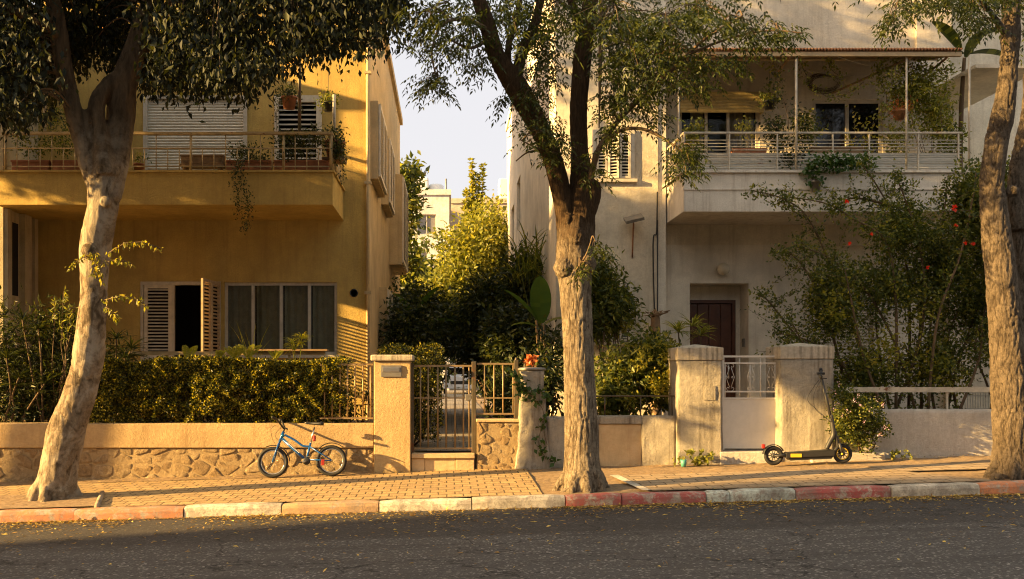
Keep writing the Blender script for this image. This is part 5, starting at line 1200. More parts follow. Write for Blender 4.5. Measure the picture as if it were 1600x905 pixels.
# ferns on the hedge
def fern(mb_l, c, n, L, rng, up=1.0):
    for i in range(n):
        th = rng.uniform(0, 6.283); d = np.array([math.cos(th)*.5, math.sin(th)*.35, up]); d /= np.linalg.norm(d); s = np.cross(d, [0, 1, .2]); s /= np.linalg.norm(s)
        for k in range(22):
            t = (k+1)/22; p = np.array(c)+d*L*t+np.array([0, 0, -.25*L*t*t]) + np.array([d[0], d[1], 0])*L*.35*t*t; wv = L*.2*math.sin(math.pi*(.12+.86*t))**.8
            for sg in (-1, 1): mb_l.put([p], [s*sg+d*.35], wv, .02, np.array([[-.8, -.6, .35]]))
ferns = [((294, 575), .26, 4, 'broad yellow-green fern frond standing above the left part of the hedge'), ((340, 572), .16, 5, 'small fern tuft beside the broad frond on the hedge'), ((367, 572), .22, 5, 'fern below the left edge of the sliding window'),
         ((388, 570), .24, 5, 'fern with spreading fronds below the second window pane'), ((430, 572), .16, 5, 'low fern between the two taller clumps on the hedge')]
for i, ((a, b), L, n, lab) in enumerate(ferns):
    g = rng_(40+i); c = W(a, b, 14.35) + Vector((0, 0, .1)); p_ = plant('fern', lab, 'fern', (c.x, c.y, c.z-.1), 'ferns on the hedge'); lv = Leaves(); fern(lv, c, n, L*1.25, g, 1.5 if i == 0 else .9); lv.build('fronds', M['fern'], p_, g)
g = rng_(47); c = W(465, 575, 14.5); p_ = plant('papyrus_plant', 'bright drooping papyrus clump in front of the sliding window', 'plant', (c.x, c.y, 1.4)); mb = MB()
for q in range(4):
    cc = c + Vector((g.normal()*.07, g.normal()*.05, .36 + .05*g.normal())); mb.tube([(c.x, c.y, 1.4), tuple(cc)], .006, 5); rosette(mb, cc, 26, .2, .012, g, .9, 1.3)
add_rnd(mb.build('leaves', M['fern'], p_), g)
g = rng_(48); c = W(393, 590, 14.6); p_ = plant('tall_grass', 'tuft of tall arching grass blades before the second window pane', 'grass tuft', (c.x, c.y, 1.3)); mb = MB()
for q in range(12): th = g.uniform(-1, 1); ribbon(mb, c+Vector((g.normal()*.04, 0, 0)), (th*.55, -.1, 1), g.uniform(.5, .95), .014, g, .5+abs(th)*1.4, 8)
add_rnd(mb.build('blades', M['fern'], p_), g)

# golden bush behind the gate
g = rng_(51); p_ = plant('clipped_bush', 'small-leaved golden bush behind the left gate pillar and the bar gate', 'bush', (-.6, 15.2, .42)); lv = Leaves()
n = 15000; x = g.uniform(XX(592, 15), XX(692, 15.4), n); y = 14.7+g.random(n)*.9; z = .5+g.random(n)**.8*1.55
bl_ = np.array([mnoise.noise((a*3, b*3, c*3)) for a, b, c in zip(x, y, z)]); cap = 2.0 + .1*bl_ - .9*np.clip(x+.15, 0, 1)**2*3 - .3*np.clip(-.9-x, 0, 1)
k = (z < cap) & (bl_ > -.45) & (x < -.1+.12*bl_*2); x, y, z = x[k], y[k], z[k]; m = len(x)
lv.put(np.stack([x, y, z], 1), g.normal(size=(m, 3))+[0, -.4, .3], g.uniform(.03, .055, m), g.uniform(.018, .03, m)); lv.build('foliage', M['hedge'], p_, g)
tw = MB(); stems(tw, (-.6, 15.2, .42), [(-.9, 15, 1.7), (-.5, 15.1, 1.8), (-.3, 15.2, 1.4)], .02, .008, g); tw.build('stems', M['stem'], p_)

# trees and shrubs between the houses
def leafy_tree(name, label, cat, base, blobs, mat, L, Wd, seed, per=18, group=None, trunk=.08, sig=.16, droop=.2, tops=4):
    g = rng_(seed); t = plant(name, label, cat, base, group); lv = Leaves(); tw = MB(); ccs = []
    for (c, r, nc) in blobs: ccs.append(blob_leaves(lv, g, c, r, nc, per, L, Wd, sig, droop))
    lv.build('crown' if 'tree' in name else 'foliage', mat, t, g); cc = np.concatenate(ccs)
    stems(tw, base, [cc[i] for i in g.integers(0, len(cc), tops*3)], trunk*.6, .008, g, .15)
    hub = np.array(blobs[0][0]); smooth_tube(tw, [(*base, trunk), (*((np.array(base)+hub)/2 + g.normal(size=3)*.1), trunk*.8), (*hub, trunk*.4)], 4, 8)
    tw.build('trunk' if 'tree' in name else 'stems', M['stem'], t); return t
def wb(px, py, Y, rx, ry, n, rd=None): return ((XX(px, Y), Y, ZZ(py, Y)), (rx*Y/F, rd or rx*Y/F*.8, ry*Y/F), n)
leafy_tree('citrus_tree', 'sunlit yellow-green citrus tree with tall upright shoots between the two houses', 'tree', (1.75, 31, .4),
           [wb(735, 440, 31, 62, 55, 260), wb(745, 385, 31, 45, 45, 160), wb(690, 470, 30.5, 45, 40, 110), wb(765, 350, 31.5, 24, 40, 50), wb(775, 400, 31.5, 28, 50, 90)], M['bright'], .17, .085, 61, 20, trunk=.1, sig=.2)
g = rng_(62); t = plant('shoot_tree', 'tall slender leafy shoots standing above the citrus tree against the sky', 'tree', (1.7, 32, .4)); lv = Leaves(); tw = MB()
for (a, b, c, d) in ((735, 400, 738, 248), (748, 400, 755, 255), (728, 400, 728, 295), (762, 400, 770, 322), (740, 400, 744, 270)):
    p0, p1 = np.array(W(a, b, 32)), np.array(W(c, d, 32)); m = int(abs(b-d)/2.2); tw.tube([p0, (p0+p1)/2+[.05, 0, 0], p1], [.03, .02, .006], 5)
    for k in range(m):
        q = p0+(p1-p0)*(k/m)+g.normal(size=3)*.03; n = 6; D = g.normal(size=(n, 3)); D[:, 2] = .45; s_ = 1.1-.5*k/m; lv.put(np.repeat([q], n, 0), D, .24*s_, .12*s_)
tw.tube([(1.7, 32, .4), tuple(W(740, 400, 32))], [.07, .03], 6)
lv.build('crown', M['bright'], t, g); tw.build('trunk', M['stem'], t)
leafy_tree('background_tree', 'dark green tree rising beside the flank of the amber house', 'tree', (-1.3, 33, .4), [wb(632, 330, 33, 17, 55, 70), wb(630, 280, 33, 18, 26, 30), wb(636, 420, 33, 20, 40, 60), wb(645, 270, 33, 10, 16, 9)], M['mid'], .26, .13, 63, 14, trunk=.1, sig=.22)
leafy_tree('background_tree', 'loose grey-green tree in front of the white block', 'tree', (-1.0, 38, .4), [wb(662, 440, 38, 28, 40, 60), wb(690, 430, 38, 20, 40, 40), wb(680, 375, 38, 10, 22, 9)], M['mid'], .24, .12, 64, 12, trunk=.1, sig=.22)
leafy_tree('shrub', 'dark undergrowth shrub left of the garden path, behind the golden bush', 'shrub', (-.9, 20, .42), [wb(640, 520, 20, 40, 50, 150), wb(665, 490, 21, 35, 35, 120), wb(640, 470, 22, 22, 30, 60)], M['darkleaf'], .12, .05, 65, 20, trunk=.04)
leafy_tree('shrub', 'dark dense shrub arching over the garden path beyond the bar gate', 'shrub', (1.2, 22, .42), [wb(720, 520, 24, 55, 35, 220), wb(770, 490, 21, 50, 55, 300), wb(800, 540, 18, 40, 60, 280), wb(760, 545, 22, 40, 40, 200), wb(825, 440, 20, 34, 45, 170)], M['darkleaf'], .13, .055, 66, 22, trunk=.05)
leafy_tree('shrub', 'mid green feathery shrub in the shade under the citrus tree', 'shrub', (-1.1, 25, .42), [wb(700, 500, 25, 50, 28, 130), wb(740, 530, 25.5, 45, 30, 130)], M['mid'], .14, .04, 67, 18, trunk=.04)
leafy_tree('shrub', 'shrub in the shade of the villa flank, behind the rough pillar', 'shrub', (1.5, 15.2, .42), [wb(840, 600, 15, 30, 42, 90), wb(860, 560, 15.4, 26, 40, 60), wb(790, 610, 16, 22, 36, 60)], M['darkleaf'], .1, .045, 68, 18, trunk=.03, sig=.12)
leafy_tree('background_tree', 'dark tree added at the far end of the path to shade the parked car', 'tree', (-4.5, 47, .4), [((-4.5, 47, 3.2), (2.2, 1.8, 2.6), 240)], M['darkleaf'], .3, .15, 79, 16, trunk=.12, sig=.3)  # added to keep the sun off the car
# a deep shady hedge far down the path, closing the view to the back
leafy_tree('shrub', 'dark shrub closing the far end of the path left of the parked car', 'shrub', (-1.5, 44, .42), [wb(660, 560, 44, 36, 55, 160), wb(720, 520, 52, 70, 40, 200)], M['darkleaf'], .3, .15, 69, 14, trunk=.05, sig=.3)
leafy_tree('shrub', 'dark shrub closing the far end of the path right of the parked car', 'shrub', (3, 44, .42), [wb(775, 560, 44, 34, 60, 160)], M['darkleaf'], .3, .15, 70, 14, trunk=.05, sig=.3)
g = rng_(71); p_ = plant('bamboo_clump', 'spiky bamboo-like tuft high on the villa flank wall', 'plant', (2.1, 19.5, .42)); mb = MB()
for q in range(70): c = Vector((XX(g.uniform(800, 850), 19), 19+g.normal()*.3, ZZ(g.uniform(395, 450), 19))); ribbon(mb, c, (g.normal()*.6, -.2, 1), g.uniform(.4, .8), .035, g, 1.3)
for q in range(6): mb.tube([(2.0+g.normal()*.2, 19.4, .42), tuple(Vector((XX(g.uniform(805, 845), 19), 19, ZZ(420, 19))))], .012, 5)
add_rnd(mb.build('leaves', M['mid'], p_), g)
# banana-like plants
def banana(label, base, leaves, seed, group='banana plants'):
    g = rng_(seed); t = plant('banana_plant', label, 'plant', base, group); st = MB(); r_ = Vector(base)
    for (p, d, L, wd_, bend) in leaves:
        mb = MB(); ribbon(mb, p, d, L, wd_, g, bend, 12, lambda u: max(.02, math.sin(math.pi*min(1, .04+u*.96))**.55), fold=.22); add_rnd(mb.build('leaf', M['banana'], t), g)
        smooth_tube(st, [(r_.x, r_.y, r_.z, .05), ((r_.x+p[0])/2, (r_.y+p[1])/2, (r_.z+p[2])/2-.05, .035), (p[0], p[1], p[2], .018)], 4, 8)
    st.build('stalk', M['mid'] if False else M['stem'], t)
Yb = 16.2
banana('banana-like plant with one broad upright leaf, beside the villa corner', (XX(852, Yb), Yb, .42), [(W(845, 505, Yb), (-.05, -.3, 1), .82, .36, .35), (W(838, 500, Yb), (-.75, -.1, .9), .75, .2, .4), (W(850, 508, Yb), (.9, 0, .6), .5, .16, 1.0), (W(838, 510, Yb), (-.9, .1, .35), .45, .12, .8)], 72)
banana('shaded banana plant behind the golden bush, close to the amber house', (-1.0, 20.5, .42), [(W(650, 500, 20.5), (.5, -.2, 1), .9, .3, .7), (W(645, 505, 20.5), (-.4, -.2, 1), .8, .26, .9), (W(655, 510, 20.5), (1, 0, .5), .8, .22, .8)], 73)

# bush in front of the bay window, right of the middle tree
leafy_tree('shrub', 'dark green bush in front of the lower shutter window of the villa', 'shrub', (2.7, 16.2, .42), [wb(945, 470, 16.2, 40, 45, 170), wb(930, 420, 16.2, 26, 35, 60), wb(965, 490, 16.1, 32, 22, 50), wb(925, 510, 16.2, 25, 30, 60)], M['mid'], .11, .04, 74, 18, trunk=.04, sig=.1, droop=.35)
leafy_tree('shrub', 'leafy shrub with large drooping leaves behind the thin dark rail', 'shrub', (2.7, 14.8, .42), [wb(975, 590, 14.8, 42, 48, 200), wb(1030, 590, 14.8, 26, 48, 130), wb(1020, 545, 14.9, 32, 22, 60), wb(955, 620, 14.6, 26, 28, 70)], M['mid'], .1, .05, 75, 16, trunk=.03, sig=.1, droop=.4)
g = rng_(76); lv = Leaves(); p_ = plant('yellow_shoots', 'sunlit yellow-green shoots low among the shrub behind the thin rail', 'shrub', (2.9, 14.5, .5))
for (a, b, c, d, n) in ((1030, 600, 20, 24, 26), (985, 625, 20, 18, 20), (1000, 560, 18, 14, 12), (1040, 540, 14, 14, 10), (1050, 560, 20, 12, 12)): blob_leaves(lv, g, W(a, b, 14.4), (c*.0096, .12, d*.0096), n, 12, .07, .03, .05, 0)
lv.build('leaves', M['yellowleaf'], p_, g)
g = rng_(77); p_ = plant('strap_leaf_plant', 'spiky plant with arching leaves behind the left white gatepost', 'plant', (XX(1082, 15), 15, .5), 'spiky rosette plants'); mb = MB(); tw = MB()
for (a, b) in ((1082, 510), (1060, 520), (1095, 525)): c = W(a, b, 15); rosette(mb, c, 30, .32, .025, g, .9, .9); stems(tw, (XX(1082, 15), 15, .5), [c], .015, .01, g, .03)
c = W(1050, 600, 14.5); 
for q in range(16): ribbon(mb, c, (-1, -.2, g.uniform(-.2, .7)), .42, .02, g, .7)
add_rnd(mb.build('leaves', M['bright'], p_), g); tw.build('stems', M['stem'], p_)
# dead stump with cables at the wall corner
mb = MB(); smooth_tube(mb, [(XX(1025, 16.9), 16.9, .42, .09), (XX(1025, 16.9), 16.9, 1.6, .09), (XX(1024, 16.9), 16.9, ZZ(498, 16.9), .08), (XX(1022, 16.9), 16.9, ZZ(488, 16.9), .03)], 5, 10)
for q in range(9): a = W(1022, 496, 16.85); mb.tube([a, a+Vector((g.normal()*.12, -.05, .08+.05*g.normal())), a+Vector((g.normal()*.22-.05, -.08, .02))], .008, 5)
tag(mb.build('dead_stump', M['wood']), 'frayed dead stump standing at the corner left of the entrance', 'stump')

# big rambling shrub with red flowers
g = rng_(81); t = plant('flowering_shrub', 'large rambling shrub with red flowers and long arching shoots, under the right balcony', 'shrub', (6.9, 14.9, .42)); lv = Leaves(); tw = MB(); fl = Leaves()
Yh = 14.9
arch = [[(1330, 640), (1300, 520), (1275, 450), (1240, 400), (1210, 395)], [(1370, 640), (1330, 500), (1300, 420), (1262, 340), (1222, 310), (1175, 298)], [(1400, 640), (1400, 480), (1385, 380), (1330, 340), (1290, 318), (1235, 308)],
        [(1420, 640), (1420, 450), (1400, 350), (1370, 290), (1345, 255)], [(1440, 640), (1440, 470), (1470, 360), (1480, 290)], [(1450, 640), (1465, 500), (1500, 400), (1520, 310), (1525, 270)], [(1400, 640), (1440, 520), (1440, 400), (1410, 300), (1395, 270)],
        [(1340, 640), (1290, 580), (1240, 520), (1200, 470), (1185, 462)], [(1350, 640), (1310, 560), (1255, 530), (1210, 520)], [(1480, 640), (1500, 560), (1530, 470), (1540, 400)], [(1380, 640), (1350, 560), (1330, 470), (1320, 420)], [(1430, 640), (1400, 540), (1350, 450), (1290, 400), (1240, 385)],
        [(1390, 640), (1370, 520), (1370, 430)], [(1460, 640), (1450, 560), (1460, 470)], [(1495, 640), (1480, 540), (1500, 480)], [(1330, 640), (1310, 600), (1270, 560), (1235, 500)], [(1420, 330), (1380, 318), (1330, 310), (1300, 330)], [(1500, 640), (1530, 560), (1535, 500)], [(1350, 600), (1420, 560), (1470, 520), (1520, 500)]]
for A_ in arch:
    Yo = Yh + g.uniform(-.5, .6); pts = [(*W(a, b, Yo + .0), 0) for a, b in A_]; m = len(pts)
    pts = [(p[0], p[1], p[2], .022*(1-i/m)+.004) for i, p in enumerate(pts)]; cpt = catmull(pts, 8); tw.tube([p[:3] for p in cpt], [p[3] for p in cpt], 6)
    for i, p in enumerate(cpt):
        t_ = i/len(cpt)
        if t_ < .3 and g.random() < .6: continue
        n = int(g.uniform(8, 22)); q = np.array(p[:3])+g.normal(size=(n, 3))*(.05+.05*t_*(1-t_)*4); lv.put(q, g.normal(size=(n, 3))+[0, 0, .1], g.uniform(.045, .085, n), g.uniform(.024, .042, n))
        if g.random() < .55 and t_ < .85:       # side shoot
            d = g.normal(size=3)*[.3, .2, .26]; e = np.array(p[:3])+d; tw.tube([p[:3], e], [.005, .002], 4)
            for u in np.linspace(.2, 1, 6): n = 5; lv.put(np.array(p[:3])+d*u+g.normal(size=(n, 3))*.03, g.normal(size=(n, 3)), g.uniform(.04, .07, n), .03)
for c, r, nc in (wb(1300, 450, Yh, 45, 55, 90), wb(1420, 360, Yh+.2, 70, 50, 150), wb(1480, 430, Yh+.3, 55, 80, 240), wb(1530, 480, Yh+.4, 30, 90, 120), wb(1300, 500, Yh, 40, 35, 60), wb(1390, 450, Yh+.1, 60, 60, 120), wb(1350, 590, Yh, 60, 40, 110), wb(1470, 570, Yh, 50, 50, 90), wb(1510, 300, Yh+.3, 30, 50, 70)):
    blob_leaves(lv, g, c, r, int(nc*1.5), 18, .066, .034, .08, 0, 1.6)
lv.build('foliage', M['mid'], t, g); tw.build('stems', M['stem'], t)
ly = Leaves()
for c, r, nc in (wb(1350, 560, Yh-.3, 60, 40, 46), wb(1460, 580, Yh-.2, 50, 40, 46), wb(1300, 480, Yh-.3, 40, 50, 30), wb(1420, 500, Yh-.2, 60, 60, 34)): blob_leaves(ly, g, c, r, nc, 11, .07, .036, .07, 0)  # yellow-green clusters paint sunlight onto the lower leaves
ly.build('sun_tinted_leaves', M['yellowleaf'], t, g)
for (a, b, s_) in ((1323, 315, 1), (1491, 326, 1.5), (1328, 382, 1), (1508, 380, .9), (1520, 381, .9), (1450, 418, .8), (1494, 352, .8), (1362, 366, .7)):
    fl = Leaves(); c = np.array(W(a, b, Yh-.55)); 
    for q in range(9): fl.put([c], g.normal(size=(1, 3))*[1, .5, 1]+[0, -.3, 0], .045*s_, .04*s_)
    fl.build('flower', M['red_fl'], t, g)
# ivy and bush behind the right tree
leafy_tree('ivy_bush', 'dense dark climbing foliage behind the right tree trunk', 'climber', (8.6, 14.9, .42), [wb(1590, 330, 14.6, 40, 80, 420), wb(1600, 430, 14.6, 42, 60, 320), wb(1610, 530, 14.6, 60, 90, 360), wb(1520, 350, 15.2, 24, 70, 110), wb(1545, 300, 14.9, 30, 50, 90)], M['mid'], .08, .045, 83, 16, trunk=.04, sig=.1)
# geranium by the scooter
g = rng_(84); t = plant('geranium_bush', 'bushy plant with pink blossoms spilling over the white wall behind the scooter', 'flowering bush', (6.0, 13.8, .4)); lv = Leaves(); tw = MB()
for c, r, nc in (wb(1335, 640, 13.6, 38, 30, 150), wb(1320, 665, 13.65, 26, 28, 80), wb(1365, 668, 13.7, 24, 18, 60), wb(1340, 690, 13.7, 30, 14, 30), wb(1318, 615, 13.7, 20, 12, 30)):
    blob_leaves(lv, g, c, (r[0], .18, r[2]), nc, 12, .042, .036, .05, 0, 1.8)
lv.build('foliage', M['mid'], t, g); stems(tw, (5.95, 13.82, .36), [W(1320, 620, 13.7), W(1360, 650, 13.65), W(1340, 680, 13.6), W(1380, 665, 13.65)], .012, .004, g, .05); tw.build('stems', M['stem'], t)
for (a, b) in ((1303, 612), (1308, 632), (1311, 600), (1300, 640), (1334, 628), (1340, 620), (1371, 622), (1380, 633), (1361, 640), (1377, 680), (1384, 668), (1372, 682), (1345, 632), (1325, 645), (1352, 660), (1315, 650)):
    fl = Leaves(); c = np.array(W(a, b, 13.42)); n = 9; fl.put(c+g.normal(size=(n, 3))*.018, g.normal(size=(n, 3))+[0, -.3, .2], .022, .018); fl.build('blossom', M['pink'], t, g)
# weeds and cup
g = rng_(85)
for (a, b, s_, lab) in ((1062, 722, .8, 'weed left of the teal cup at the foot of the gatepost'), (1092, 716, 1.3, 'larger sunlit weed right of the teal cup'), (1405, 710, .9, 'small weed at the foot of the low white wall'), (1420, 712, .6, 'tiny weed at the wall foot nearest the right tree')):
    Y = 13.6; x = XX(a, Y); z = gz(x, Y); t = plant('weed', lab, 'weed', (x, Y, z), 'weeds on the pavement'); lv = Leaves()
    for q in range(int(14*s_)): c = (x+g.normal()*.07*s_, Y+g.normal()*.05, z+.02+g.random()*.13*s_); n = 7; lv.put(np.repeat([c], n, 0), g.normal(size=(n, 3))+[0, 0, .3], .055*s_, .03*s_)
    lv.build('leaves', M['bright'], t, g)
x = XX(1068, 13.55); z = gz(x, 13.55)
tag(MB().lathe([(.032, .0), (.045, .1), (.042, .1), (.03, .008)], (x, 13.55, z), 16).build('cup', M['teal']), 'teal plastic cup standing between two weeds by the gatepost', 'cup')
# vine and rusty plant on the rough pillar
g = rng_(86); t = plant('vine', 'broad-leaved vine trailing down the lumpy whitewashed pillar', 'vine', (XX(830, 13.8), 13.8, 1.5)); lv = Leaves(); tw = MB()
for A_ in ([(800, 578), (815, 600), (830, 620), (848, 640), (850, 675), (855, 695)], [(812, 595), (825, 610), (845, 612), (862, 620)], [(850, 650), (842, 690), (850, 712), (868, 722)], [(805, 585), (808, 600), (820, 612)]):
    pts = catmull([tuple(W(a, b, 13.78)) for a, b in A_], 5); tw.tube(pts, .004, 4)
    for i, p in enumerate(pts): n = 3 if i < 14 else 1; lv.put(np.array(p)+g.normal(size=(n, 3))*.035, g.normal(size=(n, 3))*.6+[0, -.4, -.5], g.uniform(.06, .11, n), g.uniform(.05, .085, n))
lv.build('leaves', M['banana'], t, g); tw.build('stems', M['stem'], t)
t = plant('succulent', 'rust-coloured leafy plant growing on the round cap of the whitewashed pillar', 'plant', (XX(828, 14), 14.0, 1.66)); lv = Leaves()
for q in range(40): c = Vector((XX(829, 14)+g.normal()*.04, 14+g.normal()*.03, 1.67+g.random()*.14)); n = 4; lv.put(np.repeat([c], n, 0), g.normal(size=(n, 3))*.6+[0, 0, .7], .06, .035)
lv.build('leaves', M['rust_leaf'], t, g)
# plants behind the bar fence, right end of the hedge
leafy_tree('shrub', 'thin shrub behind the short railing beside the hedge', 'shrub', (-1.5, 15, .42), [wb(550, 625, 14.9, 30, 32, 24)], M['mid'], .06, .03, 87, 12, trunk=.015, sig=.07)

# ================================================================== BALCONY PLANTS AND POTS
def pot(name, label, cat, c, r, h, mat, leafm, blobs, seed, L=.06, Wd=.03, group=None, trail=None, per=14, sig=.06, stem_to=None):
    g = rng_(seed); t = thing(name, label, cat, c, group)
    MB().lathe([(r*.72, 0), (r*.98, h*.85), (r*1.08, h*.86), (r*1.08, h), (r*.9, h), (r*.85, h*.9), (.01, h*.9)], c, 18).build('pot', mat, t)
    lv = Leaves(); cc = []
    for (b, rr_, nc) in blobs: cc.append(blob_leaves(lv, g, b, rr_, nc, per, L, Wd, sig, .1))
    if trail:
        for A_ in trail:
            for p in catmull(A_, 8): n = 8; lv.put(np.array(p)+g.normal(size=(n, 3))*sig*.7, g.normal(size=(n, 3))*.6+[0, 0, -.7], L*.8, Wd*.8)
    lv.build('foliage', leafm, t, g)
    tw = MB(); top = (c[0], c[1], c[2]+h*.8); cc = np.concatenate(cc) if cc else np.array([top])
    for p in list(cc[::max(1, len(cc)//6)])[:6]: tw.tube([top, p], [.008, .003], 4)
    for A_ in (trail or []): tw.tube(catmull(A_, 4), .003, 4)
    tw.build('stems', M['stem'], t); return t
def trough(label, x0, x1, y, z, mat, leafm, blobs, seed, trail=None, L=.055, h=.2, group='planter boxes on the left balcony'):
    g = rng_(seed); t = thing('planter_box', label, 'planter', ((x0+x1)/2, y, z), group)
    mb = MB(); mb.box(x0, x1, y-.1, y+.1, z, z+h, bev=.01); mb.box(x0-.012, x1+.012, y-.112, y+.112, z+h-.03, z+h+.003, bev=.006); mb.build('box', mat, t)
    lv = Leaves()
    for (b, rr_, nc) in blobs: blob_leaves(lv, g, b, rr_, nc, 14, L, L*.5, .06, .1)
    if trail:
        for A_ in trail:
            for p in catmull(A_, 8): n = 10; lv.put(np.array(p)+g.normal(size=(n, 3))*.045, g.normal(size=(n, 3))*.6+[0, 0, -.6], L*.8, L*.4)
    if lv.P: lv.build('foliage', leafm, t, g)
    return t
YBt = YB+.32; zb = 4.92
trough('terracotta planter box with hanging trailer, right of the roller shutter', XX(355, YBt), XX(425, YBt), YBt, zb, M['terracotta'], M['darkleaf'], [wb(395, 245, YBt, 26, 14, 26), wb(370, 240, YBt, 14, 14, 16)], 90,
       [[tuple(W(372, 245, YB-.06)), tuple(W(366, 275, YB-.1)), tuple(W(370, 300, YB-.1)), tuple(W(376, 335, YB-.1))], [tuple(W(380, 245, YB-.06)), tuple(W(378, 275, YB-.1)), tuple(W(386, 305, YB-.1)), tuple(W(388, 330, YB-.1)), tuple(W(384, 358, YB-.08))]])
trough('terracotta planter box full of dark leafy plants under the louvre window', XX(430, YBt), XX(515, YBt), YBt, zb, M['terracotta'], M['darkleaf'], [wb(460, 232, YBt, 40, 20, 70), wb(490, 215, YBt, 28, 14, 30), wb(445, 215, YBt, 16, 10, 14)], 91)
trough('terracotta planter box at the left end of the amber balcony', XX(22, YBt), XX(80, YBt), YBt, zb, M['terracotta'], M['mid'], [wb(50, 225, YBt, 30, 16, 26), wb(30, 200, YBt, 16, 22, 18)], 92)
trough('terracotta planter box half hidden by the pale leaning trunk', XX(84, YBt), XX(130, YBt), YBt, zb, M['terracotta'], M['mid'], [wb(95, 225, YBt, 20, 16, 20), wb(90, 190, YBt, 26, 26, 36)], 93)
trough('wooden planter box standing empty before the roller shutter', XX(285, YBt), XX(350, YBt), YBt, zb+.14, M['wood'], M['mid'], [], 94, h=.15)
t = thing('plant_stand', 'low wooden bench under the empty planter on the amber balcony', 'bench', (XX(318, YBt), YBt, 4.6)); mb = MB(); mb.box(XX(283, YBt), XX(352, YBt), YBt-.13, YBt+.13, zb+.1, zb+.136); mb.build('seat', M['wood'], t)
for x in (XX(288, YBt), XX(342, YBt)): MB().box(x, x+.05, YBt-.1, YBt+.1, 4.6, zb+.1).build('leg', M['wood'], t)
pot('flower_pot', 'small terracotta pot beside the pale trunk on the amber balcony', 'plant pot', (XX(217, YBt), YBt, zb), .09, .16, M['terracotta'], M['mid'], [wb(217, 250, YBt, 6, 5, 3)], 95, group='pots on the amber balcony')
pot('flower_pot', 'big red-brown pot at the right corner of the amber balcony', 'plant pot', (XX(523, YB+.5), YB+.5, 5.2), .17, .3, M['terracotta'], M['darkleaf'], [wb(524, 205, YB+.5, 12, 8, 10), wb(528, 235, YB+.2, 10, 26, 30)], 96, group='pots on the amber balcony',
    trail=[[tuple(W(530, 215, YB+.1)), tuple(W(534, 240, YB+.1)), tuple(W(536, 280, YB+.1))]])
mb = MB(); mb.box(XX(505, YB+.5), XX(540, YB+.5), YB+.3, YB+.7, 5.15, 5.195); tag(mb.build('shelf_board', M['wood']), 'small wooden shelf carrying the big pot at the balcony corner', 'shelf')
def hanging(label, px, py, Y, r, mat, leafm, seed, nb=26, trail=None, top=None):
    c = W(px, py, Y); t = pot('hanging_pot', label, 'hanging plant', (c.x, c.y, c.z-r), r, r*1.5, mat, leafm, [((c.x, c.y, c.z+r*.9), (r*1.5, r*1.2, r*.9), nb)], seed, L=.05, Wd=.025, group='hanging pots', trail=trail)
    MB().tube([(c.x, c.y, c.z), (c.x, c.y, top if top else c.z+.6)], .004, 4).build('hanger', M['black'], t); return t
hanging('hanging basket with long trailing strands before the louvre window', 452, 158, YB+.4, .13, M['terracotta'], M['darkleaf'], 101, 34, [[tuple(W(440, 155, YB+.4)), tuple(W(432, 175, YB+.4)), tuple(W(433, 210, YB+.4))], [tuple(W(462, 158, YB+.4)), tuple(W(470, 170, YB+.4))]])
hanging('hanging pot with upright foliage beside the white balcony pole', 513, 165, YB+.9, .1, M['black'], M['mid'], 102, 30)
hanging('leafy hanging pot beside the white awning post on the right balcony', 1202, 163, 16.5, .1, M['black'], M['mid'], 103, 30)
hanging('hanging pot with dried foliage right of the sliding door, right balcony', 1405, 178, 16.4, .1, M['rust'], M['rust_leaf'], 104, 20)
# pot hung on the balcony front
c = W(1274, 292, 15.93); t = pot('hanging_pot', 'blue-grey pot with broad leaves hung on the outside of the white balcony', 'hanging plant', (c.x, c.y-.02, c.z-.08), .085, .17, M['grey'], M['banana'], [((c.x, c.y-.02, c.z+.16), (.13, .08, .07), 12)], 105, L=.1, Wd=.08, group='hanging pots', per=4)
# planters and trees on the right balcony
YV = 16.3
trough('reddish planter box on the right balcony under the roller blind', XX(1143, YV), XX(1195, YV), YV, 5.2, M['terracotta'], M['bright'], [wb(1165, 200, YV, 16, 12, 10)], 111, group='planter boxes on the right balcony', h=.16)
trough('brown planter box on the right balcony before the sliding door', XX(1265, YV), XX(1345, YV), YV, 5.2, M['wood'], M['mid'], [wb(1255, 215, YV, 20, 18, 14)], 112, group='planter boxes on the right balcony', h=.18)
pot('potted_tree', 'tall airy potted tree glowing yellow-green at the right end of the white balcony', 'tree', (XX(1455, YV+.3), YV+.3, 4.66), .22, .35, M['terracotta'], M['bright'],
    [wb(1440, 150, YV+.3, 42, 36, 110), wb(1465, 185, YV+.3, 26, 34, 70), wb(1420, 140, YV+.2, 28, 22, 46), wb(1470, 225, YV+.2, 22, 16, 12), wb(1400, 120, YV, 30, 18, 14)], 113, L=.085, Wd=.035, per=12, sig=.09)
g = rng_(114); t = thing('potted_shrub', 'spindly yellow-leaved potted shrub in front of the sliding door', 'plant', (XX(1345, YV), YV, 4.66)); MB().lathe([(.1, 0), (.14, .26), (.01, .26)], (XX(1345, YV), YV, 4.66), 16).build('pot', M['terracotta'], t); lv = Leaves(); tw = MB()
for (a, b) in ((1335, 180), (1350, 195), (1365, 190), (1325, 210), (1372, 215), (1352, 215), (1338, 235)):
    e = np.array(W(a, b, YV)); s0 = np.array((XX(1345, YV), YV, 4.9)); tw.tube([s0, (s0+e)/2+g.normal(size=3)*.04, e], [.008, .006, .003], 4)
    for u in np.linspace(.3, 1, 9): n = 5; lv.put(s0+(e-s0)*u+g.normal(size=(n, 3))*.04, g.normal(size=(n, 3)), .07, .04)
lv.build('leaves', M['yellowleaf'], t, g); tw.build('stems', M['stem'], t)
g = rng_(115); t = thing('climber', 'sparse climber spreading over the balcony rail and wall left of the sliding door', 'climber', (XX(1230, YV), YV, 4.66)); lv = Leaves(); tw = MB()
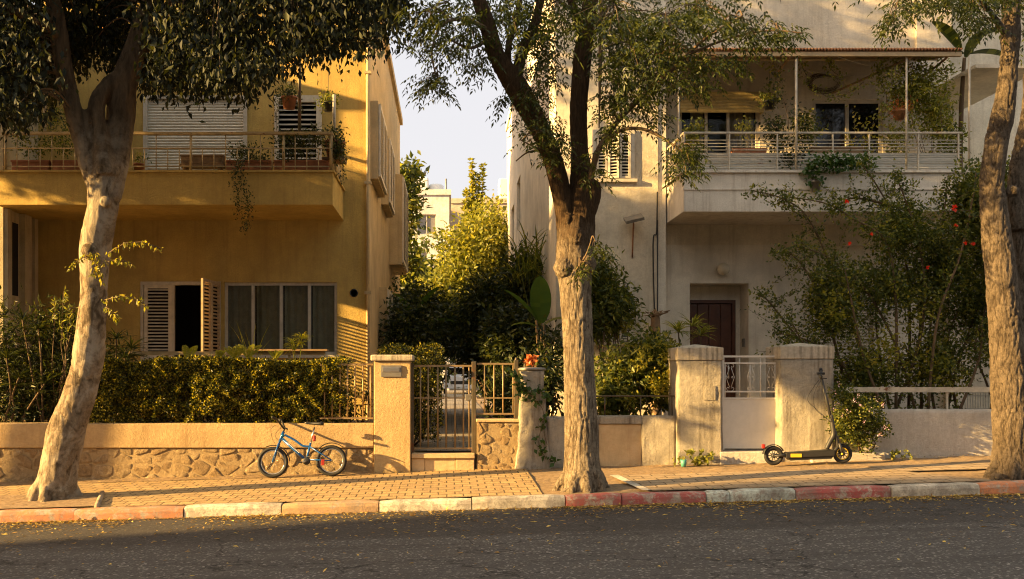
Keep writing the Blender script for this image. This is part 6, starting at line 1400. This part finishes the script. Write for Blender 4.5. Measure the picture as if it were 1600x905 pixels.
for A_ in ([(1225, 250), (1222, 215), (1205, 190), (1195, 195)], [(1235, 262), (1240, 225), (1250, 190), (1240, 165)], [(1230, 262), (1238, 245), (1260, 235)], [(1225, 262), (1232, 190), (1215, 130), (1212, 122)], [(1250, 262), (1260, 225), (1262, 200), (1252, 180)]):
    pts = catmull([tuple(W(a, b, 16.1)) for a, b in A_], 6); tw.tube(pts, .005, 4)
    for p in pts: n = 5; lv.put(np.array(p)+g.normal(size=(n, 3))*[.08, .04, .06], g.normal(size=(n, 3)), .06, .04)
lv.build('leaves', M['darkleaf'], t, g); tw.build('stems', M['stem'], t)
g = rng_(116); t = thing('trailing_plant', 'broad-leaved trailing plant draped over the middle of the white balcony rail', 'plant', (XX(1310, 15.9), 15.9, 4.95)); lv = Leaves()
for c, r, nc in (wb(1310, 250, 15.88, 30, 10, 30), wb(1275, 258, 15.88, 14, 10, 10), wb(1345, 252, 15.88, 24, 8, 14)): blob_leaves(lv, g, c, (r[0], .08, r[2]), nc, 8, .08, .06, .05, .2)
lv.build('leaves', M['banana'], t, g)
g = rng_(117); t = plant('banana_plant', 'dark broad-leaved plant leaning over the right end of the rusty awning', 'plant', (XX(1490, 17), 17, 6.9), 'banana plants'); 
for (a, b, d, L, wv) in ((1500, 80, (-.5, -.2, .5), .8, .24), (1510, 70, (.6, -.2, .35), .7, .2), (1505, 85, (-1, -.1, .1), .6, .2), (1515, 85, (.9, 0, .1), .7, .22), (1510, 90, (.1, -.4, .4), .6, .24)):
    mb = MB(); ribbon(mb, W(a, b, 16.6), d, L, wv, g, .5, 10, lambda u: max(.02, math.sin(math.pi*min(1, .04+u*.96))**.6)); add_rnd(mb.build('leaf', M['darkleaf'], t), g)
mb = MB(); smooth_tube(mb, [(XX(1500, 17.0), 17.0, 4.5, .04), (XX(1502, 16.8), 16.8, 6.2, .04), (*W(1507, 90, 16.6), .03)], 4, 8); mb.build('stalk', M['stem'], t)
g = rng_(118); t = thing('climber', 'leafy vine hanging in strands from the awning between the white posts', 'climber', (XX(1300, 16.2), 16.2, 6.8)); lv = Leaves(); tw = MB()
for A_ in ([(1250, 95), (1262, 120), (1290, 150), (1320, 148), (1350, 128)], [(1380, 95), (1372, 118), (1385, 150), (1380, 185)], [(1440, 92), (1425, 120), (1420, 160), (1428, 200)], [(1470, 92), (1480, 130), (1470, 175), (1478, 230)], [(1395, 95), (1440, 110), (1490, 108)], [(1300, 92), (1296, 105), (1310, 118)], [(1208, 95), (1212, 125), (1205, 150)]):
    pts = catmull([tuple(W(a, b, 16.35)) for a, b in A_], 7); tw.tube(pts, .006, 4)
    for i, p in enumerate(pts): n = int(g.uniform(3, 9)) * (1 if A_[0][0] < 1370 else 2); lv.put(np.array(p)+g.normal(size=(n, 3))*[.07, .07, .06], g.normal(size=(n, 3))+[0, 0, -.3], .07, .035)
lv.build('leaves', M['bright'], t, g); tw.build('stems', M['stem'], t)
g = rng_(119)
for i, (a, b, s_, m_, lab) in enumerate(((1085, 205, 1.0, 'mid', 'leafy plant in the left corner of the white balcony'), (1212, 205, .9, 'darkleaf', 'dark-leaved pot plant behind the rail left of the middle awning post'), (1262, 195, 1.0, 'mid', 'bushy pot plant behind the rail right of the middle awning post'), (1400, 215, 1.1, 'bright', 'bright leafy pot plant behind the rail beside the tall potted tree'), (1485, 215, 1.2, 'mid', 'dense pot plant filling the right corner of the white balcony'))):
    c = W(a, 262, 16.45); pot('pot_plant', lab, 'pot plant', (c.x, 16.45, 4.66), .13, .24, M['terracotta'], M[m_], [wb(a, b, 16.45, 17*s_, 17*s_, 24), wb(a, b+22, 16.4, 13*s_, 12*s_, 14)], 120+i, L=.075, Wd=.035, per=12, sig=.07, group='pot plants on the white balcony')
mb = MB(); mb.box(XX(1495, 16.8), XX(1600, 16.8), 16.2, 18.85, 6.72, 6.78); mb.box(XX(1506, 16.8), 13, 16.4, 18.85, 4.3, 4.9); tag(mb.build('side_terrace', M['cream']), 'flat side terrace and canopy slab right of the rusty awning', 'terrace')

# ================================================================== BICYCLE
YBk = 13.56; SB = YBk/F
bk = thing('bicycle', "blue child's bicycle leaning against the stone wall", 'bicycle', (XX(471, YBk), YBk, gz(XX(471, YBk), YBk)), rot=(R(-7), 0, 0))
def B(zx, zy, y=0):        # a point on the bicycle from the enlarged photograph, in its own frame
    px = 390+zx/7.54; py = 640+zy/7.54; return (XX(px, YBk)-bk.location.x, y, ZZ(py, YBk)-bk.location.z)
def wheel_(root, c, r, tyre_r, nsp, hub=.018, tyre=M['rubber']):
    w_ = bpy.data.objects.new('wheel', None); C.objects.link(w_); w_.parent = root; w_.location = c
    ring = lambda rad, k=36: [(rad*math.cos(a), 0, rad*math.sin(a)) for a in np.linspace(0, 2*math.pi, k, endpoint=False)]
    MB().tube(ring(r-tyre_r), tyre_r, 10, closed=True).build('tyre', tyre, w_, True)
    MB().tube(ring(r-tyre_r*2.1), tyre_r*.42, 6, closed=True).build('rim', M['steel'], w_, True)
    mb = MB()
    for i in range(nsp):
        a = 2*math.pi*i/nsp; b = a+(.35 if i % 2 else -.35); s_ = .016 if i % 2 else -.016
        mb.tube([(hub*math.cos(b), s_, hub*math.sin(b)), ((r-tyre_r*2.1)*math.cos(a), 0, (r-tyre_r*2.1)*math.sin(a))], .0011, 3)
    mb.build('spokes', M['steel'], w_, True)
    MB().lathe([(.008, -.045), (.008, -.03), (hub, -.028), (hub*.7, 0), (hub, .028), (.008, .03), (.008, .045)], (0, 0, 0), 12, axis='y').build('hub', M['steel'], w_, True)
    return w_
rw1 = 24.4*SB; fx = B(270, 620); rx = B(960, 583)
g0 = gz(bk.location.x+fx[0], YBk)-bk.location.z; g1 = gz(bk.location.x+rx[0], YBk)-bk.location.z
fx = (fx[0], 0, g0+rw1+.004); rx = (rx[0], 0, g1+rw1+.004)
wheel_(bk, fx, rw1, .026, 20); wheel_(bk, rx, rw1, .026, 20)
hb, ht = B(345, 385), B(388, 262); bbk = B(665, 600); st_t = B(712, 392); st_m = B(700, 432)
fr = MB(); fr.tube([hb, ht], .021, 12); fr.tube(catmull([B(405, 300), B(520, 360), B(620, 428), B(700, 436)], 5), .016, 10); fr.tube([B(375, 345), bbk], .02, 12); fr.tube([bbk, st_t], .016, 10)
for s_ in (-1, 1): fr.tube([B(690, 590, s_*.02), (rx[0], s_*.05, rx[2])], .009, 8); fr.tube([B(705, 438, s_*.015), (rx[0], s_*.05, rx[2]+.01)], .008, 8)
fr.build('frame', M['blue'], bk, True)
MB().tube([B(362, 320), B(395, 300)], .024, 12).build('head_gusset', M['teal_paint'], bk, True)
mb = MB(); a_, b_ = Vector(B(430, 385, -.0215)), Vector(B(585, 515, -.0215)); dv = (b_-a_)
for i in range(11): p = a_+dv*(i/11.0); q = a_+dv*((i+.55)/11.0); u = Vector((-dv.z, 0, dv.x)).normalized()*.008*(1 if i % 3 else .7); mb.add([p-u, q-u, q+u, p+u], [(0, 1, 2, 3)])
mb.build('frame_decal', M['decal'], bk, True)
fk = MB()
for s_ in (-1, 1): fk.tube([hb, (hb[0]-.01, s_*.04, hb[2]-.03), (fx[0], s_*.05, fx[2])], [.012, .013, .009], 8)
fk.build('fork', M['blue'], bk, True)
st = MB(); st.tube([ht, B(400, 212)], .013, 8); st.tube([B(400, 212), B(440, 235)], .011, 8)
hbm = B(400, 215); gl_ = B(300, 130); st.tube(catmull([(gl_[0]-.02, -.24, gl_[2]+.03), (gl_[0]+.03, -.17, gl_[2]+.01), (hbm[0]-.01, -.05, hbm[2]-.005), (hbm[0]-.01, .05, hbm[2]-.005), (gl_[0]+.05, .17, gl_[2]+.01), (gl_[0]+.02, .24, gl_[2]+.03)], 5), .014, 8)
hbo = st.build('handlebar', M['black'], bk, True)
for s_ in (-1, 1): MB().tube([(gl_[0]+(0 if s_ < 0 else .035)+.0, s_*.16, gl_[2]+.012), (gl_[0]-.01, s_*.26, gl_[2]+.032)], .017, 8).build('grip', M['rubber'], hbo, True)
mb = MB(); mb.tube(catmull([B(310, 190, -.12), B(255, 240, -.1), B(262, 340, -.03), B(290, 400)], 6), .003, 4); mb.tube(catmull([B(390, 200, -.1), B(300, 300, -.08), B(340, 370)], 6), .003, 4); mb.build('brake_cable', M['black'], bk, True)
MB().tube([st_t, B(755, 205)], .012, 8).build('seat_post', M['steel'], bk, True)
mb = MB(); vs = []; S0, S1 = B(640, 168), B(862, 165)
for i in range(9):
    t = i/8; x = S0[0]+(S1[0]-S0[0])*t; hw = .016+.062*max(0, (t-.35)/.65)**.8 if t < .95 else .06; z = S0[2]+.008+.014*(t-.4)**2; dpt = .022+.035*t
    for j in range(9): a = math.pi*j/8; vs.append((x, -hw*math.cos(a), z+.014*math.sin(a)*1.2-(.0 if 0 < j < 8 else dpt*.6)))
mb.add(vs, [(i*9+j, i*9+j+1, (i+1)*9+j+1, (i+1)*9+j) for i in range(8) for j in range(8)]+[tuple(range(9)), tuple(range(80, 71, -1))]+[(i*9, (i+1)*9, (i+1)*9+8, i*9+8) for i in range(8)], 0, None, True); mb.build('saddle', M['black'], bk, True)
def guard(c, r, a0, a1, w_): 
    mb = MB(); vs = []; n = 14
    for i in range(n+1):
        a = R(a0+(a1-a0)*i/n); 
        for (yy, dr) in ((-w_, -.008), (-w_*.5, .003), (w_*.5, .003), (w_, -.008)): vs.append((c[0]+(r+dr)*math.cos(a), yy, c[2]+(r+dr)*math.sin(a)))
    mb.add(vs, [(i*4+j, i*4+j+1, (i+1)*4+j+1, (i+1)*4+j) for i in range(n) for j in range(3)], 0, None, True); return mb
guard(fx, rw1+.022, 5, 115, .03).build('mudguard', M['black'], bk, True); guard(rx, rw1+.032, 48, 152, .034).build('mudguard', M['black'], bk, True)
cr = MB().lathe([(.01, -.034), (.052, -.032), (.056, -.028), (.052, -.024), (.01, -.022)], (bbk[0]+.005, 0, bbk[2]-.01), 24, axis='y').build('chainring', M['black'], bk, True)
mb = MB(); c_ = Vector((bbk[0]+.005, 0, bbk[2]-.01)); mb.tube([c_+Vector((0, -.045, 0)), c_+Vector((-.075, -.055, -.02))], .008, 6); mb.tube([c_+Vector((0, .045, 0)), c_+Vector((.075, .055, .02))], .008, 6); co = mb.build('crank', M['steel'], bk, True)
for s_ in (-1, 1): cx = c_+Vector((s_*.085, s_*.085, s_*.02)); MB().box(cx.x-.035, cx.x+.035, cx.y-.03, cx.y+.03, cx.z-.01, cx.z+.01, bev=.004).build('pedal', M['black'], co, True)
mb = MB(); mb.box(*sorted((B(600, 0)[0], B(735, 0)[0])), -.04, -.036, B(0, 655)[2], B(0, 560)[2], bev=.001)
mb = MB(); mb.tube([(bbk[0], -.03, bbk[2]+.055), (rx[0], -.03, rx[2]+.025)], .003, 4); mb.tube([(bbk[0], -.03, bbk[2]-.075), (rx[0], -.03, rx[2]-.025)], .003, 4); mb.build('chain', M['black'], bk, True)
MB().box(B(738, 0)[0], B(772, 0)[0], -.025, .025, B(0, 375)[2], B(0, 305)[2], bev=.012).build('red_bag', M['plastic_red'], bk, True)
MB().box(B(845, 0)[0], B(885, 0)[0], -.055, -.03, B(0, 660)[2], B(0, 590)[2], bev=.004).build('reflector', M['plastic_red'], bk, True)

# ================================================================== ELECTRIC SCOOTER
YS = 13.38; SS = YS/F
sc = thing('electric_scooter', 'dark electric kick scooter with yellow plates, parked by the right gatepost', 'scooter', (XX(1262, YS), YS, gz(XX(1262, YS), YS)))
def E(zx, zy, y=0): return (XX(1150+zx/4.527, YS)-sc.location.x, y, ZZ(560+zy/4.527, YS)-sc.location.z)
def swheel(c, r, rimm):
    w_ = bpy.data.objects.new('wheel', None); C.objects.link(w_); w_.parent = sc; w_.location = c
    MB().tube([((r-.026)*math.cos(a), 0, (r-.026)*math.sin(a)) for a in np.linspace(0, 2*math.pi, 32, endpoint=False)], .026, 10, closed=True).build('tyre', M['rubber'], w_, True)
    MB().tube([((r-.056)*math.cos(a), 0, (r-.056)*math.sin(a)) for a in np.linspace(0, 2*math.pi, 32, endpoint=False)], .008, 8, closed=True).build('rim', rimm, w_, True)
    mb = MB(); mb.lathe([(.01, -.03), (.03, -.026), (.034, 0), (.03, .026), (.01, .03)], (0, 0, 0), 14, axis='y')
    for i in range(10): a = 2*math.pi*i/10; mb.tube([(.025*math.cos(a), 0, .025*math.sin(a)), ((r-.055)*math.cos(a), 0, (r-.055)*math.sin(a))], .005, 4)
    mb.build('hub', M['scooter'], w_, True)
r_s = 15.3*SS; a_ = E(266, 680); b_ = E(753, 665)
ca = (a_[0], 0, gz(sc.location.x+a_[0], YS)-sc.location.z+r_s+.003); cb = (b_[0], 0, gz(sc.location.x+b_[0], YS)-sc.location.z+r_s+.003)
swheel(ca, r_s, M['scooter']); swheel(cb, r_s, M['yellow'])
mb = MB(); x0, x1 = E(345, 0)[0], E(680, 0)[0]; z0, z1 = ca[2]-.02, ca[2]+.045
pr = [(x0, z0-.005), (x0, z1-.012), (x1, z1+.035), (x1, z0+.025)]; mb.prism(pr, -.08, .08); mb.prism([(x0+.06, z0-.045), (x0+.02, z0-.006), (x1, z0+.024), (x1-.03, z0-.02)], -.06, .06); mb.build('deck', M['scooter'], sc, True)
mb = MB(); mb.prism([(x0+.01, z1-.011), (x0+.01, z1-.003), (x1-.01, z1+.042), (x1-.01, z1+.035)], -.075, .075); mb.build('deck_mat', M['rubber'], sc, True)
mb = MB(); mb.box(E(372, 0)[0], E(450, 0)[0], -.084, -.081, z0+.004, z1-.012); mb.build('side_plate', M['yellow'], sc, True)
mb = MB(); mb.box(E(280, 0)[0], E(332, 0)[0], -.052, -.047, ca[2]-.008, ca[2]+.008); mb.build('side_reflector', M['orange'], sc, True)
mb = MB()
for s_ in (-1, 1): mb.tube([(x0+.02, s_*.045, ca[2]+.01), (ca[0], s_*.045, ca[2])], [.022, .015], 6)
mb.build('rear_fork', M['scooter'], sc, True)
guard(ca, r_s+.018, 25, 172, .035).build('fender', M['black'], sc, True)
e = E(195, 622); MB().box(e[0]-.02, e[0]+.018, -.03, .03, e[2]-.03, e[2]+.03, bev=.008).build('tail_light', M['plastic_red'], sc, True)
n0, n1, n2 = E(640, 640), E(690, 540), E(683, 470); 
mb = MB(); smooth_tube(mb, [(*n0, .032), (*E(665, 590), .034), (*n1, .036), (*n2, .03), (*E(672, 400), .026)], 4, 12); mb.build('neck', M['scooter'], sc, True)
mb = MB(); smooth_tube(mb, [(*E(695, 520), .03), (*E(715, 590), .026), (*E(722, 640), .02)], 4, 10)
for s_ in (-1, 1): mb.tube([(E(722, 600)[0], s_*.048, E(0, 600)[2]), (cb[0]-.02, s_*.048, cb[2])], [.02, .016], 8)
mb.build('front_fork', M['scooter'], sc, True)
guard(cb, r_s+.014, 48, 120, .032).build('fender', M['black'], sc, True)
MB().lathe([(.016, -.062), (.014, -.068), (.002, -.07)], (cb[0]-.03, 0, cb[2]), 12, axis='y').build('fork_reflector', M['yellow'], sc, True)
MB().tube([n2, E(603, 140)], .021, 12).build('stem', M['scooter'], sc, True)
h0 = E(600, 122); mb = MB(); mb.tube([(h0[0]-.1, -.26, h0[2]-.02), (h0[0]-.02, -.04, h0[2]+.01), (h0[0]+.02, .04, h0[2]+.03), (h0[0]+.1, .26, h0[2]+.09)], .016, 8); ho = mb.build('handlebar', M['scooter'], sc, True)
MB().tube([(h0[0]-.105, -.27, h0[2]-.022), (h0[0]-.06, -.15, h0[2]-.006)], .023, 8).build('grip', M['rubber'], ho, True); MB().tube([(h0[0]+.06, .15, h0[2]+.061), (h0[0]+.105, .27, h0[2]+.092)], .023, 8).build('grip', M['rubber'], ho, True)
MB().box(h0[0]-.05, h0[0]+.05, -.03, .03, h0[2]+.01, h0[2]+.045, bev=.01).build('display', M['black'], sc, True)
mb = MB(); mb.tube([(h0[0]+.01, -.02, h0[2]-.04), (h0[0]+.06, -.06, h0[2]-.04)], .008, 6); mb.build('brake_lever', M['black'], sc, True)
mb = MB(); mb.tube(catmull([E(585, 150, -.03), E(540, 200, -.06), E(495, 290, -.06), E(560, 360, -.05), E(640, 430, -.04), E(668, 450, -.02)], 8), .004, 5); mb.tube(catmull([E(590, 160, -.03), E(545, 250, -.04), E(550, 350, -.04), E(600, 400, -.03)], 8), .003, 5); mb.build('brake_cable', M['black'], sc, True)

# ================================================================== LITTER
g = rng_(131); n = 8200
x = g.uniform(-6.2, 8.2, n); y = YK - .01 - np.abs(np.where(g.random(n) < .55, g.exponential(.09, n), g.exponential(.5, n))); far = g.random(n) < .07; y[far] = g.uniform(7.6, YK, far.sum())
dens = np.array([mnoise.noise((a*.8, b*1.2, 3)) for a, b in zip(x, y)]); k = (dens > -.15) | (g.random(n) < .35); x, y = x[k], y[k]
m = len(x); z = np.array([roadz(a, b) for a, b in zip(x, y)]) + .006
lv = Leaves(); D = g.normal(size=(m, 3)); D[:, 2] = np.abs(D[:, 2])*.15; lv.put(np.stack([x, y, z], 1), D, g.uniform(.02, .07, m), g.uniform(.008, .026, m), np.tile([0, 0, 1.0], (m, 1))+g.normal(size=(m, 3))*.25)
n = 1800; x = g.uniform(-6.2, 8.2, n); y = g.uniform(YK+.02, 13.85, n); y = np.where(g.random(n) < .5, 13.85-np.abs(g.exponential(.15, n)), y); z = np.array([gz(a, b) for a, b in zip(x, y)])+.02+.02*(y < YK+.15)*0
lv.put(np.stack([x, y, z], 1), g.normal(size=(n, 3))*[1, 1, .1], g.uniform(.015, .04, n), g.uniform(.008, .016, n), np.tile([0, 0, 1.0], (n, 1))+g.normal(size=(n, 3))*.2)
o = lv.build('fallen_leaves', M['dry'], None, g); tag(o, 'small yellow leaves scattered along the gutter and pavement', 'leaves', kind='stuff')
